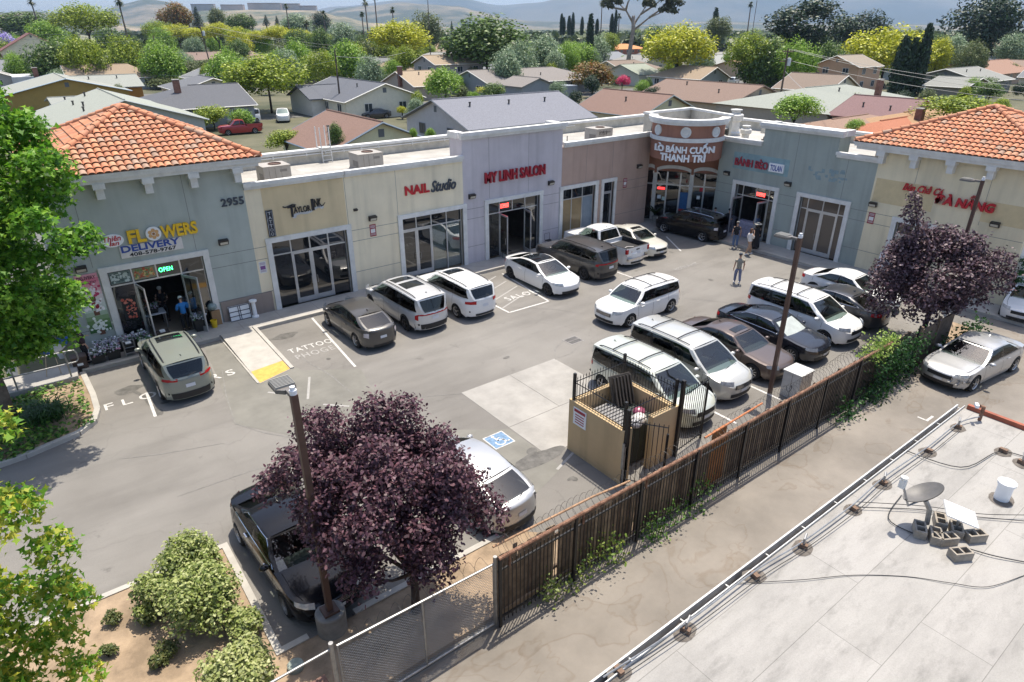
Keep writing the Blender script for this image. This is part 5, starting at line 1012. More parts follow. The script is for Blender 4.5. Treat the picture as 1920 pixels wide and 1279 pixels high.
for k, (x, y, lb) in enumerate([(22.05,29.3,'dark bistro chair outside the lilac shop door'),(25.35,29.35,'dark bistro chair by the lilac shop right frame')]):
    t = thing('bistro_chair', lb, 'chair', (x, y, .15)); mb = MB(); mb.box(x-.2,x+.2,y-.2,y+.2,.58,.61); mb.build('seat', BLACK, t); mb = MB(); mb.tube([(x-.2,y+.2,.6),(x-.2,y+.22,1.0),(x+.2,y+.22,1.0),(x+.2,y+.2,.6)], .012, 5); mb.build('backrest', BLACK, t)
    for sx in (-.18,.18):
        for sy in (-.18,.18): mb = MB(); mb.tube([(x+sx,y+sy,.15),(x+sx,y+sy,.6)], .011, 5); mb.build('leg', BLACK, t)
t = thing('drinks_display', 'stack of wrapped water bottles inside the blue green doorway', 'display', (36.9, 23.2, .15)); mb = MB()
for k in range(4):
    for j in range(3): mb.obox((36.95,23.7-j*.36,.3+k*.26), .4, .34, .24, .03*k)
mb.build('water_packs', M('water_pack', (.34,.33,.44), .3, var=.3, scale=14), t)
# ================================================================== CARS
def paint(name, c, metal=.25, rough=.32):
    return M(name, c, rough, metal, var=.015, scale=2, coat=.8, spec=.5)
RUBBER = M('tyre_rubber', (.016,.016,.017), .85, var=.1); RIM = M('alloy_rim', (.42,.42,.43), .35, .75, var=.04); DRIM = M('dark_alloy_rim', (.06,.06,.065), .4, .6, var=0)
CLAD = M('black_plastic_trim', (.02,.02,.022), .6, var=.05); SEAM = M('panel_gap', (.012,.012,.012), .8, var=0); HEAD = M('headlamp_lens', (.55,.58,.6), .08, .2, var=.25, scale=9); TAIL = M('red_tail_lens', (.38,.008,.012), .15, var=.1); TAILC = M('clear_tail_lens', (.55,.50,.5), .12, var=.2, scale=8)
CHROME = M('chrome', (.6,.6,.62), .15, .95, var=0); PLATE = M('number_plate', (.6,.62,.66), .5, var=0); UNDER = M('car_underside', (.01,.01,.01), .9, var=0); AMBER = M('amber_lens', (.65,.22,.04), .2, var=0)
REARGLASS = clear_glass('rear_screen_glass', (.12,.14,.145), .11)
GLOSSBLACK = M('gloss_black_trim', (.012,.012,.013), .25, var=0)
BODY = {
 'sedan': dict(top=[(0,.44),(.03,.50),(.10,.555),(.27,.625),(.36,.645),(.6,.665),(.78,.69),(.86,.70),(.95,.69),(1,.63)], ws=.27, rf=.43, rr=.69, rg=.865, roof=[(.43,.955),(.54,1.0),(.62,.99),(.69,.945)], wr=.74, bays=((.06,.46),(.50,.90))),
 'fast': dict(top=[(0,.42),(.03,.48),(.10,.55),(.22,.615),(.3,.64),(.6,.665),(.8,.70),(.92,.715),(.97,.70),(1,.64)], ws=.215, rf=.42, rr=.70, rg=.93, roof=[(.42,.965),(.52,1.0),(.6,.99),(.70,.93)], wr=.74, bays=((.06,.44),(.48,.90))),
 'hatch': dict(top=[(0,.42),(.03,.47),(.09,.53),(.2,.60),(.3,.62),(.6,.64),(.85,.67),(.95,.68),(1,.62)], ws=.19, rf=.40, rr=.76, rg=.965, roof=[(.40,.97),(.5,1.0),(.62,.975),(.76,.90)], wr=.74, bays=((.07,.42),(.46,.74),(.78,.93))),
 'suv': dict(top=[(0,.44),(.025,.52),(.08,.57),(.25,.615),(.33,.625),(.6,.635),(.9,.65),(.97,.645),(1,.58)], ws=.255, rf=.395, rr=.93, rg=.982, roof=[(.395,.965),(.5,1.0),(.75,.985),(.93,.945)], wr=.77, bays=((.05,.33),(.36,.64),(.68,.95))),
 'van': dict(top=[(0,.38),(.025,.45),(.08,.52),(.2,.585),(.3,.60),(.6,.60),(.9,.61),(.97,.60),(1,.54)], ws=.185, rf=.37, rr=.945, rg=.985, roof=[(.37,.965),(.5,1.0),(.75,.995),(.945,.955)], wr=.80, bays=((.06,.30),(.34,.62),(.66,.95))),
 'pickup': dict(top=[(0,.48),(.02,.55),(.08,.60),(.25,.62),(.33,.625),(.585,.635),(.62,.50),(.96,.50),(1,.48)], ws=.265, rf=.375, rr=.565, rg=.615, roof=[(.375,.97),(.45,1.0),(.5,.995),(.565,.97)], wr=.78, bays=((.08,.55),(.60,.92))),
}
def interp(pts, x):
    if x <= pts[0][0]: return pts[0][1]
    for (a, b), (c, d) in zip(pts[:-1], pts[1:]):
        if x <= c:
            t = (x-a)/(c-a); t = t*t*(3-2*t)*.5+t*.5; return b+(d-b)*t
    return pts[-1][1]
def wheel(parent, x, y, r, side, rim, spokes=5):
    o = bpy.data.objects.new('wheel', None)
    t = MB(); w_ = .11; t.lathe((x, y, r), [(r*.62,-w_),(r*.9,-w_),(r,-w_*.7),(r,w_*.7),(r*.9,w_),(r*.66,w_)], 28, 'y')
    tyre = t.build('wheel', RUBBER, parent, smooth=True, sharp=40, local=True)
    m = MB(); yo = y+side*(w_*.72); k = side
    m.lathe((x, yo, r), [(r*.68,k*.04),(r*.60,k*.02),(r*.57,-k*.03)], 24, 'y')
    for i in range(spokes):
        a = 2*math.pi*i/spokes+.3
        for da in ((-.16,.16),):
            p = []
            for rr_, ww, dd in ((.08,.22,.028),(.6,.13,.015)):
                for s in (-1, 1): an = a+s*ww*(.9 if rr_ > .3 else 2.2); p.append((x+r*rr_*math.cos(an), yo+k*dd, r+r*rr_*math.sin(an)))
            m.add(p, [(0,1,3,2)])
    m.lathe((x, yo, r), [(r*.14,k*.028),(r*.1,k*.04),(0,k*.04)], 12, 'y')
    m.mat(1); m.lathe((x, yo, r), [(r*.62,-k*.035),(0,-k*.04)], 20, 'y')
    m.build('rim', [rim, UNDER], tyre, local=True); return tyre

def bpy_weld(o):
    b = bmesh.new(); b.from_mesh(o.data); bmesh.ops.remove_doubles(b, verts=b.verts, dist=2e-4); b.to_mesh(o.data); b.free(); o.data.polygons.foreach_set('use_smooth', [True]*len(o.data.polygons)); o.data.set_sharp_from_angle(angle=R(38))
def make_car(name, label, cat, x, y, head, L, W, H, style, col, group=None, rim=None, tail='wrap', rails=False, bars=0, sunroof=0, roofmat=None, clad=False, wr_=.335, wheels=(.19,.205), glass=None, ws=None, chrome=False, headz=(.44,.55), tailz=(.52,.66), detail=True, damage=False, wheel_spokes=5, visor=None, tailw=.52, grille='dark', antenna=True, plate=True, seats=None):
    """x, y: middle of the car on the ground; head: compass of its nose, degrees from +X"""
    B = BODY[style]; t = thing(name, label, cat, (x, y, 0), R(head), group); pm = col; glass = glass or CARGLASS; sglass = SIDEGLASS; ws = ws or WSGLASS; rim = rim or RIM
    a, b = L/2, W/2; zb0 = .19; rw = wr_; xf, xr = a-wheels[0]*L, -a+wheels[1]*L; ra = rw*1.14
    X = lambda u: a-u*L
    def ztop(xx): return interp(B['top'], (a-xx)/L)*H
    def plan_y(xx): return b*max(0, 1-abs(xx/a)**9)**(1/2.6)
    def plan_x(yy, sg): return sg*a*max(0, 1-abs(yy/b)**2.6)**(1/9)
    caps = [0, .3, .55, .75, .88]
    xs = [a*.895, a*.84]
    for xc in (xf, xr):
        xs += [xc+ra*math.cos(R(an)) for an in (0, 8, 25, 45, 65, 90, 115, 135, 155, 172, 180)]
    xs += list(np.linspace(xf-ra-.12, xr+ra+.12, 7)) + [-a*.84, -a*.895]
    lim = plan_x(b*.88, 1)-.01
    xs = sorted([q for q in xs if abs(q) < lim], reverse=True)
    path = [(plan_x(c*b, 1), c*b) for c in caps]+[(q, plan_y(q)) for q in xs]+[(plan_x(c*b, -1), c*b) for c in caps[::-1]]
    def zbot(xx):
        z = zb0+(.05 if abs(xx) > a*.86 else 0)
        for xc in (xf, xr):
            d = abs(xx-xc)
            if d <= ra+1e-6: z = max(z, rw+math.sqrt(max(0, ra*ra-d*d)))
        return z
    ZB = .64*H
    def prof(r):   # width factor against height
        return interp([(0,.93),(.22,.95),(.36,.985),(.56,1.0),(.74,.992),(.90,.965),(1.0,.925),(1.2,.90)], r)
    def shift(xx, z):
        r = z/ZB; wgt = max(0, (abs(xx)-.55*a)/(.45*a))**2
        f = interp([(0,-.14),(.3,-.03),(.5,0),(.72,-.02),(.9,-.07),(1.1,-.15)], r) if xx > 0 else interp([(0,-.12),(.3,-.02),(.5,0),(.8,-.02),(1.1,-.06)], r)
        return xx+(f if xx > 0 else -f)*wgt
    def S(px_, py_, z, off=0.0): return (shift(px_, z)+(off if abs(py_) < b*.9 and px_ > a*.8 else (-off if abs(py_) < b*.9 and px_ < -a*.8 else 0)), py_*prof(z/ZB)+(off if py_ > b*.5 else (-off if py_ < -b*.5 else 0)), z)
    rows_f = [0, .12, .27, .45, .62, .78, .9, .97, 1.0]
    mb = MB()
    for sg in (1, -1):
        grid = []
        for (px_, py_) in path:
            z0, z1 = zbot(px_), ztop(px_)-.015; grid.append([S(px_, sg*py_, z0+(z1-z0)*f) for f in rows_f])
        if sg < 0: grid = grid[::-1]
        mb.grid(grid)
    top = []
    for (px_, py_) in path:
        z1 = ztop(px_)-.015; e = S(px_, py_, z1); row = []
        for f in (1, .93, .78, .4, 0, -.4, -.78, -.93, -1): row.append((e[0], e[1]*f, z1+(.0 if abs(f) == 1 else .012 if abs(f) > .9 else .022+.022*(1-f*f)) * min(1, py_/(.6*b)+.15)))
        top.append(row)
    xa, xb_ = X(B['ws'])-.10, X(B['rg'])+.06
    i0 = max(i for i, p in enumerate(path) if p[0] >= xa)+1; i1 = min(i for i, p in enumerate(path) if p[0] <= xb_)-1
    if detail: mb.grid(top[:i0+1]); mb.grid(top[i1:])
    else: mb.grid(top)
    # cabin: side surfaces between belt and roof rail
    def belt(u): xx = X(B['ws']+(B['rg']-B['ws'])*u); return xx, plan_y(xx)*prof(ztop(xx)/ZB)*.985, ztop(xx)-.03
    def rail(u): q = B['rf']+(B['rr']-B['rf'])*u; return X(q), b*B['wr']*(1-.05*abs(2*u-1)**3), interp(B['roof'], q)*H-.055
    def side(u, v, sg, off=0.0):
        p0 = belt(u); p1 = rail(u); k = v+.10*math.sin(math.pi*v)*(1-v)
        yy = p0[1]+(p1[1]-p0[1])*v+.045*math.sin(math.pi*v)+off*.85; return (p0[0]+(p1[0]-p0[0])*v, sg*yy, p0[2]+(p1[2]-p0[2])*v+off*.3)
    VS = [0,.10,.3,.5,.7,.92,1]
    def open_grid(fn, us, vs, holes, flip=False):
        us = sorted(us)
        for i in range(len(us)-1):
            for j in range(len(vs)-1):
                uc, vc = (us[i]+us[i+1])/2, (vs[j]+vs[j+1])/2
                if detail and any(h[0] < uc < h[1] and h[2] < vc < h[3] for h in holes): continue
                p = [fn(us[i],vs[j]), fn(us[i],vs[j+1]), fn(us[i+1],vs[j+1]), fn(us[i+1],vs[j])]; mb.poly(p[::-1] if flip else p)
    US = [0,.08,.2,.35,.5,.65,.8,.92,1]; ue = sorted(set(US+[q for bb in B['bays'] for q in bb])); ue = [q for i, q in enumerate(ue) if i == 0 or q-ue[i-1] > .004]
    for sg in (1, -1): open_grid(lambda u, v: side(u, v, sg), ue, VS, [(bb[0], bb[1], .10, .92) for bb in B['bays']], sg < 0)
    def screen(u, v, off=0.0):   # u across -1..1, v up; front
        l = side(0, v, 1); bul = (.13*(1-v)+.05*v)*(1-u*u); return (l[0]+bul+off*.7, l[1]*u, l[2]+off*.8+.015*(1-u*u)*v)
    def rear(u, v, off=0.0):
        l = side(1, v, 1); bul = (.07*(1-v)+.05*v)*(1-u*u); return (l[0]-bul-off*.8, l[1]*u, l[2]+off*.5+.015*(1-u*u)*v)
    CU = [-1,-.8,-.4,0,.4,.8,1]
    CU = [-1,-.9,-.6,-.3,0,.3,.6,.9,1]; rv0 = .12 if style in ('suv','van') else .05
    open_grid(screen, CU, [0,.03,.25,.5,.75,.95,1], [(-.9,.9,.03,.95)]); open_grid(rear, [-1,-.86,-.5,0,.5,.86,1], [0,rv0,.4,.7,.92,1], [(-.86,.86,rv0,.92)], True)
    def roofp(u, f, off=0.0):
        r_ = rail(u); xx = r_[0]
        if u < .01: xx += .05*(1-f*f)
        if u > .99: xx -= .05*(1-f*f)
        return (xx, r_[1]*f, r_[2]+.055*(1-abs(f)**2.2)+off)
    RF = [-1,-.95,-.8,-.4,0,.4,.8,.95,1]
    roof_in_body = roofmat is None
    rg = [[roofp(u, f) for f in RF] for u in US]
    mb.grid(rg[::-1])
    # panel gaps
    mb.mat(1)
    def gap(xx, z0, z1, wd=.012):
        for sg in (1, -1):
            zs = np.linspace(z0, z1, 6); l = [S(xx+wd/2, sg*plan_y(xx), z, .004) for z in zs]; r_ = [S(xx-wd/2, sg*plan_y(xx), z, .004) for z in zs]; mb.grid([l, r_])
    if detail:
        d0 = X(B['ws'])-.18*L*.12; mids = [belt((B['bays'][i][1]+B['bays'][i+1][0])/2)[0] for i in range(min(2, len(B['bays'])-1))]
        for q in [belt(.05)[0]]+mids+([belt(.93)[0]] if style in ('sedan', 'fast', 'hatch') else []):
            if abs(q-xr) > ra*1.02 and abs(q-xf) > ra*1.02: gap(q, zb0+.1, ztop(q)-.04)
            else: gap(q, zbot(q)+.08, ztop(q)-.04)
        if style not in ('van',):
            pass
        q0 = X(.02); 
        for sg in (1, -1):   # bonnet edges
            pts = [(xx, sg*plan_y(xx)*.80) for xx in np.linspace(a*.86, X(B['ws'])+.05, 8)]
            mb.grid([[(px_, py_+.006, ztop(px_)+.022), (px_, py_-.006, ztop(px_)+.022)] for px_, py_ in pts])
    if detail:
        mb.mat(2)
        for sg in (1, -1):
            hx = [belt(bb[0]+.25*(bb[1]-bb[0]))[0] for bb in B['bays'][:2]] if style != 'van' else [belt(.28)[0], belt(.40)[0]]
            for q in hx: p = S(q-.05, sg*plan_y(q), ztop(q)-.13, .02); mb.obox(p, .2, .03, .03)
    body = mb.build('body', [pm, SEAM, CHROME if chrome else pm], t, smooth=True, sharp=38, local=True, fix=False)
    bpy_weld(body)
    ub = MB(); ub.box(-a*.86, a*.86, -b*.78, b*.78, .17, .42*H); ub.build('underbody', UNDER, t, local=True)
    # glass
    def pane(nm, fn, us, vs, mat, off=.006, flip=False):
        g_ = [[fn(u, v, off) for u in us] for v in vs]; m2 = MB(); m2.grid(g_[::-1] if flip else g_); return m2.build(nm, mat, t, smooth=True, local=True)
    pane('windscreen', screen, np.linspace(-.9, .9, 9), np.linspace(.03, .95, 5), ws, .008)
    if style != 'pickup' or True: pane('rear_window', rear, np.linspace(-.86, .86, 9), np.linspace(.12 if style in ('suv','van') else .05, .92, 5), REARGLASS if style in ('sedan','fast','hatch') else glass, .008, True)
    for sg in (1, -1):
        for (u0, u1) in B['bays']:
            m2 = MB(); g_ = [[side(u, v, sg, .008) for v in (.10,.4,.7,.92)] for u in np.linspace(u0, u1, 5)]; m2.grid(g_ if sg > 0 else g_[::-1]); m2.build('side_window', sglass if (u0, u1) == B['bays'][0] or style in ('sedan','fast','hatch') else glass, t, smooth=True, local=True)
        for (q0_, q1_) in ([(B['bays'][i][1], B['bays'][i+1][0]) for i in range(len(B['bays'])-1)] if detail else []):
            m2 = MB(); g_ = [[side(u, v, sg, .005) for v in (.10,.4,.7,.92)] for u in (q0_, (q0_+q1_)/2, q1_)]; m2.grid(g_ if sg > 0 else g_[::-1]); m2.build('door_pillar', GLOSSBLACK, t, smooth=True, local=True)
        if chrome:
            m2 = MB(); u0, u1 = B['bays'][0][0]-.015, B['bays'][-1][1]+.015
            loop = [side(u, .08, sg, .012) for u in np.linspace(u0, u1, 8)]+[side(u, .95, sg, .012) for u in np.linspace(u1, u0, 8)]; m2.tube(loop+[loop[0]], .012, 4); m2.build('window_chrome', CHROME, t, local=True)
    if roofmat is not None:
        m2 = MB(); m2.grid([[roofp(u, f, .006) for f in (-.88,-.4,0,.4,.88)] for u in np.linspace(.02, .97, 7)][::-1]); m2.build('roof_panel', roofmat, t, smooth=True, local=True)
    for k in range(sunroof):
        u0, u1 = ((.06,.30) if sunroof == 1 else ((.05,.25),(.33,.58))[k]); m2 = MB(); m2.grid([[roofp(u, f, .007) for f in (-.62,-.3,0,.3,.62)] for u in np.linspace(u0, u1, 4)][::-1]); m2.build('sunroof', ROOFGLASS, t, smooth=True, local=True)
    # lamps: strips that follow the nose and tail outline
    def strip(front, y_in, x_back, z0, z1, off=.010, taper=0.0, both=True, nm='headlight', mat=HEAD, n=4):
        pts = [p for p in path if (p[0] > 0) == front]
        if not front: pts = pts[::-1]
        sel = [(plan_x(y_in*b, 1 if front else -1), y_in*b)]+[p for p in pts if p[1] > y_in*b+.01 and abs(p[0]) > x_back]
        if len(sel) < 2: return
        for sg in ((1, -1) if both else (1,)):
            g_ = []
            for i, (px_, py_) in enumerate(sel):
                f = i/(len(sel)-1); c = (z0+z1)/2*H+taper*f*H; hh = (z1-z0)/2*H*(1-.35*f)
                g_.append([S(px_, sg*py_, c-hh+2*hh*k/n) for k in range(n+1)])
            g2 = []
            for i, r_ in enumerate(g_):
                q = sel[i]; nx = 1 if front else -1; d = Vector((nx*max(.15, 1-q[1]/b), sg*(q[1]/b)**4, 0)).normalized()*off
                g2.append([(p[0]+d.x, p[1]+d.y, p[2]) for p in r_])
            m2 = MB(); m2.grid(g2 if (sg > 0) == front else g2[::-1]); m2.build(nm, mat, t, smooth=True, local=True)
    def nose(front, y1, z0, z1, off, nm, mat, y0=None, n=8):
        m2 = MB(); ys = np.linspace(-y1*b if y0 is None else y0*b, y1*b, n+1); sg = 1 if front else -1
        g_ = [[(shift(plan_x(yy, sg), z*H)+sg*off, yy*prof(z*H/ZB), z*H) for yy in ys] for z in np.linspace(z0, z1, 4)]
        m2.grid(g_ if front else g_[::-1]); return m2.build(nm, mat, t, smooth=True, local=True)
    if detail:
        zf = .5*H*.62; sm = M('seat_cloth', (.06,.06,.06), .8, var=.1) if not seats else seats; zbelt = ztop(X(.45))
        m2 = MB(); m2.box(X(B['rg'])+.1, X(B['ws'])+.05, -b*.8, b*.8, zf-.06, zf); m2.build('cabin_floor', UNDER, t, local=True)
        m2 = MB(); xd = X(B['ws'])-.02; m2.add([(xd+.16,-b*.80,zbelt-.06),(xd+.16,b*.80,zbelt-.06),(xd-.34,b*.80,zbelt-.02),(xd-.34,-b*.80,zbelt-.02),(xd-.42,-b*.8,zf),(xd-.42,b*.8,zf)], [(0,1,2,3),(3,2,5,4)]); m2.build('dashboard', M('dashboard_grey', (.05,.05,.052), .7, var=0), t, local=True)
        x1_ = X(B['rf'])-.32
        low = style in ('sedan', 'fast', 'hatch'); rows_ = [(x1_, (-.36,.36), 1.0)]
        if style != 'pickup': rows_.append((x1_-(.72 if low else .95), (-.4,0,.4), .55 if low else 1.0))
        if style in ('van', 'suv'): rows_.append((x1_-1.75, (-.36,.36), .85))
        for rx_, cols_, hs_ in rows_:
            for cy_ in cols_:
                m2 = MB(); m2.obox((rx_+.05, cy_*b*1.05, zf+.16), .5, .42*b, .16, 0, 0, -.08); hb_ = min(.62, (H*.86-zf-.26))*hs_; m2.obox((rx_-.22, cy_*b*1.05, zf+.18+hb_/2), .14, .40*b, hb_, 0, 0, -.2)
                if hs_ == 1.0: m2.obox((rx_-.30, cy_*b*1.05, min(zf+.84, H*.88-.12)), .10, .22*b, .16, 0, 0, -.15)
                m2.build('seat', sm, t, local=True)
        if low: m2 = MB(); xs_ = X(B['rr'])+.18; m2.box(X(B['rg'])-.02, xs_, -b*.72, b*.72, zbelt-.06, zbelt-.03); m2.build('parcel_shelf', M('parcel_shelf', (.045,.045,.047), .8, var=0), t, local=True)
        c_ = Vector((x1_+.48, .36*b*1.05, zbelt-.0)); m2 = MB(); m2.tube([c_+Vector((.06*math.sin(k*.4488),.18*math.cos(k*.4488),.17*math.sin(k*.4488))) for k in range(15)], .016, 5); m2.build('steering_wheel', CLAD, t, local=True)
        strip(True, .55, a*.80, headz[0], headz[1], taper=.03, nm='headlight', mat=HEAD)
        if tail == 'bar':
            nose(False, .80, tailz[1]-.035, tailz[1], .012, 'tail_light_bar', TAIL); strip(False, .78, a*.86, tailz[0], tailz[1], nm='tail_light', mat=TAIL)
        elif tail == 'clear': strip(False, .70, a*.84, tailz[0], tailz[1], nm='tail_light', mat=TAILC)
        else: strip(False, tailw, a*.80, tailz[0], tailz[1], nm='tail_light', mat=TAIL)
        gz = (.36,.46) if style != 'pickup' else (.34,.52)
        if grille: nose(True, .48, gz[0], gz[1], .010, 'grille', CLAD)
        nose(True, .62, .17, .26, .010, 'lower_intake', CLAD)
        if grille == 'bars':
            for k in range(3): nose(True, .44, gz[0]+.02+.028*k, gz[0]+.03+.028*k, .016, 'grille_bar', CHROME)
        if clad: nose(False, .90, .155, .30, .010, 'rear_bumper_trim', CLAD)
        else: nose(False, .55, .155, .22, .010, 'rear_bumper_trim', CLAD)
        if plate:
            nose(False, .17, (.40 if style in ('suv','van','hatch') else .46), (.40 if style in ('suv','van','hatch') else .46)+.075, .016, 'number_plate', PLATE); nose(True, .17, .275, .345, .016, 'number_plate', PLATE)
        if clad:
            for sg in (1, -1):
                m2 = MB(); g_ = [[S(px_, sg*py_, zbot(px_)+dz, .008) for dz in (0,.05,.1)] for px_, py_ in path if py_ > .9*b]; m2.grid(g_ if sg > 0 else g_[::-1]); m2.build('lower_cladding', CLAD, t, smooth=True, local=True)
        for sg in (1, -1):
            p = side(.07, .14, sg); m2 = MB(); m2.ball((p[0]+.0, p[1]+sg*.16, p[2]+.03), .09, .12, .075, 10, 6); m2.tube([(p[0],p[1],p[2]),(p[0],p[1]+sg*.1,p[2]+.01)], .025, 5); m2.build('wing_mirror', pm, t, smooth=True, local=True)
        if style in ('suv','van','hatch'):
            m2 = MB(); q0 = rear(.05, .10, .02); q1 = rear(-.45, .22, .02); m2.tube([q0, q1], .012, 4); m2.build('rear_wiper', CLAD, t, local=True)
        q0, q1, q2 = screen(-.3,.0,.02), screen(.25,.06,.02), screen(.75,.03,.02); m2 = MB(); m2.tube([q0, q1], .01, 4); m2.tube([screen(.2,.0,.02), q2], .01, 4); m2.build('windscreen_wiper', CLAD, t, local=True)
        if antenna: 
            p = roofp(.86, 0, .0); m2 = MB(); m2.add([(p[0]+.1,p[1]-.02,p[2]),(p[0]+.1,p[1]+.02,p[2]),(p[0]-.06,p[1]+.025,p[2]),(p[0]-.06,p[1]-.025,p[2]),(p[0]-.05,p[1],p[2]+.07)], [(0,1,4),(1,2,4),(2,3,4),(3,0,4)]); m2.build('roof_antenna', pm, t, local=True)
        if rails:
            for sg in (1, -1): m2 = MB(); m2.tube([roofp(u, sg*.86, .05 if .05 < u < .9 else .0) for u in (.06,.12,.3,.5,.7,.86,.92)], .02, 5); m2.build('roof_rail', CLAD if rails == 'dark' else CHROME, t, local=True)
        for k in range(bars): u = (.25, .68)[k] if bars == 2 else .5; m2 = MB(); m2.tube([roofp(u, f, .06) for f in (-.86,-.3,.3,.86)], .024, 5); m2.build('roof_crossbar', CLAD, t, local=True)
    if visor: m2 = MB(); m2.grid([[screen(u, v, .010) for u in np.linspace(-.8,.8,7)] for v in (.06,.5,.86)]); m2.build('windscreen_shade', visor, t, smooth=True, local=True)
    for xx in (xf, xr):
        for sg in (1, -1): wheel(t, xx, sg*(b-.115), rw, sg, rim, wheel_spokes)
    if style == 'pickup':
        m2 = MB(); x0, x1 = X(.625), X(.985)
        for sg in (1, -1): m2.box(min(x0,x1), max(x0,x1), sg*(b*.955), sg*(b*.955-.09), .46*H, .675*H)
        m2.box(x1-.0, x1+.09, -b*.9, b*.9, .42*H, .67*H); m2.box(x0-.06, x0, -b*.9, b*.9, .5*H, .66*H); m2.build('bed_wall', pm, t, local=True, fix=True)
        m2 = MB(); m2.box(x1+.1, x0-.07, -b*.86, b*.86, .50*H, .535*H)
        for sg in (1, -1): m2.box(x1+.1, x0-.07, sg*b*.84, sg*b*.862, .535*H, .672*H); m2.box(x1+.02, x0, sg*(b*.955), sg*(b*.955-.095), .675*H, .685*H)
        m2.box(x1+.005, x1+.085, -b*.84, b*.84, .67*H, .68*H); m2.build('bed_liner', CLAD, t, local=True)
        for sg in (1, -1): m2 = MB(); m2.box(x1-.02, x1+.1, sg*b*.80, sg*b*.965, .50*H, .64*H); m2.build('tail_light', TAIL, t, local=True)
        m2 = MB(); m2.box(-a*1.005, -a*.96, -b*.86, b*.86, .27*H, .34*H); m2.build('rear_bumper', CHROME, t, local=True); m2 = MB(); m2.box(x1-.008, x1, -.13, .13, .57*H, .61*H); m2.build('tailgate_handle', CLAD, t, local=True)
        m2 = MB(); m2.tube([(x1+.6,-.3,.545*H),(x1+.75,.1,.56*H),(x1+.7,.4,.545*H)], .03, 5); m2.build('cargo_pipe', STEEL, t, local=True)
    if damage:
        m2 = MB(); rr = random.Random(4); 
        for k in range(16):
            px_ = a-.02-.55*rr.random(); q = Vector(S(px_, plan_y(px_), rr.uniform(.45,.75), .012)); u_ = Vector((rr.gauss(0,1),rr.gauss(0,.3),rr.gauss(0,1))).normalized()*.11; v_ = Vector((rr.gauss(0,1),rr.gauss(0,.3),rr.gauss(0,1))).normalized()*.09; m2.poly([q+u_, q+v_, q-u_, q-v_])
        m2.build('crumpled_wing', [M('scraped_metal', (.35,.34,.33), .5, .4, var=.3, scale=12)], t, local=True)
    return t
P_WHITE = paint('white_paint', (.74,.74,.73), .0, .3); P_PEARL = paint('pearl_white_paint', (.68,.67,.62), .05); P_SILVER = paint('silver_paint', (.44,.445,.45), .5, .35); P_BLACK = M('black_paint', (.008,.008,.010), .16, 0, var=.01, coat=.25, spec=.3); P_GREY = paint('grey_paint', (.066,.063,.061), .3, .3); P_SAGE = paint('sage_green_paint', (.235,.255,.225), .25)
P_NAVY = paint('dark_navy_paint', (.018,.021,.030), .3, .22); P_BRONZE = paint('bronze_brown_paint', (.115,.085,.072), .4); P_WARM = paint('warm_silver_paint', (.50,.50,.47), .35); P_PALEGREEN = paint('pale_green_silver_paint', (.53,.55,.485), .3); P_GOLDWHITE = paint('champagne_white_paint', (.66,.64,.57), .25); P_CHARCOAL = paint('charcoal_paint', (.055,.055,.06), .4, .28)
NOSE_IN, NOSE_OUT = 90, -90
make_car('small_suv', 'sage green suv with a black sunroof parked nose in before the flower shop', 'suv', 3.22, 25.75, 90.5, 4.95, 1.88, 1.72, 'suv', P_SAGE, seats=M('grey_seat', (.25,.25,.24), .8, var=.1), rails='dark', sunroof=1, clad=True, wheels=(.19,.205), tailz=(.56,.63), tailw=.42)
make_car('hatchback', 'dark grey sloping hatchback with clear tail lights in the stall beside the painted word', 'hatchback', 10.72, 25.3, 91, 4.75, 1.74, 1.50, 'hatch', P_GREY, tail='clear', tailz=(.44,.60), sunroof=0)
make_car('minivan', 'silver minivan with two roof windows and a full width red tail light bar', 'minivan', 13.35, 25.75, 92, 5.25, 1.98, 1.76, 'van', paint('light_silver_paint', (.58,.585,.59), .3), rails='dark', sunroof=2, tail='bar', clad=True, tailz=(.40,.56), rim=DRIM)
make_car('suv', 'white suv with red wedge tail lights parked right of the twin roof window minivan', 'suv', 15.98, 25.55, 92, 5.1, 1.96, 1.70, 'suv', P_WHITE, rails='dark', sunroof=1, clad=False, tailz=(.49,.59), tailw=.50)
make_car('electric_sedan', 'white sedan with a black glass roof backed in before the lilac shop', 'sedan', 21.2, 25.15, -91, 5.05, 1.85, 1.45, 'fast', P_WHITE, roofmat=ROOFGLASS, rim=DRIM, grille=None, wheels=(.175,.19), plate=False)
make_car('suv', 'dark grey suv with black wheels between the black roofed sedan and the white pickup', 'suv', 24.25, 25.75, 93, 5.35, 2.02, 1.82, 'suv', P_GREY, rails='dark', rim=DRIM, clad=True, sunroof=0, tail='bar', tailz=(.50,.58))
make_car('pickup_truck', 'white pickup truck with an empty black lined bed', 'pickup truck', 27.2, 26.6, 91, 5.7, 1.95, 1.82, 'pickup', P_WHITE, wheels=(.18,.235), clad=False, tail=None, wr_=.37)
make_car('sedan', 'pearl white sedan with a sunroof backed in right of the white pickup', 'sedan', 29.6, 26.3, -93, 4.75, 1.78, 1.42, 'sedan', P_GOLDWHITE, seats=M('tan_seat', (.33,.27,.19), .7, var=.1), sunroof=1)
make_car('suv', 'black suv with bright five spoke wheels in the shade of the round tower', 'suv', 34.95, 26.2, 96, 4.95, 1.86, 1.68, 'suv', P_BLACK, rails='bright', sunroof=1, tail='clear', tailz=(.50,.62), wheels=(.20,.21))
make_car('crossover', 'white crossover with dark roof bars driving through the middle of the lot', 'crossover', 22.2, 19.15, 181, 4.75, 1.86, 1.58, 'suv', P_WHITE, rails='dark', bars=2, grille='bars', wheels=(.19,.21), tailz=(.52,.62))
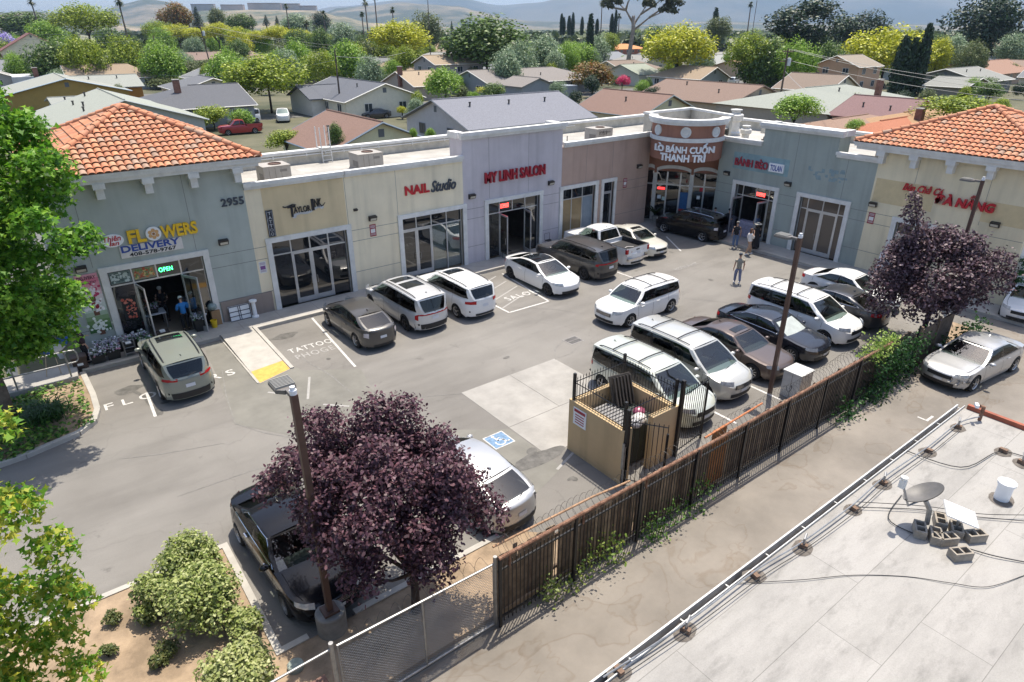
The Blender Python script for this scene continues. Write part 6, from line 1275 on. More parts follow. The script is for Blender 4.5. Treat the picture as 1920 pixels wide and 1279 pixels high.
make_car('minivan', 'pale green silver minivan with amber lamps half hidden by the bin enclosure', 'minivan', 16.55, 13.35, -90, 5.05, 1.94, 1.74, 'van', P_PALEGREEN, seats=M('tan_seat', (.33,.27,.19), .7, var=.1), rails='dark', bars=2, tailz=(.48,.60))
make_car('minivan', 'silver minivan with two dark roof bars left of the bronze sedan', 'minivan', 19.15, 13.75, -90.5, 5.2, 1.96, 1.74, 'van', P_WARM, seats=M('grey_seat', (.25,.25,.24), .8, var=.1), rails='dark', bars=2, grille='bars', tailz=(.48,.60))
make_car('sedan', 'bronze brown sedan with a sunroof nosed up to the grey cabinet', 'sedan', 21.75, 13.5, -90, 4.95, 1.86, 1.47, 'sedan', P_BRONZE, seats=M('tan_seat', (.33,.27,.19), .7, var=.1), sunroof=1, wheel_spokes=9)
make_car('sedan', 'dark navy sedan with chrome window edging beside the white minivan', 'sedan', 24.35, 13.45, -90, 5.0, 1.88, 1.47, 'sedan', P_NAVY, chrome=True, visor=M('pale_visor', (.42,.46,.44), .5, var=.1), wheel_spokes=9)
make_car('minivan', 'white minivan with black roof rails behind the middle light pole', 'minivan', 26.95, 13.55, -90, 5.15, 1.96, 1.74, 'van', P_WHITE, rails='dark', bars=2, tailz=(.50,.63))
make_car('sedan', 'dark charcoal sedan with chrome edging half under the far plum tree', 'sedan', 29.55, 13.4, 90, 4.9, 1.84, 1.45, 'sedan', P_CHARCOAL, seats=M('tan_seat', (.33,.27,.19), .7, var=.1), chrome=True)
make_car('sedan', 'plain white sedan with red tail lights beyond the charcoal sedan', 'sedan', 32.0, 13.95, -90, 4.8, 1.80, 1.43, 'sedan', P_WHITE)
make_car('sedan', 'silver sedan with a crumpled front wing in the alley', 'sedan', 28.3, 7.05, 173.5, 4.95, 1.82, 1.45, 'sedan', P_SILVER, seats=M('grey_seat', (.25,.25,.24), .8, var=.1), damage=True)
make_car('sedan', 'black sedan in the near corner under the plum tree', 'sedan', 3.3, 13.42, -87.5, 5.0, 1.88, 1.47, 'sedan', P_BLACK, chrome=True, grille='bars', wheel_spokes=9)
make_car('hatchback', 'silver hatchback with a black tailgate half hidden by the nearer plum tree', 'hatchback', 8.3, 12.95, 96, 4.6, 1.78, 1.5, 'hatch', P_SILVER, tail='clear', tailz=(.46,.58), clad=True)
make_car('sedan', 'white sedan cut off by the right edge beside the white side wall', 'sedan', 37.3, 7.9, 190, 4.7, 1.82, 1.45, 'sedan', P_WHITE)
# ================================================================== PEOPLE
def skin_mesh(name, V, E_, Rr, mat, parent, root=0, sub=1):
    me = bpy.data.meshes.new(name); me.from_pydata([tuple(v) for v in V], E_, []); me.materials.append(mat)
    o = bpy.data.objects.new(name, me); COL.objects.link(o); o.parent = parent
    sk = o.modifiers.new('Skin', 'SKIN'); sk.use_smooth_shade = True
    lay = me.skin_vertices[0] if me.skin_vertices else None
    if lay is None:
        bpy.context.view_layer.objects.active = o; lay = me.skin_vertices[0]
    for i, r in enumerate(Rr):
        lay.data[i].radius = r if isinstance(r, tuple) else (r, r)
    for i in range(len(Rr)): lay.data[i].use_root = (i == root)
    sk.branch_smoothing = .3
    s = o.modifiers.new('Subdivision', 'SUBSURF'); s.levels = sub; s.render_levels = sub
    dg = bpy.context.evaluated_depsgraph_get(); nm = bpy.data.meshes.new_from_object(o.evaluated_get(dg)); o.modifiers.clear(); o.data = nm; nm.name = name
    if not nm.materials: nm.materials.append(mat)
    return o
SKIN = M('skin', (.50,.30,.21), .55, var=.06); HAIR = M('dark_hair', (.018,.013,.011), .5, var=.1); HAIRB = M('brown_hair', (.12,.055,.03), .5, var=.15); SHOE = M('dark_shoe', (.03,.03,.035), .6, var=0); SHOEW = M('white_shoe', (.7,.7,.7), .6, var=0)
def person(label, x, y, head, H, top, legs, hair=HAIR, shoe=SHOE, sleeve=.55, stride=0.0, arms=(0,0), z=0.0, cap=None, hat=None, dress=False, fem=False, sit=0.0, longhair=False, holds=None):
    """arms: bend of left / right forearm, 0 hangs, 1 raised to the face, .5 forearm level"""
    t = thing('person', label, 'person', (x, y, z), R(head), None); k = H/1.75; V3 = Vector
    sh = .195 if not fem else .165; hip = .10
    # front is +X, left +Y
    P = {'pelvis':(0,0,.95),'waist':(0,0,1.10),'chest':(.01,0,1.30),'neck0':(0,0,1.45),'neck':(.015,0,1.52),'head0':(.03,0,1.60),'head1':(.03,0,1.68)}
    V, E_, Rr, idx = [], [], [], {}
    def add(n, p, r, par=None):
        V.append(V3(p)*k); Rr.append(tuple(q*k for q in r) if isinstance(r, tuple) else r*k); idx[n] = len(V)-1
        if par is not None: E_.append((idx[par], idx[n]))
    add('pelvis', P['pelvis'], (.11,.08)); add('waist', P['waist'], (.09,.07), 'pelvis'); add('chest', P['chest'], (.11,.08), 'waist'); add('neck0', P['neck0'], (.075,.07), 'chest'); add('neck', P['neck'], .055, 'neck0'); add('head0', P['head0'], (.075,.085), 'neck'); add('head1', P['head1'], (.075,.092), 'head0')
    J = {}
    for s, n in ((1,'l'),(-1,'r')):
        bend = arms[0] if s > 0 else arms[1]
        J['sh'+n] = V3((0,s*sh,1.41)); J['el'+n] = V3((-.03+.10*bend,s*(sh+.06),1.13))
        if bend <= .01: J['wr'+n] = V3((.05,s*(sh+.07),.88))
        elif bend < .8: J['wr'+n] = V3((.25,s*(sh-.04),1.14))
        else: J['wr'+n] = V3((.14,s*.10,1.50))
        d = (J['wr'+n]-J['el'+n]).normalized(); J['ha'+n] = J['wr'+n]+d*.08
        add('sh'+n, J['sh'+n], .052, 'chest'); add('el'+n, J['el'+n], .044, 'sh'+n); add('wr'+n, J['wr'+n], .031, 'el'+n); add('ha'+n, J['ha'+n], (.036,.024), 'wr'+n)
        sd = V3((d.z*.0+1, 0, 0)) if abs(d.z) > .6 else V3((0, s, 0)); cu = V3((0,-s,0)) if abs(d.z) > .6 else V3((0,0,-1))
        for j, (off, ln) in enumerate(((-.026,.062),(-.009,.072),(.009,.068),(.026,.055))):
            add('f%d%s' % (j, n), J['ha'+n]+sd*off+d*.03, .010, 'ha'+n); add('g%d%s' % (j, n), J['ha'+n]+sd*off*1.15+d*(.03+ln)+cu*.015, .0085, 'f%d%s' % (j, n))
        add('t'+n, J['wr'+n]+d*.03+sd*.04, .010, 'wr'+n); add('u'+n, J['wr'+n]+d*.085+sd*.05+cu*.01, .009, 't'+n)
        st = s*stride; J['hp'+n] = V3((0,s*hip,.90)); J['kn'+n] = V3((.03+st*.20+.02,s*(hip+.005),.50)); J['an'+n] = V3((st*.36-.01 if st else 0,s*(hip+.01),.09+(.05 if st < 0 else 0)))
        add('hp'+n, J['hp'+n], .065, 'pelvis'); add('kn'+n, J['kn'+n], .045, 'hp'+n); add('an'+n, J['an'+n], .034, 'kn'+n); add('to'+n, J['an'+n]+V3((.13,0,-.055)), .035, 'an'+n)
    skin_mesh('body', V, E_, Rr, SKIN, t)
    def cloth(nm, seq, edges, rr, mat): return skin_mesh(nm, [V3(p)*k for p in seq], edges, [tuple(q*k for q in r) if isinstance(r, tuple) else r*k for r in rr], mat, t)
    f_ = .9 if fem else 1.0; seq = [V3((0,0,.88)),V3((0,0,1.0)),V3((0,0,1.12)),V3((.01,0,1.24)),V3((.01,0,1.36)),V3((0,0,1.47))]; ed = [(i,i+1) for i in range(5)]; rr_ = [(.20*f_,.16),(.19*f_,.15),(.18*f_,.145),(.195*f_,.15),(.20*f_,.145),(.085,.08)]
    for s, n in ((1,'l'),(-1,'r')):
        b0 = len(seq); seq += [J['sh'+n], J['sh'+n].lerp(J['el'+n], min(1, sleeve))]; ed += [(4,b0),(b0,b0+1)]; rr_ += [.092, .078]
        if sleeve > 1: seq.append(J['el'+n].lerp(J['wr'+n], min(.95, sleeve-1))); ed.append((b0+1,b0+2)); rr_.append(.046)
    cloth('shirt', seq, ed, rr_, top)
    if dress:
        m = MB(); m.lathe((0,0,0), [(.14*k,1.05*k),(.19*k,.9*k),(.24*k,.5*k),(.28*k,.14*k),(.26*k,.14*k),(.0,.9*k)], 18); m.build('skirt', legs, t, smooth=True, sharp=50, local=True)
    else:
        seq = [V3((0,0,1.0)),V3((0,0,.90))]; ed = [(0,1)]; rr_ = [(.16,.125),(.17,.135)]
        for n in 'lr': b0 = len(seq); seq += [J['hp'+n], J['kn'+n], J['an'+n]+V3((0,0,.02))]; ed += [(1,b0),(b0,b0+1),(b0+1,b0+2)]; rr_ += [.115,.085,.068]
        cloth('trousers', seq, ed, rr_, legs)
    for n in 'lr':
        a_ = J['an'+n]*k; m = MB(); m.ball((a_.x+.055*k, a_.y, a_.z-.045*k), .135*k, .05*k, .05*k, 10, 6); m.build('shoe', shoe, t, smooth=True, local=True)
    hc = V3((.03,0,1.665))*k
    if hair is not None:
        m = MB(); n_ = 14; rows = []
        for i in range(7):
            th_ = R(100*i/6)+1e-3; rows.append([(hc.x-.012*k+.094*k*math.sin(th_)*math.cos(2*math.pi*j/n_)-(.018*k if i > 3 else 0), hc.y+.086*k*math.sin(th_)*math.sin(2*math.pi*j/n_), hc.z+.03*k+.092*k*math.cos(th_)) for j in range(n_)])
        if longhair: rows += [[(hc.x-.06*k+.05*k*math.cos(2*math.pi*j/n_), .085*k*math.sin(2*math.pi*j/n_), hc.z-.05*k*q) for j in range(n_)] for q in (1, 3, 5)]
        m.grid(rows, True); m.build('hair', hair, t, smooth=True, local=True)
    m = MB(); f = hc+V3((.082*k,0,-.012*k))
    for s in (-1, 1): m.ball((f.x+.004*k, s*.03*k, f.z+.02*k), .008*k, .013*k, .008*k, 8, 5); 
    m.build('eyes', HAIR, t, local=True); m = MB(); m.ball((f.x+.012*k,0,f.z-.008*k), .016*k, .012*k, .022*k, 8, 5); m.build('nose', SKIN, t, smooth=True, local=True); m = MB(); m.ball((f.x+.0*k,0,f.z-.042*k), .008*k, .024*k, .006*k, 8, 5); m.build('mouth', M('lip', (.25,.09,.07), .6, var=0), t, local=True)
    for s in (-1, 1): m = MB(); m.ball((hc.x-.005*k, s*.083*k, hc.z-.005*k), .018*k, .01*k, .03*k, 8, 5); m.build('ear', SKIN, t, smooth=True, local=True)
    if cap is not None:
        m = MB(); m.lathe((hc.x-.01*k,0,hc.z+.02*k), [(.103*k,.0),(.10*k,.05*k),(.07*k,.095*k),(0,.11*k)], 16); m.add([(hc.x+.07*k,-.075*k,hc.z+.03*k),(hc.x+.19*k,-.055*k,hc.z+.015*k),(hc.x+.19*k,.055*k,hc.z+.015*k),(hc.x+.07*k,.075*k,hc.z+.03*k)], [(0,1,2,3)]); m.build('cap', cap, t, smooth=True, sharp=50, local=True)
    if hat is not None:
        m = MB(); m.lathe((hc.x,0,hc.z+.03*k), [(.25*k,-.015*k),(.2*k,.0),(.105*k,.01*k),(.10*k,.07*k),(.07*k,.10*k),(0,.105*k)], 20); m.build('hat', hat, t, smooth=True, sharp=50, local=True)
    if holds == 'phone':
        h_ = J['hal']*k; m = MB(); m.obox((h_.x+.03*k, h_.y, h_.z), .012, .075, .15, 0, 0, .5); m.build('phone', BLACK, t, local=True)
    return t
TEE = lambda n, c: M(n, c, .85, var=.08, scale=9)
DENIM = TEE('blue_denim', (.10,.15,.26)); JEAN2 = TEE('slate_trousers', (.15,.175,.28)); KHAKI = TEE('tan_trousers', (.38,.24,.16)); BLK = TEE('black_cloth', (.014,.014,.018)); GRYT = TEE('grey_tee', (.27,.26,.22)); WBL = TEE('white_blouse', (.68,.66,.64)); LBL = TEE('light_blue_shirt', (.30,.42,.60)); BLUEJ = TEE('bright_blue_jacket', (.03,.19,.50)); CAPG = TEE('grey_cap', (.07,.08,.10)); CAPW = TEE('white_cap', (.6,.6,.58)); PLUMJ = TEE('dark_plum_jacket', (.045,.03,.04))
q = G(1381, 532); person('person in grey t-shirt and slate trousers alone on the asphalt', q[0], q[1], 50, 1.68, GRYT, JEAN2, cap=CAPG, shoe=SHOEW, stride=.3)
q = G(1402, 478); person('person in a white blouse and tan trousers striding with a hand at the face', q[0], q[1], -20, 1.62, WBL, KHAKI, hair=HAIRB, fem=True, stride=.75, arms=(0,1), sleeve=1.6, longhair=True, shoe=SHOEW)
q = G(1377, 465); person('person in black t-shirt and blue jeans beside the black suv', q[0], q[1], 40, 1.66, BLK, DENIM, stride=.15, shoe=SHOEW, cap=TEE('grey_camouflage', (.2,.2,.19)))
q = G(1412, 466, .15); person('person in a long black dress and wide pale sun hat before the blue green doorway', q[0], q[1]-.1, 60, 1.62, BLK, BLK, fem=True, dress=True, hat=M('straw_hat', (.56,.51,.42), .8, var=.2, scale=20), z=.15, longhair=True, sleeve=1.7)
person('person in black with a dark cap facing out beside the blue green door frame', 36.35, 24.35, 215, 1.72, BLK, BLK, cap=BLK, z=.15, sleeve=1.6, arms=(.5,0))
person('person in a light blue shirt standing behind the black suv', 36.2, 25.35, 250, 1.62, LBL, TEE('grey_trousers', (.12,.12,.13)), z=.15, sleeve=.9)
person('person in a bright blue jacket and white cap stepping into the flower shop', 4.55, 29.85, 95, 1.60, BLUEJ, BLK, cap=CAPW, z=.15, sleeve=1.8, arms=(.5,.5))
person('person in dark clothes and a white cap holding a phone inside the flower shop', 4.05, 31.5, 265, 1.68, BLK, BLK, cap=CAPW, z=.15, sleeve=.6, arms=(.5,.5), holds='phone')
person('person in a dark plum jacket bending by the flower tubs at the handrail end', .55, 28.95, 20, 1.62, PLUMJ, BLK, hair=HAIR, z=.15, sleeve=1.6, arms=(.5,0))
person('person in a blue top serving at the drinks stack in the blue green doorway', 37.1, 22.75, 190, 1.6, TEE('mid_blue_top', (.06,.16,.40)), BLK, z=.15, arms=(.5,.5))
# ================================================================== NEAR TREES AND SHRUBS
def np_mesh(name, verts, nper, mat):
    """verts (n, nper, 3): n separate leaf faces"""
    n = len(verts); me = bpy.data.meshes.new(name); v = verts.reshape(-1, 3).astype(np.float32)
    me.vertices.add(len(v)); me.vertices.foreach_set('co', v.ravel()); me.loops.add(n*nper); me.loops.foreach_set('vertex_index', np.arange(n*nper, dtype=np.int32))
    me.polygons.add(n); me.polygons.foreach_set('loop_start', np.arange(0, n*nper, nper, dtype=np.int32)); me.update(calc_edges=True); me.materials.append(mat); return me
LEAFS = {'oval': [(-.5,0),(-.15,.28),(.3,.24),(.55,0),(.3,-.24),(-.15,-.28)], 'quad': [(-.5,0),(0,.36),(.5,0),(0,-.36)], 'star': [(-.45,0),(-.12,.2),(-.15,.62),(.18,.26),(.62,.0),(.18,-.26),(-.15,-.62),(-.12,-.2)], 'blade': [(-.5,.05),(.5,.02),(.5,-.02),(-.5,-.05)]}
def leaves(centres, outw, size, rng, shape='oval', up=.5, jit=.7, sizevar=.35, droop=0.0):
    n = len(centres); nr = outw*.6+rng.normal(0, jit, (n, 3)); nr[:, 2] += up; nr /= np.linalg.norm(nr, axis=1)[:, None]+1e-9
    a = rng.normal(0, 1, (n, 3)); a[:, 2] -= droop; a -= nr*(a*nr).sum(1)[:, None]; a /= np.linalg.norm(a, axis=1)[:, None]+1e-9; b = np.cross(nr, a)
    s = size*(1+rng.uniform(-sizevar, sizevar, n)); L_ = np.array(LEAFS[shape]); fold = np.abs(L_[:, 1])*.25
    return centres[:, None]+(a[:, None]*L_[None, :, :1]+b[:, None]*L_[None, :, 1:2]+nr[:, None]*fold[None, :, None])*s[:, None, None]
def lobe_points(lobes, n, rng, shell=.55, flat=1.0, low=-.6):
    vol = np.array([l[3]**2 for l in lobes]); pick = rng.choice(len(lobes), n, p=vol/vol.sum()); L_ = np.array(lobes); c = L_[pick, :3]; r = L_[pick, 3]
    d = rng.normal(0, 1, (n, 3)); d /= np.linalg.norm(d, axis=1)[:, None]; d[:, 2] = np.where(d[:, 2] < low, -d[:, 2], d[:, 2])
    rad = r*(shell+(1-shell)*rng.random(n)**.6)*(1+.16*rng.normal(0, 1, n)); p = c+d*rad[:, None]*np.array([1, 1, flat]); return p, d
def blobs(cx, cy, cz, rx, ry, rz, n, r0, r1, rng, hollow=.45, low=-.75):
    out = []
    for i in range(n):
        d = rng.normal(0, 1, 3); d /= np.linalg.norm(d); 
        if d[2] < low: d[2] = -d[2]
        k = hollow+(1-hollow)*rng.random()**.5; out.append((cx+d[0]*rx*k, cy+d[1]*ry*k, cz+d[2]*rz*k, r0+(r1-r0)*rng.random()))
    return out
BARK = M('grey_bark', (.15,.12,.095), .9, var=.3, scale=5, bump=.5, bscale=20); BARKD = M('dark_bark', (.055,.04,.035), .9, var=.3, scale=6)
def limbs(mb, base, h0, lobes, r, rng, k=9, lean=(0,0)):
    b = Vector(base); top = b+Vector((lean[0], lean[1], h0)); mb.tube([b, b.lerp(top, .5)+Vector((.04,.03,0)), top], r, 10, r*.7)
    for i in rng.choice(len(lobes), min(k, len(lobes)), replace=False):
        e = Vector(lobes[i][:3]); m = top.lerp(e, .5)+Vector((rng.normal(0,.12), rng.normal(0,.12), .12)); mb.tube([top-Vector((0,0,.1)), m, e], r*.45, 6, r*.10)
def big_tree(name, label, cat, base, trunk_h, lobes, n, size, cols, seed, shape='oval', trunk_r=.12, up=.5, extra=None, jit=.7, shell=.5, flat=1.0, trans=.35, droop=0.0, bark=None, lean=(0,0), k=9, low=-.6):
    rng = np.random.default_rng(seed); t = thing(name, label, cat, base); p, d = lobe_points(lobes, n, rng, shell, flat, low)
    if extra is not None: p = np.concatenate([p, extra]); d = np.concatenate([d, np.tile([0,0,.3],(len(extra),1))])
    lv = leaves(p-np.array(base), d, size, rng, shape, up, jit, droop=droop); me = np_mesh('crown', lv, lv.shape[1], leafmat('leaf_'+label[:24].replace(' ', '_'), cols, trans)); o = bpy.data.objects.new('crown', me); COL.objects.link(o); o.parent = t
    mb = MB(); limbs(mb, base, trunk_h, lobes, trunk_r, rng, k, lean); mb.build('trunk', bark or BARK, t, smooth=True); return t
PLUMC = ['#2a1a22','#452c37','#5c3c48','#735058','#36222b','#866570']
rng = np.random.default_rng(5)
lb = blobs(4.75,10.75,3.05,1.75,1.75,1.35,46,.38,.62,rng,.5)+[(3.3,12.2,3.6,.5),(2.9,12.6,3.0,.45),(4.0,12.6,4.1,.5),(5.6,11.4,4.4,.55),(6.3,9.9,3.0,.55),(6.6,9.5,2.4,.5),(5.0,11.6,4.5,.55),(4.1,11.8,4.5,.45),(3.4,11.2,2.6,.55),(6.0,10.6,3.9,.5),(3.6,9.9,2.0,.5),(5.0,9.4,1.9,.55)]
big_tree('plum_tree', 'large maroon leaved plum tree in the near corner by the chain link gate', 'tree', (4.85,10.0,.1), 1.3, lb, 42000, .088, PLUMC, 1, 'oval', .11, .6, bark=BARKD, k=16, trans=.25)
rng = np.random.default_rng(6)
lb = blobs(29.3,9.7,3.0,2.0,1.9,1.5,44,.45,.75,rng,.5)+[(28.6,10.5,5.0,.6),(28.3,10.65,5.7,.42),(28.25,10.7,6.25,.3),(29.5,9.7,4.6,.6),(30.3,8.9,4.3,.65),(31.1,8.0,3.5,.75),(31.3,7.9,2.8,.7),(27.4,10.6,2.6,.7),(27.2,10.4,2.0,.6),(28.0,9.2,1.9,.7),(30.5,8.4,2.2,.7)]
big_tree('plum_tree', 'tall dark plum tree at the far end of the fence before the pale yellow shop', 'tree', (29.2,9.3,.1), 1.5, lb, 24000, .125, ['#281b21','#412d36','#5a434c','#776068','#33232b','#917c82'], 2, 'oval', .13, .6, bark=BARKD, k=14, trans=.2)
rng = np.random.default_rng(7)
MAPC = ['#3a681c','#568c26','#7cae34','#467820','#98c246','#325a16']
lb = []
XRv, FHv = XR, FH
for i in range(230):
    z = 2.9+9.3*rng.random()**.95; um = np.interp(z, [2.9,3.6,4.6,5.6,6.5,7.5,9,10.6,12.2], [1.9,2.4,3.0,3.9,4.35,3.9,3.3,2.6,1.3]); a_ = rng.uniform(0, 6.28); k_ = um*(.35+.65*rng.random()**.5); u_ = k_*math.cos(a_); v_ = k_*math.sin(a_)*.85
    if v_ > 1.9 and u_ > 0: v_ = -v_
    q_ = np.array([-2.0,25.4,0])+XRv*u_+FHv*v_; lb.append((q_[0], q_[1], z, rng.uniform(.5,.8)))
big_tree('maple_tree', 'large bright green maple rising left of the flower shop', 'tree', (-2.12,25.55,.1), 2.6, lb, 105000, .155, MAPC, 3, 'star', .19, .7, k=18, trans=.45)
rng = np.random.default_rng(8)
lb = []
for i in range(48):
    v = rng.random(); zz = 7.0-5.3*v; lb.append((-2.9+rng.normal(0,.55)+.35*math.sin(v*9), 11.3+rng.normal(0,.75), zz, .35+.25*rng.random()))
lb += [(-1.3,11.6,5.2,.4),(-1.05,11.3,4.4,.38),(-1.2,11.2,3.6,.4),(-1.0,11.4,3.1,.3),(-1.5,11.3,2.5,.45),(-1.3,11.0,1.8,.4),(-1.8,11.2,5.9,.4)]
big_tree('sweetgum_tree', 'yellow green sweetgum branches hanging in at the lower left corner', 'tree', (-3.6,11.3,.1), 1.6, lb, 22000, .115, ['#5a8a2a','#74a334','#98bb48','#c9c54a','#5c8c2c','#ddd05a'], 4, 'star', .12, .5, jit=.9, k=22, trans=.45)
SHR = ['#56652f','#788a42','#9ca65e','#bcc288','#64763a']
def shrub(label, cx, cy, rx, ry, rz, n, seed, size=.075, cols=SHR, cat='shrub', name='shrub', z=.12, nb=16):
    rng = np.random.default_rng(seed); lb = blobs(cx, cy, z+rz*.55, rx*.62, ry*.62, rz*.45, nb, min(rx,ry)*.38, min(rx,ry)*.55, rng, .55); p, d = lobe_points(lb, n, rng, .72, .9, -.5); t = thing(name, label, cat, (cx, cy, z))
    p[:, 2] = np.maximum(p[:, 2], z+.03); lv = leaves(p-np.array((cx,cy,z)), d, size, rng, 'oval', .7, .5); me = np_mesh('foliage', lv, lv.shape[1], leafmat('shrub_'+cols[0][1:], cols, .3)); o = bpy.data.objects.new('foliage', me); COL.objects.link(o); o.parent = t
    mb = MB()
    for i in range(5): mb.tube([(cx,cy,z-.05),(cx+rx*.3*math.cos(i*1.3),cy+ry*.3*math.sin(i*1.3),z+rz*.5)], .025, 5, .01)
    mb.build('stems', BARKD, t); return t
shrub('rounded pale green shrub at the top of the near bed by the kerb corner', 1.0, 14.0, .85, .75, 1.15, 7000, 11); shrub('small rounded shrub on the left of the near bed group', .1, 13.6, .5, .5, .85, 3500, 12); shrub('large rounded shrub in the middle of the near bed', .85, 12.65, .95, .85, 1.25, 9000, 13); shrub('low leafy shrub against the kerb below the large one', 1.5, 11.75, .4, .5, .5, 2400, 14); shrub('pale variegated shrub at the bottom edge of the near bed', .95, 10.3, .85, .75, 1.0, 8000, 15, cols=['#6b7a3f','#98a05e','#bcc086','#87944f','#cfd0a0'])
for k, (px, py, r, lb_) in enumerate([(212,1168,.22,'small dry weed tuft highest on the bare soil'),(285,1165,.2,'small weed tuft next to the large near shrub'),(205,1230,.2,'small weed tuft low on the left of the bare soil'),(315,1225,.3,'spreading weed patch between the two big near shrubs'),(300,1250,.22,'weed tuft by the rust coloured soil at the bottom')]):
    q = G(px, py, .12); shrub(lb_, q[0], q[1], r, r, .22, 420, 30+k, .06, ['#3d4a26','#5a6638','#6f6f40'], 'weed', 'weed_tuft', nb=6)
# ground cover in the left bed
rng = np.random.default_rng(20)
pts = []
while len(pts) < 9000:
    x = rng.uniform(-9, .15); y = rng.uniform(22.9, 27.4)
    if y < 23.6 and x > -.45-(23.6-y)*2.2: continue
    if x > -.9+ .25*math.sin(y*3) and rng.random() > .25: continue
    pts.append((x, y, .14+.14*rng.random()+.08*math.sin(x*2.2)*math.sin(y*2.7)))
p = np.array(pts); lv = leaves(p, np.tile([0,0,1.], (len(p),1)), .13, rng, 'oval', .8, .6); me = np_mesh('ground_cover', lv, lv.shape[1], leafmat('ground_cover_leaf', ['#2e5218','#44702a','#628a34','#86a244'], .3)); o = bpy.data.objects.new('ground_cover', me); COL.objects.link(o); tag(o, 'bright green ground cover under the maple', 'ground cover', kind='stuff')
t = thing('grass_clump', 'dark green clump of long arching blades under the maple', 'plant', (-1.15, 25.0, .13)); rng = np.random.default_rng(21); mb = MB()
for i in range(420):
    a = rng.uniform(0, 6.28); L_ = rng.uniform(.5, 1.0); b0 = Vector((-1.15+.25*rng.normal(), 25.0+.25*rng.normal(), .13)); d = Vector((math.cos(a), math.sin(a), 0)); s = Vector((-math.sin(a), math.cos(a), 0))*.014
    q = [b0, b0+d*L_*.3+Vector((0,0,L_*.55)), b0+d*L_*.75+Vector((0,0,L_*.55))]; mb.grid([[q[0]-s, q[0]+s], [q[1]-s, q[1]+s], [q[2]-s*.2, q[2]+s*.2]])
mb.build('blades', leafmat('long_blade', ['#22401a','#345a22','#476c2a'], .25), t)
# vines and weeds along the fence
def vine(name, label, boxes, n, size, seed, cols, cat='vine', shape='oval'):
    rng = np.random.default_rng(seed); P_ = []; 
    for (x0,x1,y0,y1,z0,z1,f) in boxes:
        m = int(n*f); q = np.stack([rng.uniform(x0,x1,m), rng.uniform(y0,y1,m), z0+(z1-z0)*rng.random(m)**1.2], 1); cl = rng.uniform(0,1,(max(3,m//14),3))*np.array([x1-x0,y1-y0,z1-z0])+np.array([x0,y0,z0]); near = cl[rng.integers(0,len(cl),m)]; q = near+rng.normal(0,.17,(m,3)); q[:,2] = np.clip(q[:,2], z0+.02, z1+.15); P_.append(q)
    p = np.concatenate(P_); base = np.array([p[:,0].mean(), p[:,1].mean(), 0]); lv = leaves(p-base, np.tile([0,-.8,.4],(len(p),1)), size, rng, shape, .3, .7)
    me = np_mesh(name, lv, lv.shape[1], leafmat('vine_'+cols[0][1:], cols, .35)); me.name = 'foliage'; t = thing(name, label, cat, tuple(base)); o = bpy.data.objects.new('foliage', me); COL.objects.link(o); o.parent = t; return t
VG = ['#2c4a1c','#43682a','#5f8438','#7d9a44']
vine('fence_vine', 'pale leafy vine spilling over the fence top at its far end', [(22.6,24.4,8.5,8.95,1.6,2.15,1)], 700, .10, 40, ['#5d7f30','#86a544','#a9c060','#c6d27c']); vine('fence_vine', 'dark green vine covering the far end of the iron fence', [(23.0,26.8,8.35,8.6,.0,1.7,.6),(20.5,24,8.2,8.5,0,.5,.15),(28,33,7.8,8.5,0,.9,.25)], 3000, .11, 41, ['#1d3a18','#2b5222','#3c6a2c'])
vine('fence_weed', 'tall grassy weed against the fence near its middle', [(10.8,12.2,8.35,8.55,.0,.6,1)], 300, .085, 42, VG, 'weed'); vine('fence_weed', 'yellow green weed climbing the fence left of the middle', [(8.6,10.0,8.35,8.55,.0,.8,1)], 320, .085, 43, ['#4d6b28','#7a9440','#a5ae58'], 'weed'); vine('fence_weed', 'broad weed patch at the foot of the near part of the fence', [(7.4,8.7,8.35,8.55,.0,.55,1)], 200, .085, 44, ['#5a7434','#8f9c54','#34501f'], 'weed'); vine('fence_weed', 'spray of weeds below the tan enclosure behind the fence', [(12.6,13.6,8.35,8.55,.0,.7,1)], 190, .08, 45, VG, 'weed')
vine('wall_vine', 'leafy vine on the white side wall behind the far plum tree', [(36.9,38.0,8.3,8.75,.6,2.4,1)], 500, .16, 46, ['#1f3d1c','#2f5a28','#3f6d30'])
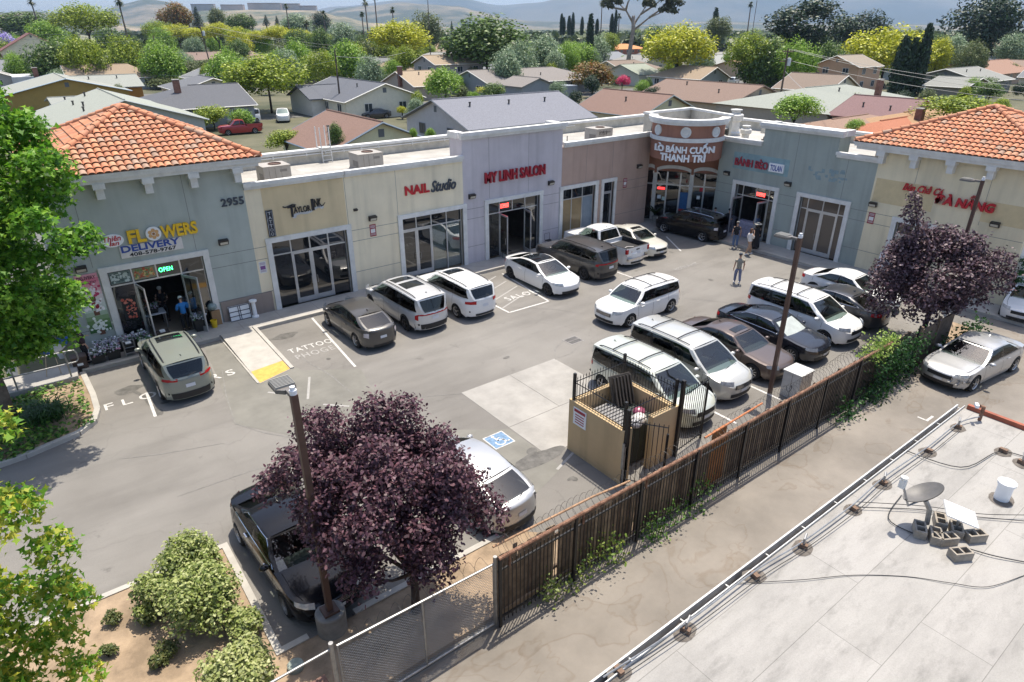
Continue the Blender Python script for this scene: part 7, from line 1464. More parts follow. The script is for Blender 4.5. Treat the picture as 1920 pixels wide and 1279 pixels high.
# ================================================================== THE NEIGHBOURHOOD BEHIND
SHING = lambda n, c: M(n, c, .9, var=.16, scale=7, detail=6)
GLZ = M('house_window_glass', (.04,.05,.06), .1, var=0)
def house(label, a, b, axis, hw, roofc, wallc, zr=4.8, ze=2.7, over=.45, hip=(0,0), win=True, trim=None, chimney=None, vents=0, group=None, near=False, cat='house', thick=.16, wallm=None, name='house', pts=None):
    if pts: A, B = pts
    else: A, B = G(a[0], a[1], zr), G(b[0], b[1], zr)
    if axis == 'X': c = A[1] if abs(A[1]) else B[1]; l0, l1 = sorted((A[0], B[0])); fr = lambda l, o, z: (l, c+o, z)
    else: c = A[0]; l0, l1 = sorted((A[1], B[1])); fr = lambda l, o, z: (c+o, l, z)
    if l1-l0 < 4: l1 = l0+8
    e0, e1 = l0-hip[0]*hw, l1+hip[1]*hw; mid = fr((l0+l1)/2, 0, 0); t = thing(name, label, cat, (mid[0], mid[1], 0), group=group)
    rm = SHING('roof_'+roofc[1:], roofc); wm = wallm or M('housewall_'+wallc[1:], wallc, .85, var=.05, scale=2); tm = M('trim_'+(trim or '#d8d6d0')[1:], trim or '#d8d6d0', .7, var=0)
    mb = MB(); z0 = -.06
    p = [fr(e0+.02,-hw,z0),fr(e1-.02,-hw,z0),fr(e1-.02,hw,z0),fr(e0+.02,hw,z0)]; q = [(x,y,ze) for x, y, _ in p]
    mb.add(p+q, [(0,1,5,4),(1,2,6,5),(2,3,7,6),(3,0,4,7)])
    zg = zr-.05
    if not hip[0]: mb.add([fr(e0+.02,-hw,ze),fr(e0+.02,hw,ze),fr(e0+.02,0,zg)], [(0,1,2)])
    if not hip[1]: mb.add([fr(e1-.02,-hw,ze),fr(e1-.02,hw,ze),fr(e1-.02,0,zg)], [(0,1,2)])
    mb.build('wall', wm, t)
    sl = (zr-ze)/hw; zo = ze-sl*over; r0 = l0-(0 if hip[0] else over); r1 = l1+(0 if hip[1] else over); x0 = e0-over; x1 = e1+over
    mb = MB()
    for s in (-1, 1):
        top = [fr(x0,s*(hw+over),zo),fr(x1,s*(hw+over),zo),fr(r1,0,zr),fr(r0,0,zr)]; mb.add(top+[(x,y,z-thick) for x, y, z in top], [(0,1,2,3),(7,6,5,4),(0,4,5,1),(1,5,6,2),(3,7,4,0)])
    for k, (xe, rr_) in enumerate(((x0,r0),(x1,r1))):
        if hip[k]: mb.add([fr(xe,-hw-over,zo),fr(xe,hw+over,zo),fr(rr_,0,zr)], [(0,1,2)])
    mb.tube([fr(r0,0,zr+.02),fr(r1,0,zr+.02)], .09, 6)
    ro = mb.build('roof', rm, t)
    if near:
        mb = MB()
        for k, xe in enumerate((x0, x1)):
            if not hip[k]:
                for s in (-1, 1): mb.tube([fr(xe+(-.03 if k == 0 else .03), s*(hw+over), zo-.06), fr(xe+(-.03 if k == 0 else .03), 0, zr-.06)], .09, 4)
        for s in (-1, 1): mb.tube([fr(x0, s*(hw+over+.03), zo-.06), fr(x1, s*(hw+over+.03), zo-.06)], .07, 4)
        mb.build('fascia', tm, t)
        if not hip[0]: mb = MB(); v = [fr(e0+.02-.03,-.3,zr-1.35),fr(e0-.01,.3,zr-1.35),fr(e0-.01,.3,zr-.65),fr(e0-.01,-.3,zr-.65)]; mb.poly(v); mb.build('gable_vent', M('vent_grey', (.14,.15,.16), .8, var=0), t)
    rr2 = random.Random(label)
    for k in range(vents):
        l = l0+(l1-l0)*(k+.6)/(vents+.3); o = -hw*rr2.uniform(.25,.6); z = zr-sl*abs(o); mb = MB(); q = fr(l, o, z-.1); mb.lathe(q, [(.1,0),(.1,.5),(.16,.5),(.16,.6),(0,.62)], 8); mb.build('roof_vent', M('vent_dark', (.07,.065,.06), .6, var=0), ro)
    if chimney is not None: l = l0+(l1-l0)*chimney[0]; q = fr(l, chimney[1]*hw, 0); mb = MB(); mb.box(q[0]-.4,q[0]+.4,q[1]-.35,q[1]+.35,ze-.5,zr+.9); mb.mat(1).box(q[0]-.46,q[0]+.46,q[1]-.41,q[1]+.41,zr+.9,zr+1.0); mb.build('chimney', [M('chimney_brick', (.20,.10,.075), .9, var=.25, scale=4), CONC], ro)
    if win:
        n = max(1, int((e1-e0)/4.2)); W_ = []
        for k in range(n): l = e0+(e1-e0)*(k+.5)/n; W_.append((fr(l-.65,-hw-.03,1.0), fr(l+.65,-hw-.03,1.0)) if axis == 'X' else (fr(l-.65,-hw-.03,1.0), fr(l+.65,-hw-.03,1.0)))
        for s in (-.45, .45): W_.append((fr(e0-.02,s*hw-.6,1.0), fr(e0-.02,s*hw+.6,1.0)))
        for floor in ([0] if ze < 4 else [0, 2.6]):
            for P_, Q_ in W_:
                P0, Q0 = Vector(P_)+Vector((0,0,floor)), Vector(Q_)+Vector((0,0,floor)); d = (Q0-P0); L_ = d.length; d.normalize(); nn = Vector((-d.y, d.x, 0)); cc = Vector((mid[0], mid[1], 1)); 
                if (P0-cc).dot(nn) < 0: nn = -nn
                def wb(mbx, s0, s1, z0_, z1_, o0, o1): a_ = [P0+d*s0, P0+d*s1]; mbx.add([a_[0]+nn*o0+Vector((0,0,z0_)),a_[1]+nn*o0+Vector((0,0,z0_)),a_[1]+nn*o1+Vector((0,0,z0_)),a_[0]+nn*o1+Vector((0,0,z0_)),a_[0]+nn*o0+Vector((0,0,z1_)),a_[1]+nn*o0+Vector((0,0,z1_)),a_[1]+nn*o1+Vector((0,0,z1_)),a_[0]+nn*o1+Vector((0,0,z1_))], [(0,3,2,1),(4,5,6,7),(0,1,5,4),(1,2,6,5),(2,3,7,6),(3,0,4,7)])
                mb = MB(); wb(mb,-.08,L_+.08,-.08,.0,0,.05); wb(mb,-.08,L_+.08,1.1,1.18,0,.05); wb(mb,-.08,0,0,1.1,0,.05); wb(mb,L_,L_+.08,0,1.1,0,.05); wb(mb,L_/2-.03,L_/2+.03,0,1.1,.02,.05); wo = mb.build('window', tm, t); mb = MB(); wb(mb,0,L_,0,1.1,.0,.02); mb.build('pane', GLZ, wo)
    return t
def hip_box(label, px, py, zr, wx, wy, ze, roofc, wallc, **k):
    q = G(px, py, zr); hw = wy/2
    return house(label, None, None, 'X', hw, roofc, wallc, zr, ze, hip=(1,1), pts=((q[0]-max(.5,wx/2-hw), q[1], zr), (q[0]+max(.5,wx/2-hw), q[1], zr)), **k)
house('house with a wide blue grey shingle roof directly behind the lilac shop', (815,187), (1040,171), 'X', 7.0, '#787a82', '#b9b7b8', near=True, vents=3, trim='#5f666e', zr=5.0, ze=2.6)
house('cream sided house with a red brown roof and grey blue trim behind the ladder', (713,228), (640,205), 'Y', 5.2, '#7a6257', '#d3cfae', near=True, trim='#6d7c8b', vents=1, win=False)
house('cream sided house with a red brown roof just behind the round tower', (1258,178), (1160,165), 'Y', 5.4, '#796258', '#cfc9a8', near=True, trim='#6f7b80', vents=1, win=False)
house('house with a broad brown roof and beige gable behind the blue green shop', (1428,160), (1267,147), 'Y', 7.2, '#7a675c', '#b3a491', near=True, trim='#5b4d45', vents=2, win=False)
house('cream single storey house with charcoal roof and paired dark windows left of centre', (720,156), (640,143), 'Y', 6.5, '#5c5f66', '#d9d2c0', near=True, vents=2, zr=4.9)
house('low charcoal roofed wing with a pale garage left of the cream house', (560,161), (640,160), 'X', 4.5, '#5e6168', '#cfcbc2', zr=4.2, win=False)
house('house with a plain tan roof below the two storey house', (745,134), (830,140), 'X', 6.5, '#9b8a74', '#a79c8f', near=True, zr=4.9, win=False, vents=1, chimney=(-.02,-.2))
house('two storey mauve grey house with a tan roof', (795,104), (868,101), 'X', 4.8, '#94846f', '#aca3a0', zr=7.0, ze=5.4, near=True)
house('long grey ranch house with white trimmed windows behind the centre tree', (880,132), (1060,127), 'X', 7.0, '#7e7975', '#8e949b', near=True, hip=(0,1), vents=2); house('garage wing with a small front gable on the long grey ranch', (1010,146), (1010,140), 'Y', 4.0, '#7e7975', '#8e949b', zr=4.0, win=False, cat='garage', name='garage')
house('house with a charcoal hip roof and a front gablet beside the big yellow green tree', (352,160), (480,164), 'X', 7.5, '#5a5c61', '#8b9096', near=True, hip=(1,0), zr=5.0, chimney=(-.3,-.3)); house('front gable of the charcoal roofed house by the hedge', (405,173), (405,168), 'Y', 3.6, '#5a5c61', '#a9adb0', zr=4.0, win=False, cat='porch', name='porch', near=True)
house('house with a pale grey green gabled roof right behind the left tile roof', (232,187), (190,166), 'Y', 8.0, '#90948b', '#b1b2ae', near=True, zr=5.2, win=False, vents=4, trim='#9aa0a3'); house('low grey felt roofed extension left of the pale grey green roof', (95,183), (185,182), 'X', 6.5, '#8c8f89', '#a8a9a2', zr=4.0, ze=3.2, win=False, cat='extension', name='extension', vents=2)
house('house with a mustard yellow gable and pale grey roof at the left', (122,147), (103,137), 'Y', 9.0, '#8f9189', '#a68a4d', near=True, zr=4.9, win=False, chimney=(1.1,-.3), trim='#9fb0bd'); house('grey roofed wing right of the mustard gable', (130,143), (262,142), 'X', 6.0, '#8e918a', '#b07c3c', zr=4.4, win=False, vents=2)
solo('flat_roof', MB().box(*[v for p, q in zip(G(20,142,3.0)[:2], G(290,136,3.0)[:2]) for v in (min(p,q)-(.0), max(p,q)+6)], -.06, 3.0), M('pale_flat_roof', (.55,.56,.57), .8, var=.08, scale=.4), 'long low building with a nearly white flat roof at the left', 'building')
house('long dark roofed house with a small front gable at the far left', (20,98), (165,106), 'X', 7.5, '#686a6e', '#c3bda9', zr=4.8, chimney=(.3,-.5)); house('dark grey hip roof right of the big eucalyptus trunk', (178,105), (225,103), 'X', 6.5, '#707276', '#b9b5aa', zr=4.8, hip=(1,1)); house('low grey roof below the long dark roof', (95,120), (180,121), 'X', 5.5, '#6f7073', '#b0aca4', zr=4.4, win=False)
_p, _q = at_depth(55,60,235), at_depth(48,60,252); house('two storey cream house with maroon eaves at the upper left', None, None, 'Y', 9.0, '#6f4d49', '#dcd2b4', zr=11.2, ze=6.2, near=True, trim='#8d5a58', pts=((_p[0],_p[1],11.2),(_p[0],_p[1]+14,11.2)))
house('house with a maroon shingle roof and mauve gable behind the right shops', (1730,187), (1600,179), 'Y', 5.5, '#785f5e', '#a99489', near=True, zr=4.6, vents=2, trim='#6d4a48', win=False)
house('house with a pale grey green roof and a brick chimney among the right trees', (1585,158), (1500,164), 'X', 8.5, '#8d9189', '#a89e92', zr=4.8, hip=(1,1), chimney=(1.0,-.6), vents=1, win=False)
house('dark brown a frame house with a pale side gable under the pines', (1470,112), (1525,112), 'X', 8.0, '#6f6559', '#4a3c34', zr=6.2, ze=2.4, near=True, trim='#4a3a30'); house('small cream wedge gable right of the dark brown a frame', (1528,118), (1535,113), 'Y', 5.5, '#5d5348', '#cfc6ae', zr=5.2, ze=2.0, win=False, cat='garage', name='garage')
house('grey ranch house with a wide pale garage at the right', (1775,129), (1925,128), 'X', 7.5, '#83847f', '#7b7a72', near=True, vents=2); gq = house('front gable over the pale garage doors at the right', (1838,146), (1838,136), 'Y', 6.0, '#83847f', '#7f7d74', zr=4.2, ze=2.9, near=True, win=False, cat='garage', name='garage')
q = G(1838, 146, 4.2); mb = MB(); mb.box(q[0]-5,q[0]+5,q[1]-.12,q[1]-.06,-.06,2.3); o = mb.build('garage_door', M('garage_cream', (.55,.52,.46), .7, var=.04), gq)
house('low clay tile roof peeping over the right hand parapet', (1707,218), (1640,226), 'X', 4.0, '#a2694f', '#a78570', zr=3.6, ze=2.4, hip=(1,1), win=False, chimney=(.9,-.3)); house('tan hip roof behind the low clay tile roof', (1695,211), (1700,209), 'X', 5.5, '#9b7d5e', '#a58c74', zr=3.9, ze=2.5, hip=(1,1), win=False); house('low brown hip roof left of the clay tile roof', (1560,224), (1610,221), 'X', 4.5, '#8a7263', '#8d6f60', zr=3.4, ze=2.4, hip=(1,1), win=False)
house('pale green grey ranch house with a garage beside the eucalyptus', (1165,121), (1225,123), 'X', 6.0, '#8f958a', '#cfc9bb', zr=4.6); house('grey roofed house with pale roof panels left of the eucalyptus', (1112,98), (1165,97), 'X', 7, '#7c7f83', '#8f979d', zr=4.8); house('orange tile roofed house far behind the cypress', (1128,83), (1168,82), 'X', 8, '#c08455', '#9a5a45', zr=5.0, hip=(1,1))
house('peach two storey house right of the pines', (1572,104), (1608,102), 'X', 5, '#8c8275', '#d1a98b', zr=7.2, ze=5.2, near=True)
house('long brown hip roofed house behind the left utility pole', (310,99), (415,96), 'X', 7, '#7d6c63', '#a3968a', zr=4.9, hip=(1,1), vents=1); house('grey gabled house right of the big yellow green tree', (530,93), (592,94), 'X', 7, '#8a8c87', '#b1a899', zr=4.9, vents=2); house('grey beige gable below the far grey house', (592,119), (590,113), 'Y', 6, '#8b8d88', '#aa9f90', zr=4.6, win=False); house('small white house with a grey roof far behind the yellow trees', (505,50), (542,50), 'X', 9, '#8b8d93', '#d6d6d4', zr=6.0, ze=3.2, hip=(0,1))
house('brown shed with a slatted roof under the left utility pole', (375,128), (408,124), 'X', 5, '#5b5048', '#8d6f58', zr=3.8, win=False, cat='shed', name='shed'); house('charcoal roofed house behind the small dark trees', (672,110), (745,108), 'X', 7.5, '#73757a', '#9c9a97', zr=4.9, vents=2); house('pale brown roof between the yellow tree and the two storey house', (690,80), (760,79), 'X', 8, '#a1958a', '#c5b9a8', zr=5.2)
house('brown ranch roof behind the first yellow tree right of the eucalyptus', (1372,112), (1420,110), 'X', 7, '#94785f', '#c3a98f', zr=4.8); house('red brown roof at the far right edge', (1800,117), (1930,112), 'X', 8, '#8f7160', '#b79b83', zr=5.0)
HP_ = [(o.location.x, o.location.y) for o in SC.objects if o.parent is None and o.get('category') in ('house', 'garage', 'building', 'extension', 'porch', 'shed')]
rr = random.Random(41); RC0 = ['#7d6f63','#75777a','#8d8b86','#94836f','#66686c','#857468','#9a9c98']; WC0 = ['#cfc6b2','#b7b2aa','#d9d3c5','#a89d90','#c8bda0','#b0b4b6']; k_ = 0
for D in (128, 158, 190, 226, 268):
    for j in range(-9, 13):
        lat = j*27+rr.uniform(-3, 3)+(13 if D in (158, 226) else 0); px = CX+lat*FPX/D
        if not (-80 < px < 2000): continue
        q = FH*D+XR*lat
        if min((q[0]-a_)**2+(q[1]-b_)**2 for a_, b_ in HP_) < 15**2 or (56 < q[0] < 68) or (97 < q[0] < 108): continue
        HP_.append((q[0], q[1])); L_ = rr.uniform(9, 14); ax = rr.choice('XY'); zr = rr.uniform(4.4, 5.2); hp = rr.choice([(0,0),(1,1),(0,1)]); k_ += 1
        house('low single storey house in the tightly packed rows behind the shops', None, None, ax, rr.uniform(4.6,6.2), rr.choice(RC0), rr.choice(WC0), zr=zr, hip=hp, near=D < 200, vents=rr.randint(0,2), pts=((q[0]-(L_/2 if ax == 'X' else 0), q[1]-(L_/2 if ax == 'Y' else 0), zr), (q[0]+(L_/2 if ax == 'X' else 0), q[1]+(L_/2 if ax == 'Y' else 0), zr)), group='packed rows of houses behind the shops')
rr = random.Random(77); RC_ = ['#8c7a6b','#77797d','#94918a','#a57f66','#6c6e72','#b49a86']; WC_ = ['#cfc6b2','#b7b2aa','#d9d3c5','#a89d90']
for i in range(64):
    px = rr.uniform(-40, 1960); D = rr.uniform(300, 950); p = at_depth(px, 60, D); L_ = rr.uniform(12, 20)
    house('distant low house among the treetops of the valley', None, None, rr.choice('XY'), rr.uniform(5,7), rr.choice(RC_), rr.choice(WC_), zr=rr.uniform(4.6,6.2), hip=(rr.randint(0,1),)*2, win=False, pts=((p[0],p[1],5),(p[0]+L_,p[1]+L_,5)), group='distant houses across the valley')
solo('garden_wall', MB().box(*[v for p, q in zip(G(965,178)[:2], G(1080,182)[:2]) for v in (min(p,q), max(p,q)+.3)], -.06, 2.2), M('grey_garden_wall', (.25,.28,.32), .9, var=.1), 'tall grey garden wall before the long grey ranch house', 'wall')
# cars along the streets behind
def far_car(label, px, py, style, col, head, L=4.8, W=1.85, H=1.6, name='car', cat='car'):
    q = G(px, py); return make_car(name, label, cat, q[0], q[1], head, L, W, H, style, col, detail=False, antenna=False, grille=None)
P_RED = paint('red_paint', (.35,.02,.03), .1)
far_car('red pickup parked behind the left tile roof', 452, 250, 'pickup', P_RED, 175, 5.5, 1.9, 1.8, cat='pickup truck', name='pickup_truck'); far_car('white pickup truck under the big yellow green tree', 532, 226, 'pickup', P_WHITE, 250, 5.4, 1.9, 1.8, cat='pickup truck', name='pickup_truck'); far_car('white van partly behind the bushes by the red pickup', 458, 232, 'van', P_WHITE, 200, 5.2, 1.95, 2.0); far_car('silver suv before the cream house garage', 612, 208, 'suv', P_SILVER, 130, H=1.7); far_car('dark sedan parked under the cream house windows', 705, 221, 'sedan', P_CHARCOAL, 170, H=1.45); far_car('pale blue car in front of the cream house corner', 660, 218, 'hatch', paint('pale_blue_paint', (.4,.45,.5)), 165, H=1.5)
far_car('white suv left of the long ranch house drive', 900, 176, 'suv', P_WHITE, 100, H=1.8); far_car('white sedan in the drive of the pale green ranch', 1213, 162, 'sedan', P_WHITE, 150, 4.9, 1.85, 1.45); far_car('old white sedan before the dark brown a frame', 1542, 144, 'sedan', P_WHITE, 160, 5.0, 1.9, 1.45); far_car('silver suv parked in the right hand street', 1548, 160, 'suv', P_SILVER, 10, H=1.75); far_car('pale blue sedan beside the silver suv in the right hand street', 1594, 160, 'sedan', MATS['pale_blue_paint'], 170); far_car('dark blue van at the left end of the right hand street', 1448, 155, 'van', P_NAVY, 0, H=1.9); far_car('grey sedan below the right yellow tree', 1645, 165, 'sedan', P_GREY, 5); far_car('dark green truck beside the grey ranch garage', 1742, 176, 'pickup', paint('dark_green_paint', (.03,.06,.045)), 175, 5.4, 1.9, 1.9, cat='pickup truck', name='pickup_truck'); far_car('white car glimpsed at the left of the right hand street', 1375, 157, 'suv', P_WHITE, 20)
# ---- tree crowns of the valley: a few shapes, each tree its own size and turn
def proto(kind, seed, n, size):
    rng = np.random.default_rng(seed)
    if kind == 'round': lb = blobs(0,0,.52,.60,.60,.33,46,.20,.34,rng,.5,-.95); fl = .85
    elif kind == 'broad': lb = blobs(0,0,.58,.70,.70,.27,54,.15,.28,rng,.5,-.9); fl = .8
    elif kind == 'sparse': lb = blobs(0,0,.72,.75,.7,.2,20,.14,.24,rng,.7,-.8); fl = .5
    elif kind == 'pine': lb = blobs(0,0,.56,.64,.64,.36,50,.16,.30,rng,.35,-.95); fl = .55
    elif kind == 'cone': lb = [(.5*(1-z)*math.cos(a)*.8, .5*(1-z)*math.sin(a)*.8, z, .12+.42*(1-z)) for z, a in [(.08+.9*i/30, i*2.4) for i in range(30)]]; fl = .35
    elif kind == 'cypress': lb = [(.25*math.cos(i*2.4)*(1-.7*z), .25*math.sin(i*2.4)*(1-.7*z), z, .62*math.sin(math.pi*min(1,(z*.82+.12)))**.8*.8+.08) for i, z in [(i, .03+.94*i/40) for i in range(41)]]; fl = .07
    else: lb = blobs(0,0,.48,.55,.55,.34,22,.28,.45,rng,.5,-.3); fl = .55
    p, d = lobe_points(lb, n, rng, .72, fl, -.95); p[:, 2] = np.clip(p[:, 2], .0, 1.06)
    lv = leaves(p, d*(1 if kind != 'cypress' else 1.6), size, rng, 'quad', .55 if kind != 'cypress' else .1, .5); 
    if kind == 'cypress': lv[:, :, 2] = p[:, None, 2]+(lv[:, :, 2]-p[:, None, 2])*.3
    else: lv[:, :, 2] = p[:, None, 2]+(lv[:, :, 2]-p[:, None, 2])*.7
    return np_mesh('crown', lv, 4, MATS['grey_paint']), lb
PROT = {(k, s): proto(k, 100+s*7+len(k), n, sz) for k, n, sz in (('round',6500,.07),('broad',7500,.058),('sparse',1500,.08),('pine',7500,.055),('cone',2600,.075),('cypress',5000,.17),('bush',4500,.075)) for s in (0, 1)}
GAIN = 1.6
def lm(nm, cols, tr): return leafmat(nm, [tuple(min(.85, v*(1.2 if 'yellow' in nm else GAIN)) for v in hexc(c)) for c in cols], tr)
LM = {'yellow': lm('leaf_yellow', ['#6b7418','#9aa224','#bfc033','#7f8a1f','#d3cf4a','#566016'], .35), 'ygreen': lm('leaf_yellow_green', ['#5b6f1e','#86972e','#a4af42','#6d8226','#475918'], .35), 'green': lm('leaf_green', ['#2c3d1b','#41552a','#566e33','#344723','#6b8040'], .3), 'bright': lm('leaf_bright', ['#45601f','#63812b','#839c40','#4f6c22'], .35), 'dark': lm('leaf_dark', ['#141f15','#1f2f1f','#2c4029','#182619','#3a4f34'], .2), 'olive': lm('leaf_olive', ['#3a4326','#525c36','#68724a','#434c2c'], .3), 'grey': lm('leaf_grey', ['#4a5a44','#66775c','#839476','#55664d'], .3), 'rust': lm('leaf_rust', ['#4a3d1c','#6b5526','#5a5c26','#7d4d26','#454a1c'], .3), 'jaca': lm('leaf_jacaranda', ['#6f639a','#8f84b8','#a79ccb','#5d5488'], .3), 'pink': lm('leaf_bougainvillea', ['#8a1446','#b3205c','#c8406f','#5a5030'], .3)}
BARKS = {'y': BARKD, 'n': BARK}
def tree(label, px, ytop, wpx, D, kind, colr, ybot=None, group=None, seed=None, cat='tree', trunk=True, name='tree', turn=None):
    rr = random.Random(label+str(px)); s = seed if seed is not None else rr.randint(0, 1); p = at_depth(px, 80, D); top = at_depth(px, ytop, D)[2]; w_ = wpx*D/FPX/2; top = max(top, 1.0)
    zb = 0 if ybot is None else max(0, at_depth(px, ybot, D)[2])
    t = thing(name, label, cat, (p[0], p[1], -.06), group=group); me, lb = PROT[(kind, s)]; o = bpy.data.objects.new('crown', me); COL.objects.link(o); o.parent = t
    sc = w_*(1.0 if kind != 'cypress' else 1.25); o.scale = (sc*rr.uniform(.86,1.1), sc*rr.uniform(.86,1.1), (top-zb)*.98); o.location = (0, 0, zb); o.rotation_euler = (0, 0, rr.uniform(0, 6.28) if turn is None else turn)
    o.material_slots[0].link = 'OBJECT'; o.material_slots[0].material = LM[colr]
    if trunk:
        mb = MB(); hh = top*.55 if kind != 'sparse' else top*.6; r = max(.12, top*.022); mb.tube([(0,0,0),(.15*r,0,hh*.5),(0,0,hh)], r, 7, r*.6)
        for i in range(5):
            l = lb[(i*5+1) % len(lb)]; e = Vector((l[0]*sc*.8, l[1]*sc*.8, zb+l[2]*(top-zb))); mb.tube([(0,0,hh*.8), Vector((0,0,hh)).lerp(e,.5)+Vector((0,0,.3)), e], r*.45, 5, r*.1)
        mb.build('trunk', BARKD, t, local=True, smooth=True)
    return t
BT = [
('tall pale green feathery tree with many upright stems at the upper left',170,3,125,285,'broad','ygreen',75),('large yellow green street tree with open dark branches before the charcoal roof',490,96,190,112,'broad','ygreen',195),
('big bright yellow tree left of the two storey house',752,36,130,195,'broad','yellow',112),('smaller yellow crowned tree at the foot of the big bright yellow one',757,85,58,172,'round','ygreen',134),('very large dark green tree right of the two storey house',912,28,188,165,'round','green',135),('light green bushy tree before the two storey house',832,125,90,124,'bush','bright',196),
('rusty olive round tree beside the long grey ranch',1115,108,96,148,'bush','rust',176),('brilliant yellow broad tree behind the round tower',1275,40,168,166,'broad','yellow',146),('yellow green tree right of the brilliant yellow one',1407,55,92,150,'broad','ygreen',150),('huge dark pine with layered crown right of centre',1508,-4,185,215,'pine','dark',105),
('broad yellow green tree between the pines and the three cypresses',1668,45,165,168,'broad','yellow',160),('yellow green crown just right of the three cypresses',1765,68,62,170,'round','yellow',140),('enormous dark conifer at the upper right',1838,-25,160,240,'pine','dark',118),('second dark conifer mass left of the enormous one',1610,15,110,260,'pine','dark',110),
('sunlit green tree at the right edge below the conifer',1905,60,70,200,'round','grey',125),('rounded green shrubby tree behind the blue green shop',1515,170,118,78,'bush','bright',235),('wide yellow green hedge tree left of the right tile roof',1822,172,160,74,'bush','ygreen',232),('long green hedge behind the left tile roof',372,197,95,92,'bush','ygreen',252),('green hedge right part before the charcoal gable',425,203,60,90,'bush','bright',250),
('leafy bush by the brown roof and the red pickup',508,242,80,66,'bush','ygreen',285),('young green tree behind the roof ladder',612,228,42,60,'bush','green',285),('tiny bright bush over the rear parapet beside the cream gable',763,238,20,56,'bush','bright',262),('tiny bright bush over the rear parapet left of the slate roof',797,236,24,57,'bush','bright',262),('yellow garden bush at the cream house corner',745,198,26,104,'bush','yellow',215),('yellow clipped hedge before the long ranch house',915,160,72,128,'bush','yellow',178),
('dark rounded tree left of the utility pole',308,107,52,190,'bush','green',150),('green tree right of the dark rounded one by the utility pole',352,112,60,178,'bush','olive',165),('dark clipped hedge below the dark rounded tree',300,143,95,160,'bush','olive',175),('grey green small tree on the pale flat roof line',203,105,40,185,'round','grey',142),('olive tree beside the dark hip roof',245,95,42,215,'bush','olive',135),
('dark green street tree behind the charcoal roofs',640,90,60,185,'round','green',145),('light green tree in front of the far grey roofs',602,50,48,240,'round','green',115),('grey green broad tree far behind the light green one',640,40,62,330,'round','grey',95),('dark leafy tree behind the big bright yellow tree',800,20,70,330,'round','olive',100),('yellow green tree at the right of the dark green giant',985,95,60,230,'round','bright',130),('olive bush beside the rusty round tree',1010,80,70,200,'round','olive',128),('pale green tree before the cypress',1040,95,50,165,'round','grey',140),('green tree under the tall cypress',1075,80,60,200,'round','bright',130),
('yellow tree by the tall cypress foot',1140,60,50,300,'round','ygreen',100),('dark green round tree behind the brilliant yellow one',1235,45,70,240,'round','green',120),('jacaranda covered in mauve blossom at the left edge',6,60,60,255,'round','jaca',112),('magenta bougainvillea beside the rusty round tree',1172,140,36,142,'bush','pink',166),
('green canopy tree above the cream two storey house',60,20,120,420,'round','green',70),('bright green dense tree right of the cream two storey house',95,38,85,300,'bush','bright',95),('yellow bush glowing under the tall feathery tree',190,82,50,300,'bush','yellow',112),('small palm like green tree behind the dark hip roof',265,85,40,235,'bush','green',125),('bush with broad leaves by the left utility pole foot',378,108,50,170,'bush','olive',140),
('tall brown green eucalyptus mass at the upper left centre',338,3,72,420,'round','rust',60),('dark narrow conifer right of the brown green mass',378,10,30,430,'cone','dark',60),('brown grey tree beside the dark narrow conifer',415,14,46,420,'round','olive',55),('green domed tree right of the brown grey one',455,24,62,400,'round','green',60),('bluish conifer before the tan hill',478,26,22,520,'cone','dark',48),('second bluish conifer before the tan hill',505,27,18,520,'cone','dark',48),('third slim conifer before the tan hill',525,28,14,520,'cone','dark',48),
('grey green willowy tree far right of the tan hill',560,25,70,450,'round','grey',65),('dark tall tree cluster under the palms',605,22,45,520,'round','dark',62),('narrow dark cypress trio member behind the pale roofs',848,38,10,420,'cone','dark',58),('pale broad tree behind the brilliant yellow one',1345,30,60,300,'round','olive',75),('dark green tree below the pines at their left',1480,75,70,230,'pine','dark',112),('shaggy green tree right of the broad yellow green one',1870,140,60,140,'bush','green',180),('yellow bush beside the right tile roof ridge',1905,190,50,80,'bush','ygreen',225),('green shrub at the right garage corner',1885,150,70,120,'bush','green',190),('low green shrub behind the maroon roof wall',1640,222,50,70,'bush','bright',250)]
for i, (lb_, px, yt, wp, D, kd, co, yb) in enumerate(BT): tree(lb_, px, yt, wp, D, kd, co, yb, cat='bush' if kd == 'bush' and ('bush' in lb_ or 'hedge' in lb_ or 'shrub' in lb_) else 'tree')
for k in range(9): tree(['first','second','third','fourth','fifth','sixth','seventh','eighth','ninth'][k]+' from the left in the far row of yellow flowering trees', 300+k*37, 36+6*(k % 3)+k*1.6, 58+8*(k % 2), 340-9*k, 'broad', 'yellow' if k % 4 else 'ygreen', 80, group='row of yellow trees at the upper left')
for k, (px, yt, lb_) in enumerate([(1699,62,'left one of the three tall cypresses behind the maroon roof'),(1717,66,'middle one of the three tall cypresses behind the maroon roof'),(1737,38,'tallest right one of the three cypresses behind the maroon roof')]): tree(lb_, px, yt, 30, 132, 'cypress', 'dark', 186, group='three cypresses behind the maroon roof', trunk=False)
tree('lone tall cypress standing between the rusty tree and the eucalyptus', 1106, 22, 16, 225, 'cypress', 'dark', 113, trunk=False)
for k, (px, yt) in enumerate([(1052,24),(1066,28),(1073,22),(1090,30),(1145,24),(1152,16),(1336,12),(1056,31),(870,40),(1118,34)]): tree('small dark cypress on the skyline '+['furthest left of the pair above the ranch','right of that pair','tallest above the long ranch','near the lone tall cypress','left of the eucalyptus trunk','beside the eucalyptus trunk','above the brilliant yellow tree','lowest above the ranch','above the dark green giant','just right of the lone cypress'][k], px, yt, 8 if k != 6 else 12, 430 if k != 6 else 330, 'cypress', 'dark', 66, trunk=False, group='small cypresses along the skyline')
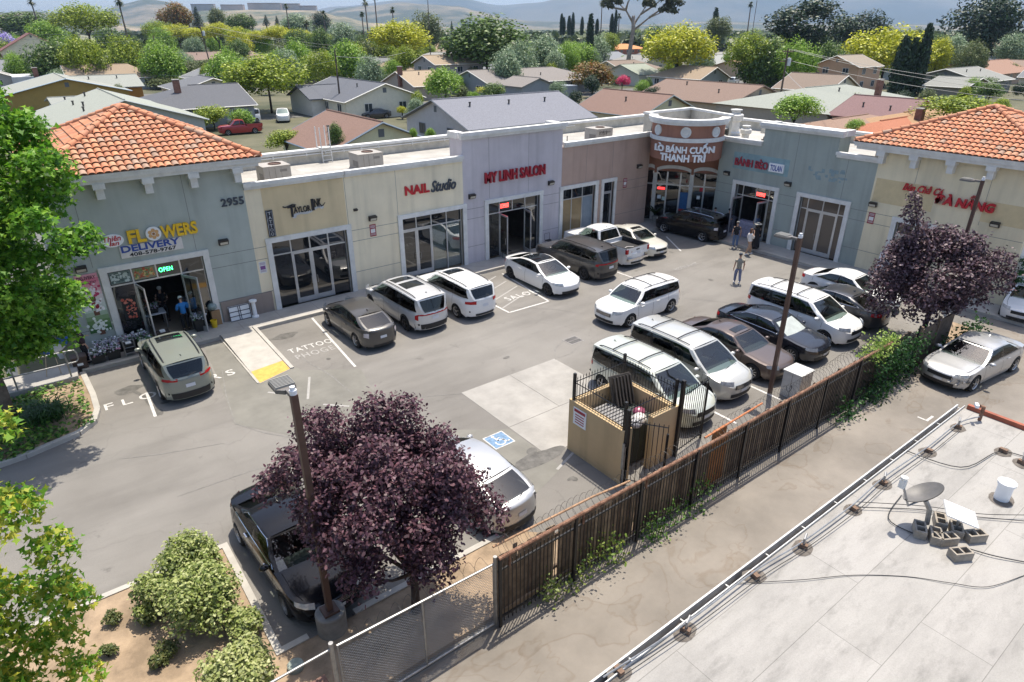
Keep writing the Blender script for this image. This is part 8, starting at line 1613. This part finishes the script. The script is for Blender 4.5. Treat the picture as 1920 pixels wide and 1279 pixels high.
# the eucalyptus
p = at_depth(1188, 80, 215); t = thing('eucalyptus_tree', 'tall bare limbed eucalyptus with sparse tufts of leaves left of the yellow tree', 'tree', (p[0], p[1], -.06)); rt = Vector(XR)
mb = MB(); f_ = lambda u, z: tuple(rt*u+Vector((0,0,z))); mb.tube([f_(-1.5,0),f_(-1.0,6),f_(-.4,12),f_(-.6,16)], .75, 9, .5)
lbs = []
for (u0,z0),(u1,z1),(u2,z2) in (((-.6,15),(-3,20),(-6.5,24)),((-.5,14),(1.5,18.5),(3.5,23)),((-.4,12),(4,17),(10,20.5)),((-3,20),(-2.5,23),(-1.5,26)),((1.5,18.5),(5,21.5),(8,25)),((-3,20),(-7,21),(-9,22.5)),((4,17),(7,20),(11.5,23.5))):
    z0, z1, z2 = [12+(q_-12)*.68 if q_ > 12 else q_ for q_ in (z0,z1,z2)]; mb.tube([f_(u0,z0), f_(u1,z1), f_(u2,z2)], .38, 6, .08); lbs += [(*f_(u2,z2), 1.7), (*f_(u2*.85+u1*.15,z2+.8), 1.4), (*f_(u2+1.4,z2-.6), 1.2), (*f_(u2*.6+u1*.4,z2*.7+z1*.3+.5), 1.0)]
mb.build('trunk', M('pale_eucalyptus_bark', (.30,.25,.21), .8, var=.3, scale=1.5), t, local=True, smooth=True); rng = np.random.default_rng(61); pp, dd = lobe_points(lbs, 5200, rng, .4, .75, -.9); lv = leaves(pp, dd, .55, rng, 'quad', .1, .8); o = bpy.data.objects.new('crown', np_mesh('crown', lv, 4, leafmat('leaf_eucalyptus', ['#333a2c','#4d5540','#666b52','#3c4433'], .25))); COL.objects.link(o); o.parent = t
# palms
def palm(label, px, ytop, D, r=2.2):
    p = at_depth(px, 80, D); top = at_depth(px, ytop, D)[2]; t = thing('palm_tree', label, 'palm tree', (p[0], p[1], -.06), group='tall palms on the skyline'); mb = MB(); mb.tube([(0,0,0),(.2,0,top*.5),(0,0,top-1)], .42, 7, .28); mb.build('trunk', BARK, t, local=True, smooth=True); mb = MB(); rr = random.Random(px)
    for i in range(44):
        a = rr.uniform(0, 6.28); e = rr.uniform(-1.0, 1.1); L_ = r*rr.uniform(.8,1.15); d = Vector((math.cos(a)*math.cos(e), math.sin(a)*math.cos(e), math.sin(e))); s = Vector((-math.sin(a), math.cos(a), 0)); b0 = Vector((0,0,top-1)); q = [b0, b0+d*L_*.6+Vector((0,0,.1)), b0+d*L_-Vector((0,0,.45))]; mb.grid([[q[0]-s*.08,q[0]+s*.08],[q[1]-s*.32,q[1]+s*.32],[q[2]-s*.05,q[2]+s*.05]])
    mb.build('crown', leafmat('palm_leaf', ['#2b3a22','#3f5230','#55643c','#5d5238'], .2), t, local=True)
for px, yt, D, lb_ in ((240,-3,300,'shaggy palm left of the tall feathery tree'),(80,-2,330,'dark palm above the cream two storey house'),(545,8,430,'palm above the small white far house'),(612,22,330,'thick trunked palm behind the grey gabled house'),(691,0,380,'left one of two slim palms above the yellow tree'),(709,-12,380,'right one of two slim palms above the yellow tree'),(740,14,430,'short palm right of the two slim palms'),(1398,4,420,'slim palm left of the huge dark pine'),(1125,2,460,'slim palm just left of the eucalyptus'),(1158,26,460,'short palm right of the lone cypress'),(683,22,420,'small palm left of the two slim palms'),(578,38,300,'fan palm by the grey gabled house')): palm(lb_, px, yt, D)
# filler trees between the far roofs
rr = random.Random(5)
for i in range(70):
    px = rr.uniform(-60, 1980); D = 260*(1+3.2*rr.random()**1.2); kd = rr.choice(['round','round','round','broad','bush','cone']); co = rr.choice(['green','green','olive','dark','bright','ygreen','grey','yellow' if rr.random() < .5 else 'green']); h_ = rr.uniform(8,14) if kd != 'cone' else rr.uniform(10,17)
    yt = 55-(h_-12.3)*FPX/D; w_ = h_*rr.uniform(.9,1.4)*(.4 if kd == 'cone' else 1); tree('distant %s tree among the far rooftops of the valley' % {'green':'green','olive':'olive','dark':'dark green','bright':'bright green','ygreen':'yellow green','grey':'grey green','yellow':'yellow'}[co], px, yt, w_*FPX/D, D, kd, co, None, group='distant %s trees across the valley' % co, trunk=False)
for i in range(140):
    px = rr.uniform(-40, 1960); D = 145+200*rr.random(); kd = rr.choice(['round','bush','broad','round','bush']); co = rr.choice(['green','olive','bright','ygreen','ygreen','bright','grey']); h_ = rr.uniform(6,11) if kd != 'bush' else rr.uniform(3,5.5)
    yt = 55-(h_-12.3)*FPX/D; w_ = h_*rr.uniform(.9,1.5); tree('%s garden tree between the houses behind the shops' % {'green':'green','olive':'olive','dark':'dark green','bright':'bright green','ygreen':'yellow green','grey':'grey green'}[co], px, yt, w_*FPX/D, D, kd, co, None, group='%s garden trees between the houses' % co, trunk=False)
for i in range(190):
    px = rr.uniform(-40, 1960); D = 95+230*rr.random()**.8; co = rr.choice(['green','olive','bright','ygreen','dark','grey','olive']); h_ = rr.uniform(1.2,3.2); yt = 55-(h_-12.3)*FPX/D; w_ = h_*rr.uniform(1.2,2.4)
    if 95 < D < 135 and 470 < px < 720: continue
    tree('low %s garden bush among the houses behind the shops' % {'green':'green','olive':'olive','dark':'dark green','bright':'bright green','ygreen':'yellow green','grey':'grey green'}[co], px, yt, w_*FPX/D, D, 'bush', co, None, group='low %s garden bushes' % co, trunk=False, cat='bush', name='garden_bush')
# woods too far to count
rng = np.random.default_rng(9); n = 60000; az = rng.uniform(-.86, .86, n); D = 420*(1+7.5*rng.random(n)**1.7); dirs = np.cos(az)[:, None]*FH+np.sin(az)[:, None]*XR; p = dirs*D[:, None]/np.maximum(.3, np.cos(az))[:, None]; cl = np.sin(p[:, 0]*.013)*np.sin(p[:, 1]*.017+1.3); keep = cl > -.8; p = p[keep]; p[:, 2] = rng.uniform(0, 7.5, len(p))+2*rng.random(len(p)); lv = leaves(p, np.tile([0,0,.5],(len(p),1)), 5.5, rng, 'quad', .5, .6)
o = bpy.data.objects.new('distant_woods', np_mesh('distant_woods', lv, 4, leafmat('leaf_far', ['#26351f','#3a4d2c','#4e6038','#5f6b40','#2d3c26'], .2))); COL.objects.link(o); tag(o, 'far off tree cover fading into the valley haze', 'woods', kind='stuff')
# ---- hills
HP = {'a': (2600, [(-400,30),(0,24),(60,20),(120,24),(190,36),(260,48),(330,50),(350,32),(385,20),(480,18),(600,19),(640,30),(700,42),(800,50),(1000,53),(2400,54)]),
      'b': (4600, [(-400,30),(0,40),(150,44),(200,22),(240,8),(290,-2),(340,5),(380,25),(600,28),(640,14),(700,10),(760,4),(800,8),(860,12),(900,22),(950,35),(1000,40),(1200,46),(1300,40),(1600,44),(2400,48)]),
      'c': (9000, [(-400,40),(0,48),(500,44),(640,12),(760,0),(860,-4),(940,10),(1000,6),(1060,-4),(1200,-16),(1400,-26),(1700,-22),(1800,-16),(1920,-10),(2400,-20)])}
def hillmat(n, c1, c2, sc, lo=.42, hi=.58): return M(n, c1, .95, var=0.01, scale=sc, detail=7, col2=c2, lo=lo, hi=hi)
HM = {'a': hillmat('tan_hill', (.06,.075,.04), (.30,.235,.155), .006, .46, .66), 'b': hillmat('oak_hill', (.04,.055,.038), (.20,.165,.115), .0028, .46, .64), 'c': hillmat('far_range', (.03,.045,.04), (.09,.09,.07), .001)}
from mathutils import noise as mnoise
for k, (D, prof_) in HP.items():
    mb = MB(); rows = []
    for px in range(-400, 2401, 14):
        y = prof_[0][1]
        for (x0, y0), (x1, y1) in zip(prof_[:-1], prof_[1:]):
            if x0 <= px <= x1: tt = (px-x0)/(x1-x0); tt = tt*tt*(3-2*tt); y = y0+(y1-y0)*tt
        row = []
        for f in np.linspace(0, 1, 22):
            dd = D*(.72+.56*f); crest = max(1, at_depth(px, y, D)[2]); s_ = math.sin(math.pi*f)**1.25; q = at_depth(px, 60, dd); nz = mnoise.fractal(Vector((q[0]*3/D, q[1]*3/D, len(k)+D*.001)), 1.0, 2.0, 5); row.append((q[0], q[1], -2+crest*s_*(1+.30*nz*(1-.85*s_**3))))
        rows.append(row)
    mb.grid(rows); struct('hills', mb, HM[k], smooth=True)
for k, (x0, x1, y0, y1) in enumerate([(360,400,9,20),(415,455,10,19),(466,525,7,20),(530,560,8,19),(562,592,12,20)]):
    a = at_depth(x0, y1+3, 2590); b = at_depth(x1, y0, 2590); t = thing('hilltop_block', 'long pale housing block on the tan hilltop, '+['first','second','third','fourth','fifth'][k]+' from the left', 'building', ((a[0]+b[0])/2, (a[1]+b[1])/2, a[2]), group='housing blocks on the tan hill'); mb = MB(); v = Vector((b[0]-a[0], b[1]-a[1], 0)); nn = Vector((-v.y, v.x, 0)).normalized()*18; A_, B_ = Vector((a[0],a[1],0)), Vector((b[0],b[1],0)); mb.prism([tuple(A_)[:2], tuple(B_)[:2], tuple(B_+nn)[:2], tuple(A_+nn)[:2]], a[2]-6, b[2]); mb.build('wall', M('far_block_wall', (.42,.37,.33), .9, var=.1, scale=.02), t); mb = MB(); mb.prism([tuple(A_-nn*.1)[:2], tuple(B_-nn*.1)[:2], tuple(B_+nn)[:2], tuple(A_+nn)[:2]], b[2], b[2]+2.5); mb.build('roof', M('far_block_roof', (.26,.2,.17), .9, var=.1), t)
# ---- utility poles and lines
POLE = M('utility_pole_wood', (.10,.075,.06), .9, var=.2, scale=3)
def upole(label, px, ytop, D, arms=2, xf=True, leanx=0.0):
    p = at_depth(px, 80, D); top = at_depth(px, ytop, D)[2]; t = thing('utility_pole', label, 'utility pole', (p[0], p[1], -.06)); rx = Vector(XR); mb = MB(); mb.tube([rx*(-leanx*.0)+Vector((0,0,0)), rx*(leanx)+Vector((0,0,top))], .17, 8, .11); mb.build('pole', POLE, t, local=True)
    for k in range(arms):
        z = top-.4-1.3*k; mb = MB(); d = Vector((.35,.94,0)) if k % 2 == 0 else Vector((.9,-.3,0)); c = rx*(leanx*z/top); mb.tube([c-d*1.2+Vector((0,0,z)), c+d*1.2+Vector((0,0,z))], .07, 4)
        for s in (-1.1,-.5,.5,1.1): mb.tube([c+d*s+Vector((0,0,z)), c+d*s+Vector((0,0,z+.25))], .04, 5)
        mb.build('crossarm', POLE, t, local=True)
    if xf: c = rx*(leanx*.85)+Vector((.35,-.2,top-2.3)); mb = MB(); mb.lathe(c, [(0,0),(.28,0),(.28,.95),(.2,1.05),(0,1.08)], 12); mb.build('transformer', M('transformer_grey', (.5,.52,.53), .5, var=.05), t, local=True, smooth=True, sharp=40)
    return Vector((p[0], p[1], top))
a1 = upole('utility pole with a grey transformer at the upper left', 390, 46, 165, leanx=-1.2); a2 = upole('utility pole with a grey transformer among the right hand trees', 1480, 90, 102, arms=2); a3 = upole('thin leaning pole before the cream house', 626, 92, 108, 0, False); a4 = upole('tall bare mast beside the big bright yellow tree', 806, -8, 260, 0, False); a5 = upole('short leaning utility pole behind the dark clipped hedge', 290, 66, 190, 1, False); a6 = upole('thin pole right of the first utility pole by the far row', 214, 55, 260, 1, False)
a7 = upole('slim street pole at the left of the huge pine', 1408, -6, 330, 0, False)
def wire(a, b, sag, label):
    pts = [a.lerp(b, i/12)-Vector((0,0,sag*4*(i/12)*(1-i/12))) for i in range(13)]; mb = MB(); mb.tube(pts, .028, 3, cap=False); solo('power_line', mb, M('power_line', (.30,.30,.29), .5, .3, var=0), label, 'power line', 'overhead lines behind the shops')
wl = Vector(at_depth(-60, 110, 170)); wr = Vector(at_depth(1980, 185, 95))
for k in range(3):
    o_ = Vector((.3*k,.9*k-.9,-1.3*(k == 2)-.2)); wire(a1+o_, Vector(at_depth(745,92+k*9,230)), 1.2, 'overhead line from the left utility pole towards the yellow tree, '+['upper','middle','lower'][k]+' strand'); wire(a1+o_, Vector(at_depth(-40,62+k*12,190)), 1.0, 'overhead line running left from the left utility pole, '+['upper','middle','lower'][k]+' strand')
    wire(a2+o_, wr+Vector((0,0,1.2-.9*k)), .7, 'overhead line running right from the right utility pole, '+['upper','middle','lower'][k]+' strand')
wire(a3-Vector((0,0,1)), Vector(at_depth(760,98,160)), .6, 'short service line from the thin leaning pole'); wire(a3-Vector((0,0,1.5)), Vector(at_depth(300,140,150)), 1.2, 'service line running left from the thin leaning pole'); wire(a2-Vector((0,0,3)), Vector(at_depth(1560,208,72)), .3, 'service drop from the right utility pole to the tile roof')
# ================================================================== HAZE
mb = MB(); mb.box(-9000, 12500, -400, 13000, -4, 950)
hz = bpy.data.materials.new('haze_air'); hz.use_nodes = True; n = hz.node_tree.nodes; n.remove(n['Principled BSDF']); v = n.new('ShaderNodeVolumePrincipled'); v.inputs['Color'].default_value = (.50,.70,1.0,1); v.inputs['Density'].default_value = .000085; v.inputs['Anisotropy'].default_value = .2
hz.node_tree.links.new(v.outputs[0], n['Material Output'].inputs['Volume'])
o = mb.build('haze', hz); tag(o, 'thin pale blue haze over the valley', 'haze', kind='stuff')
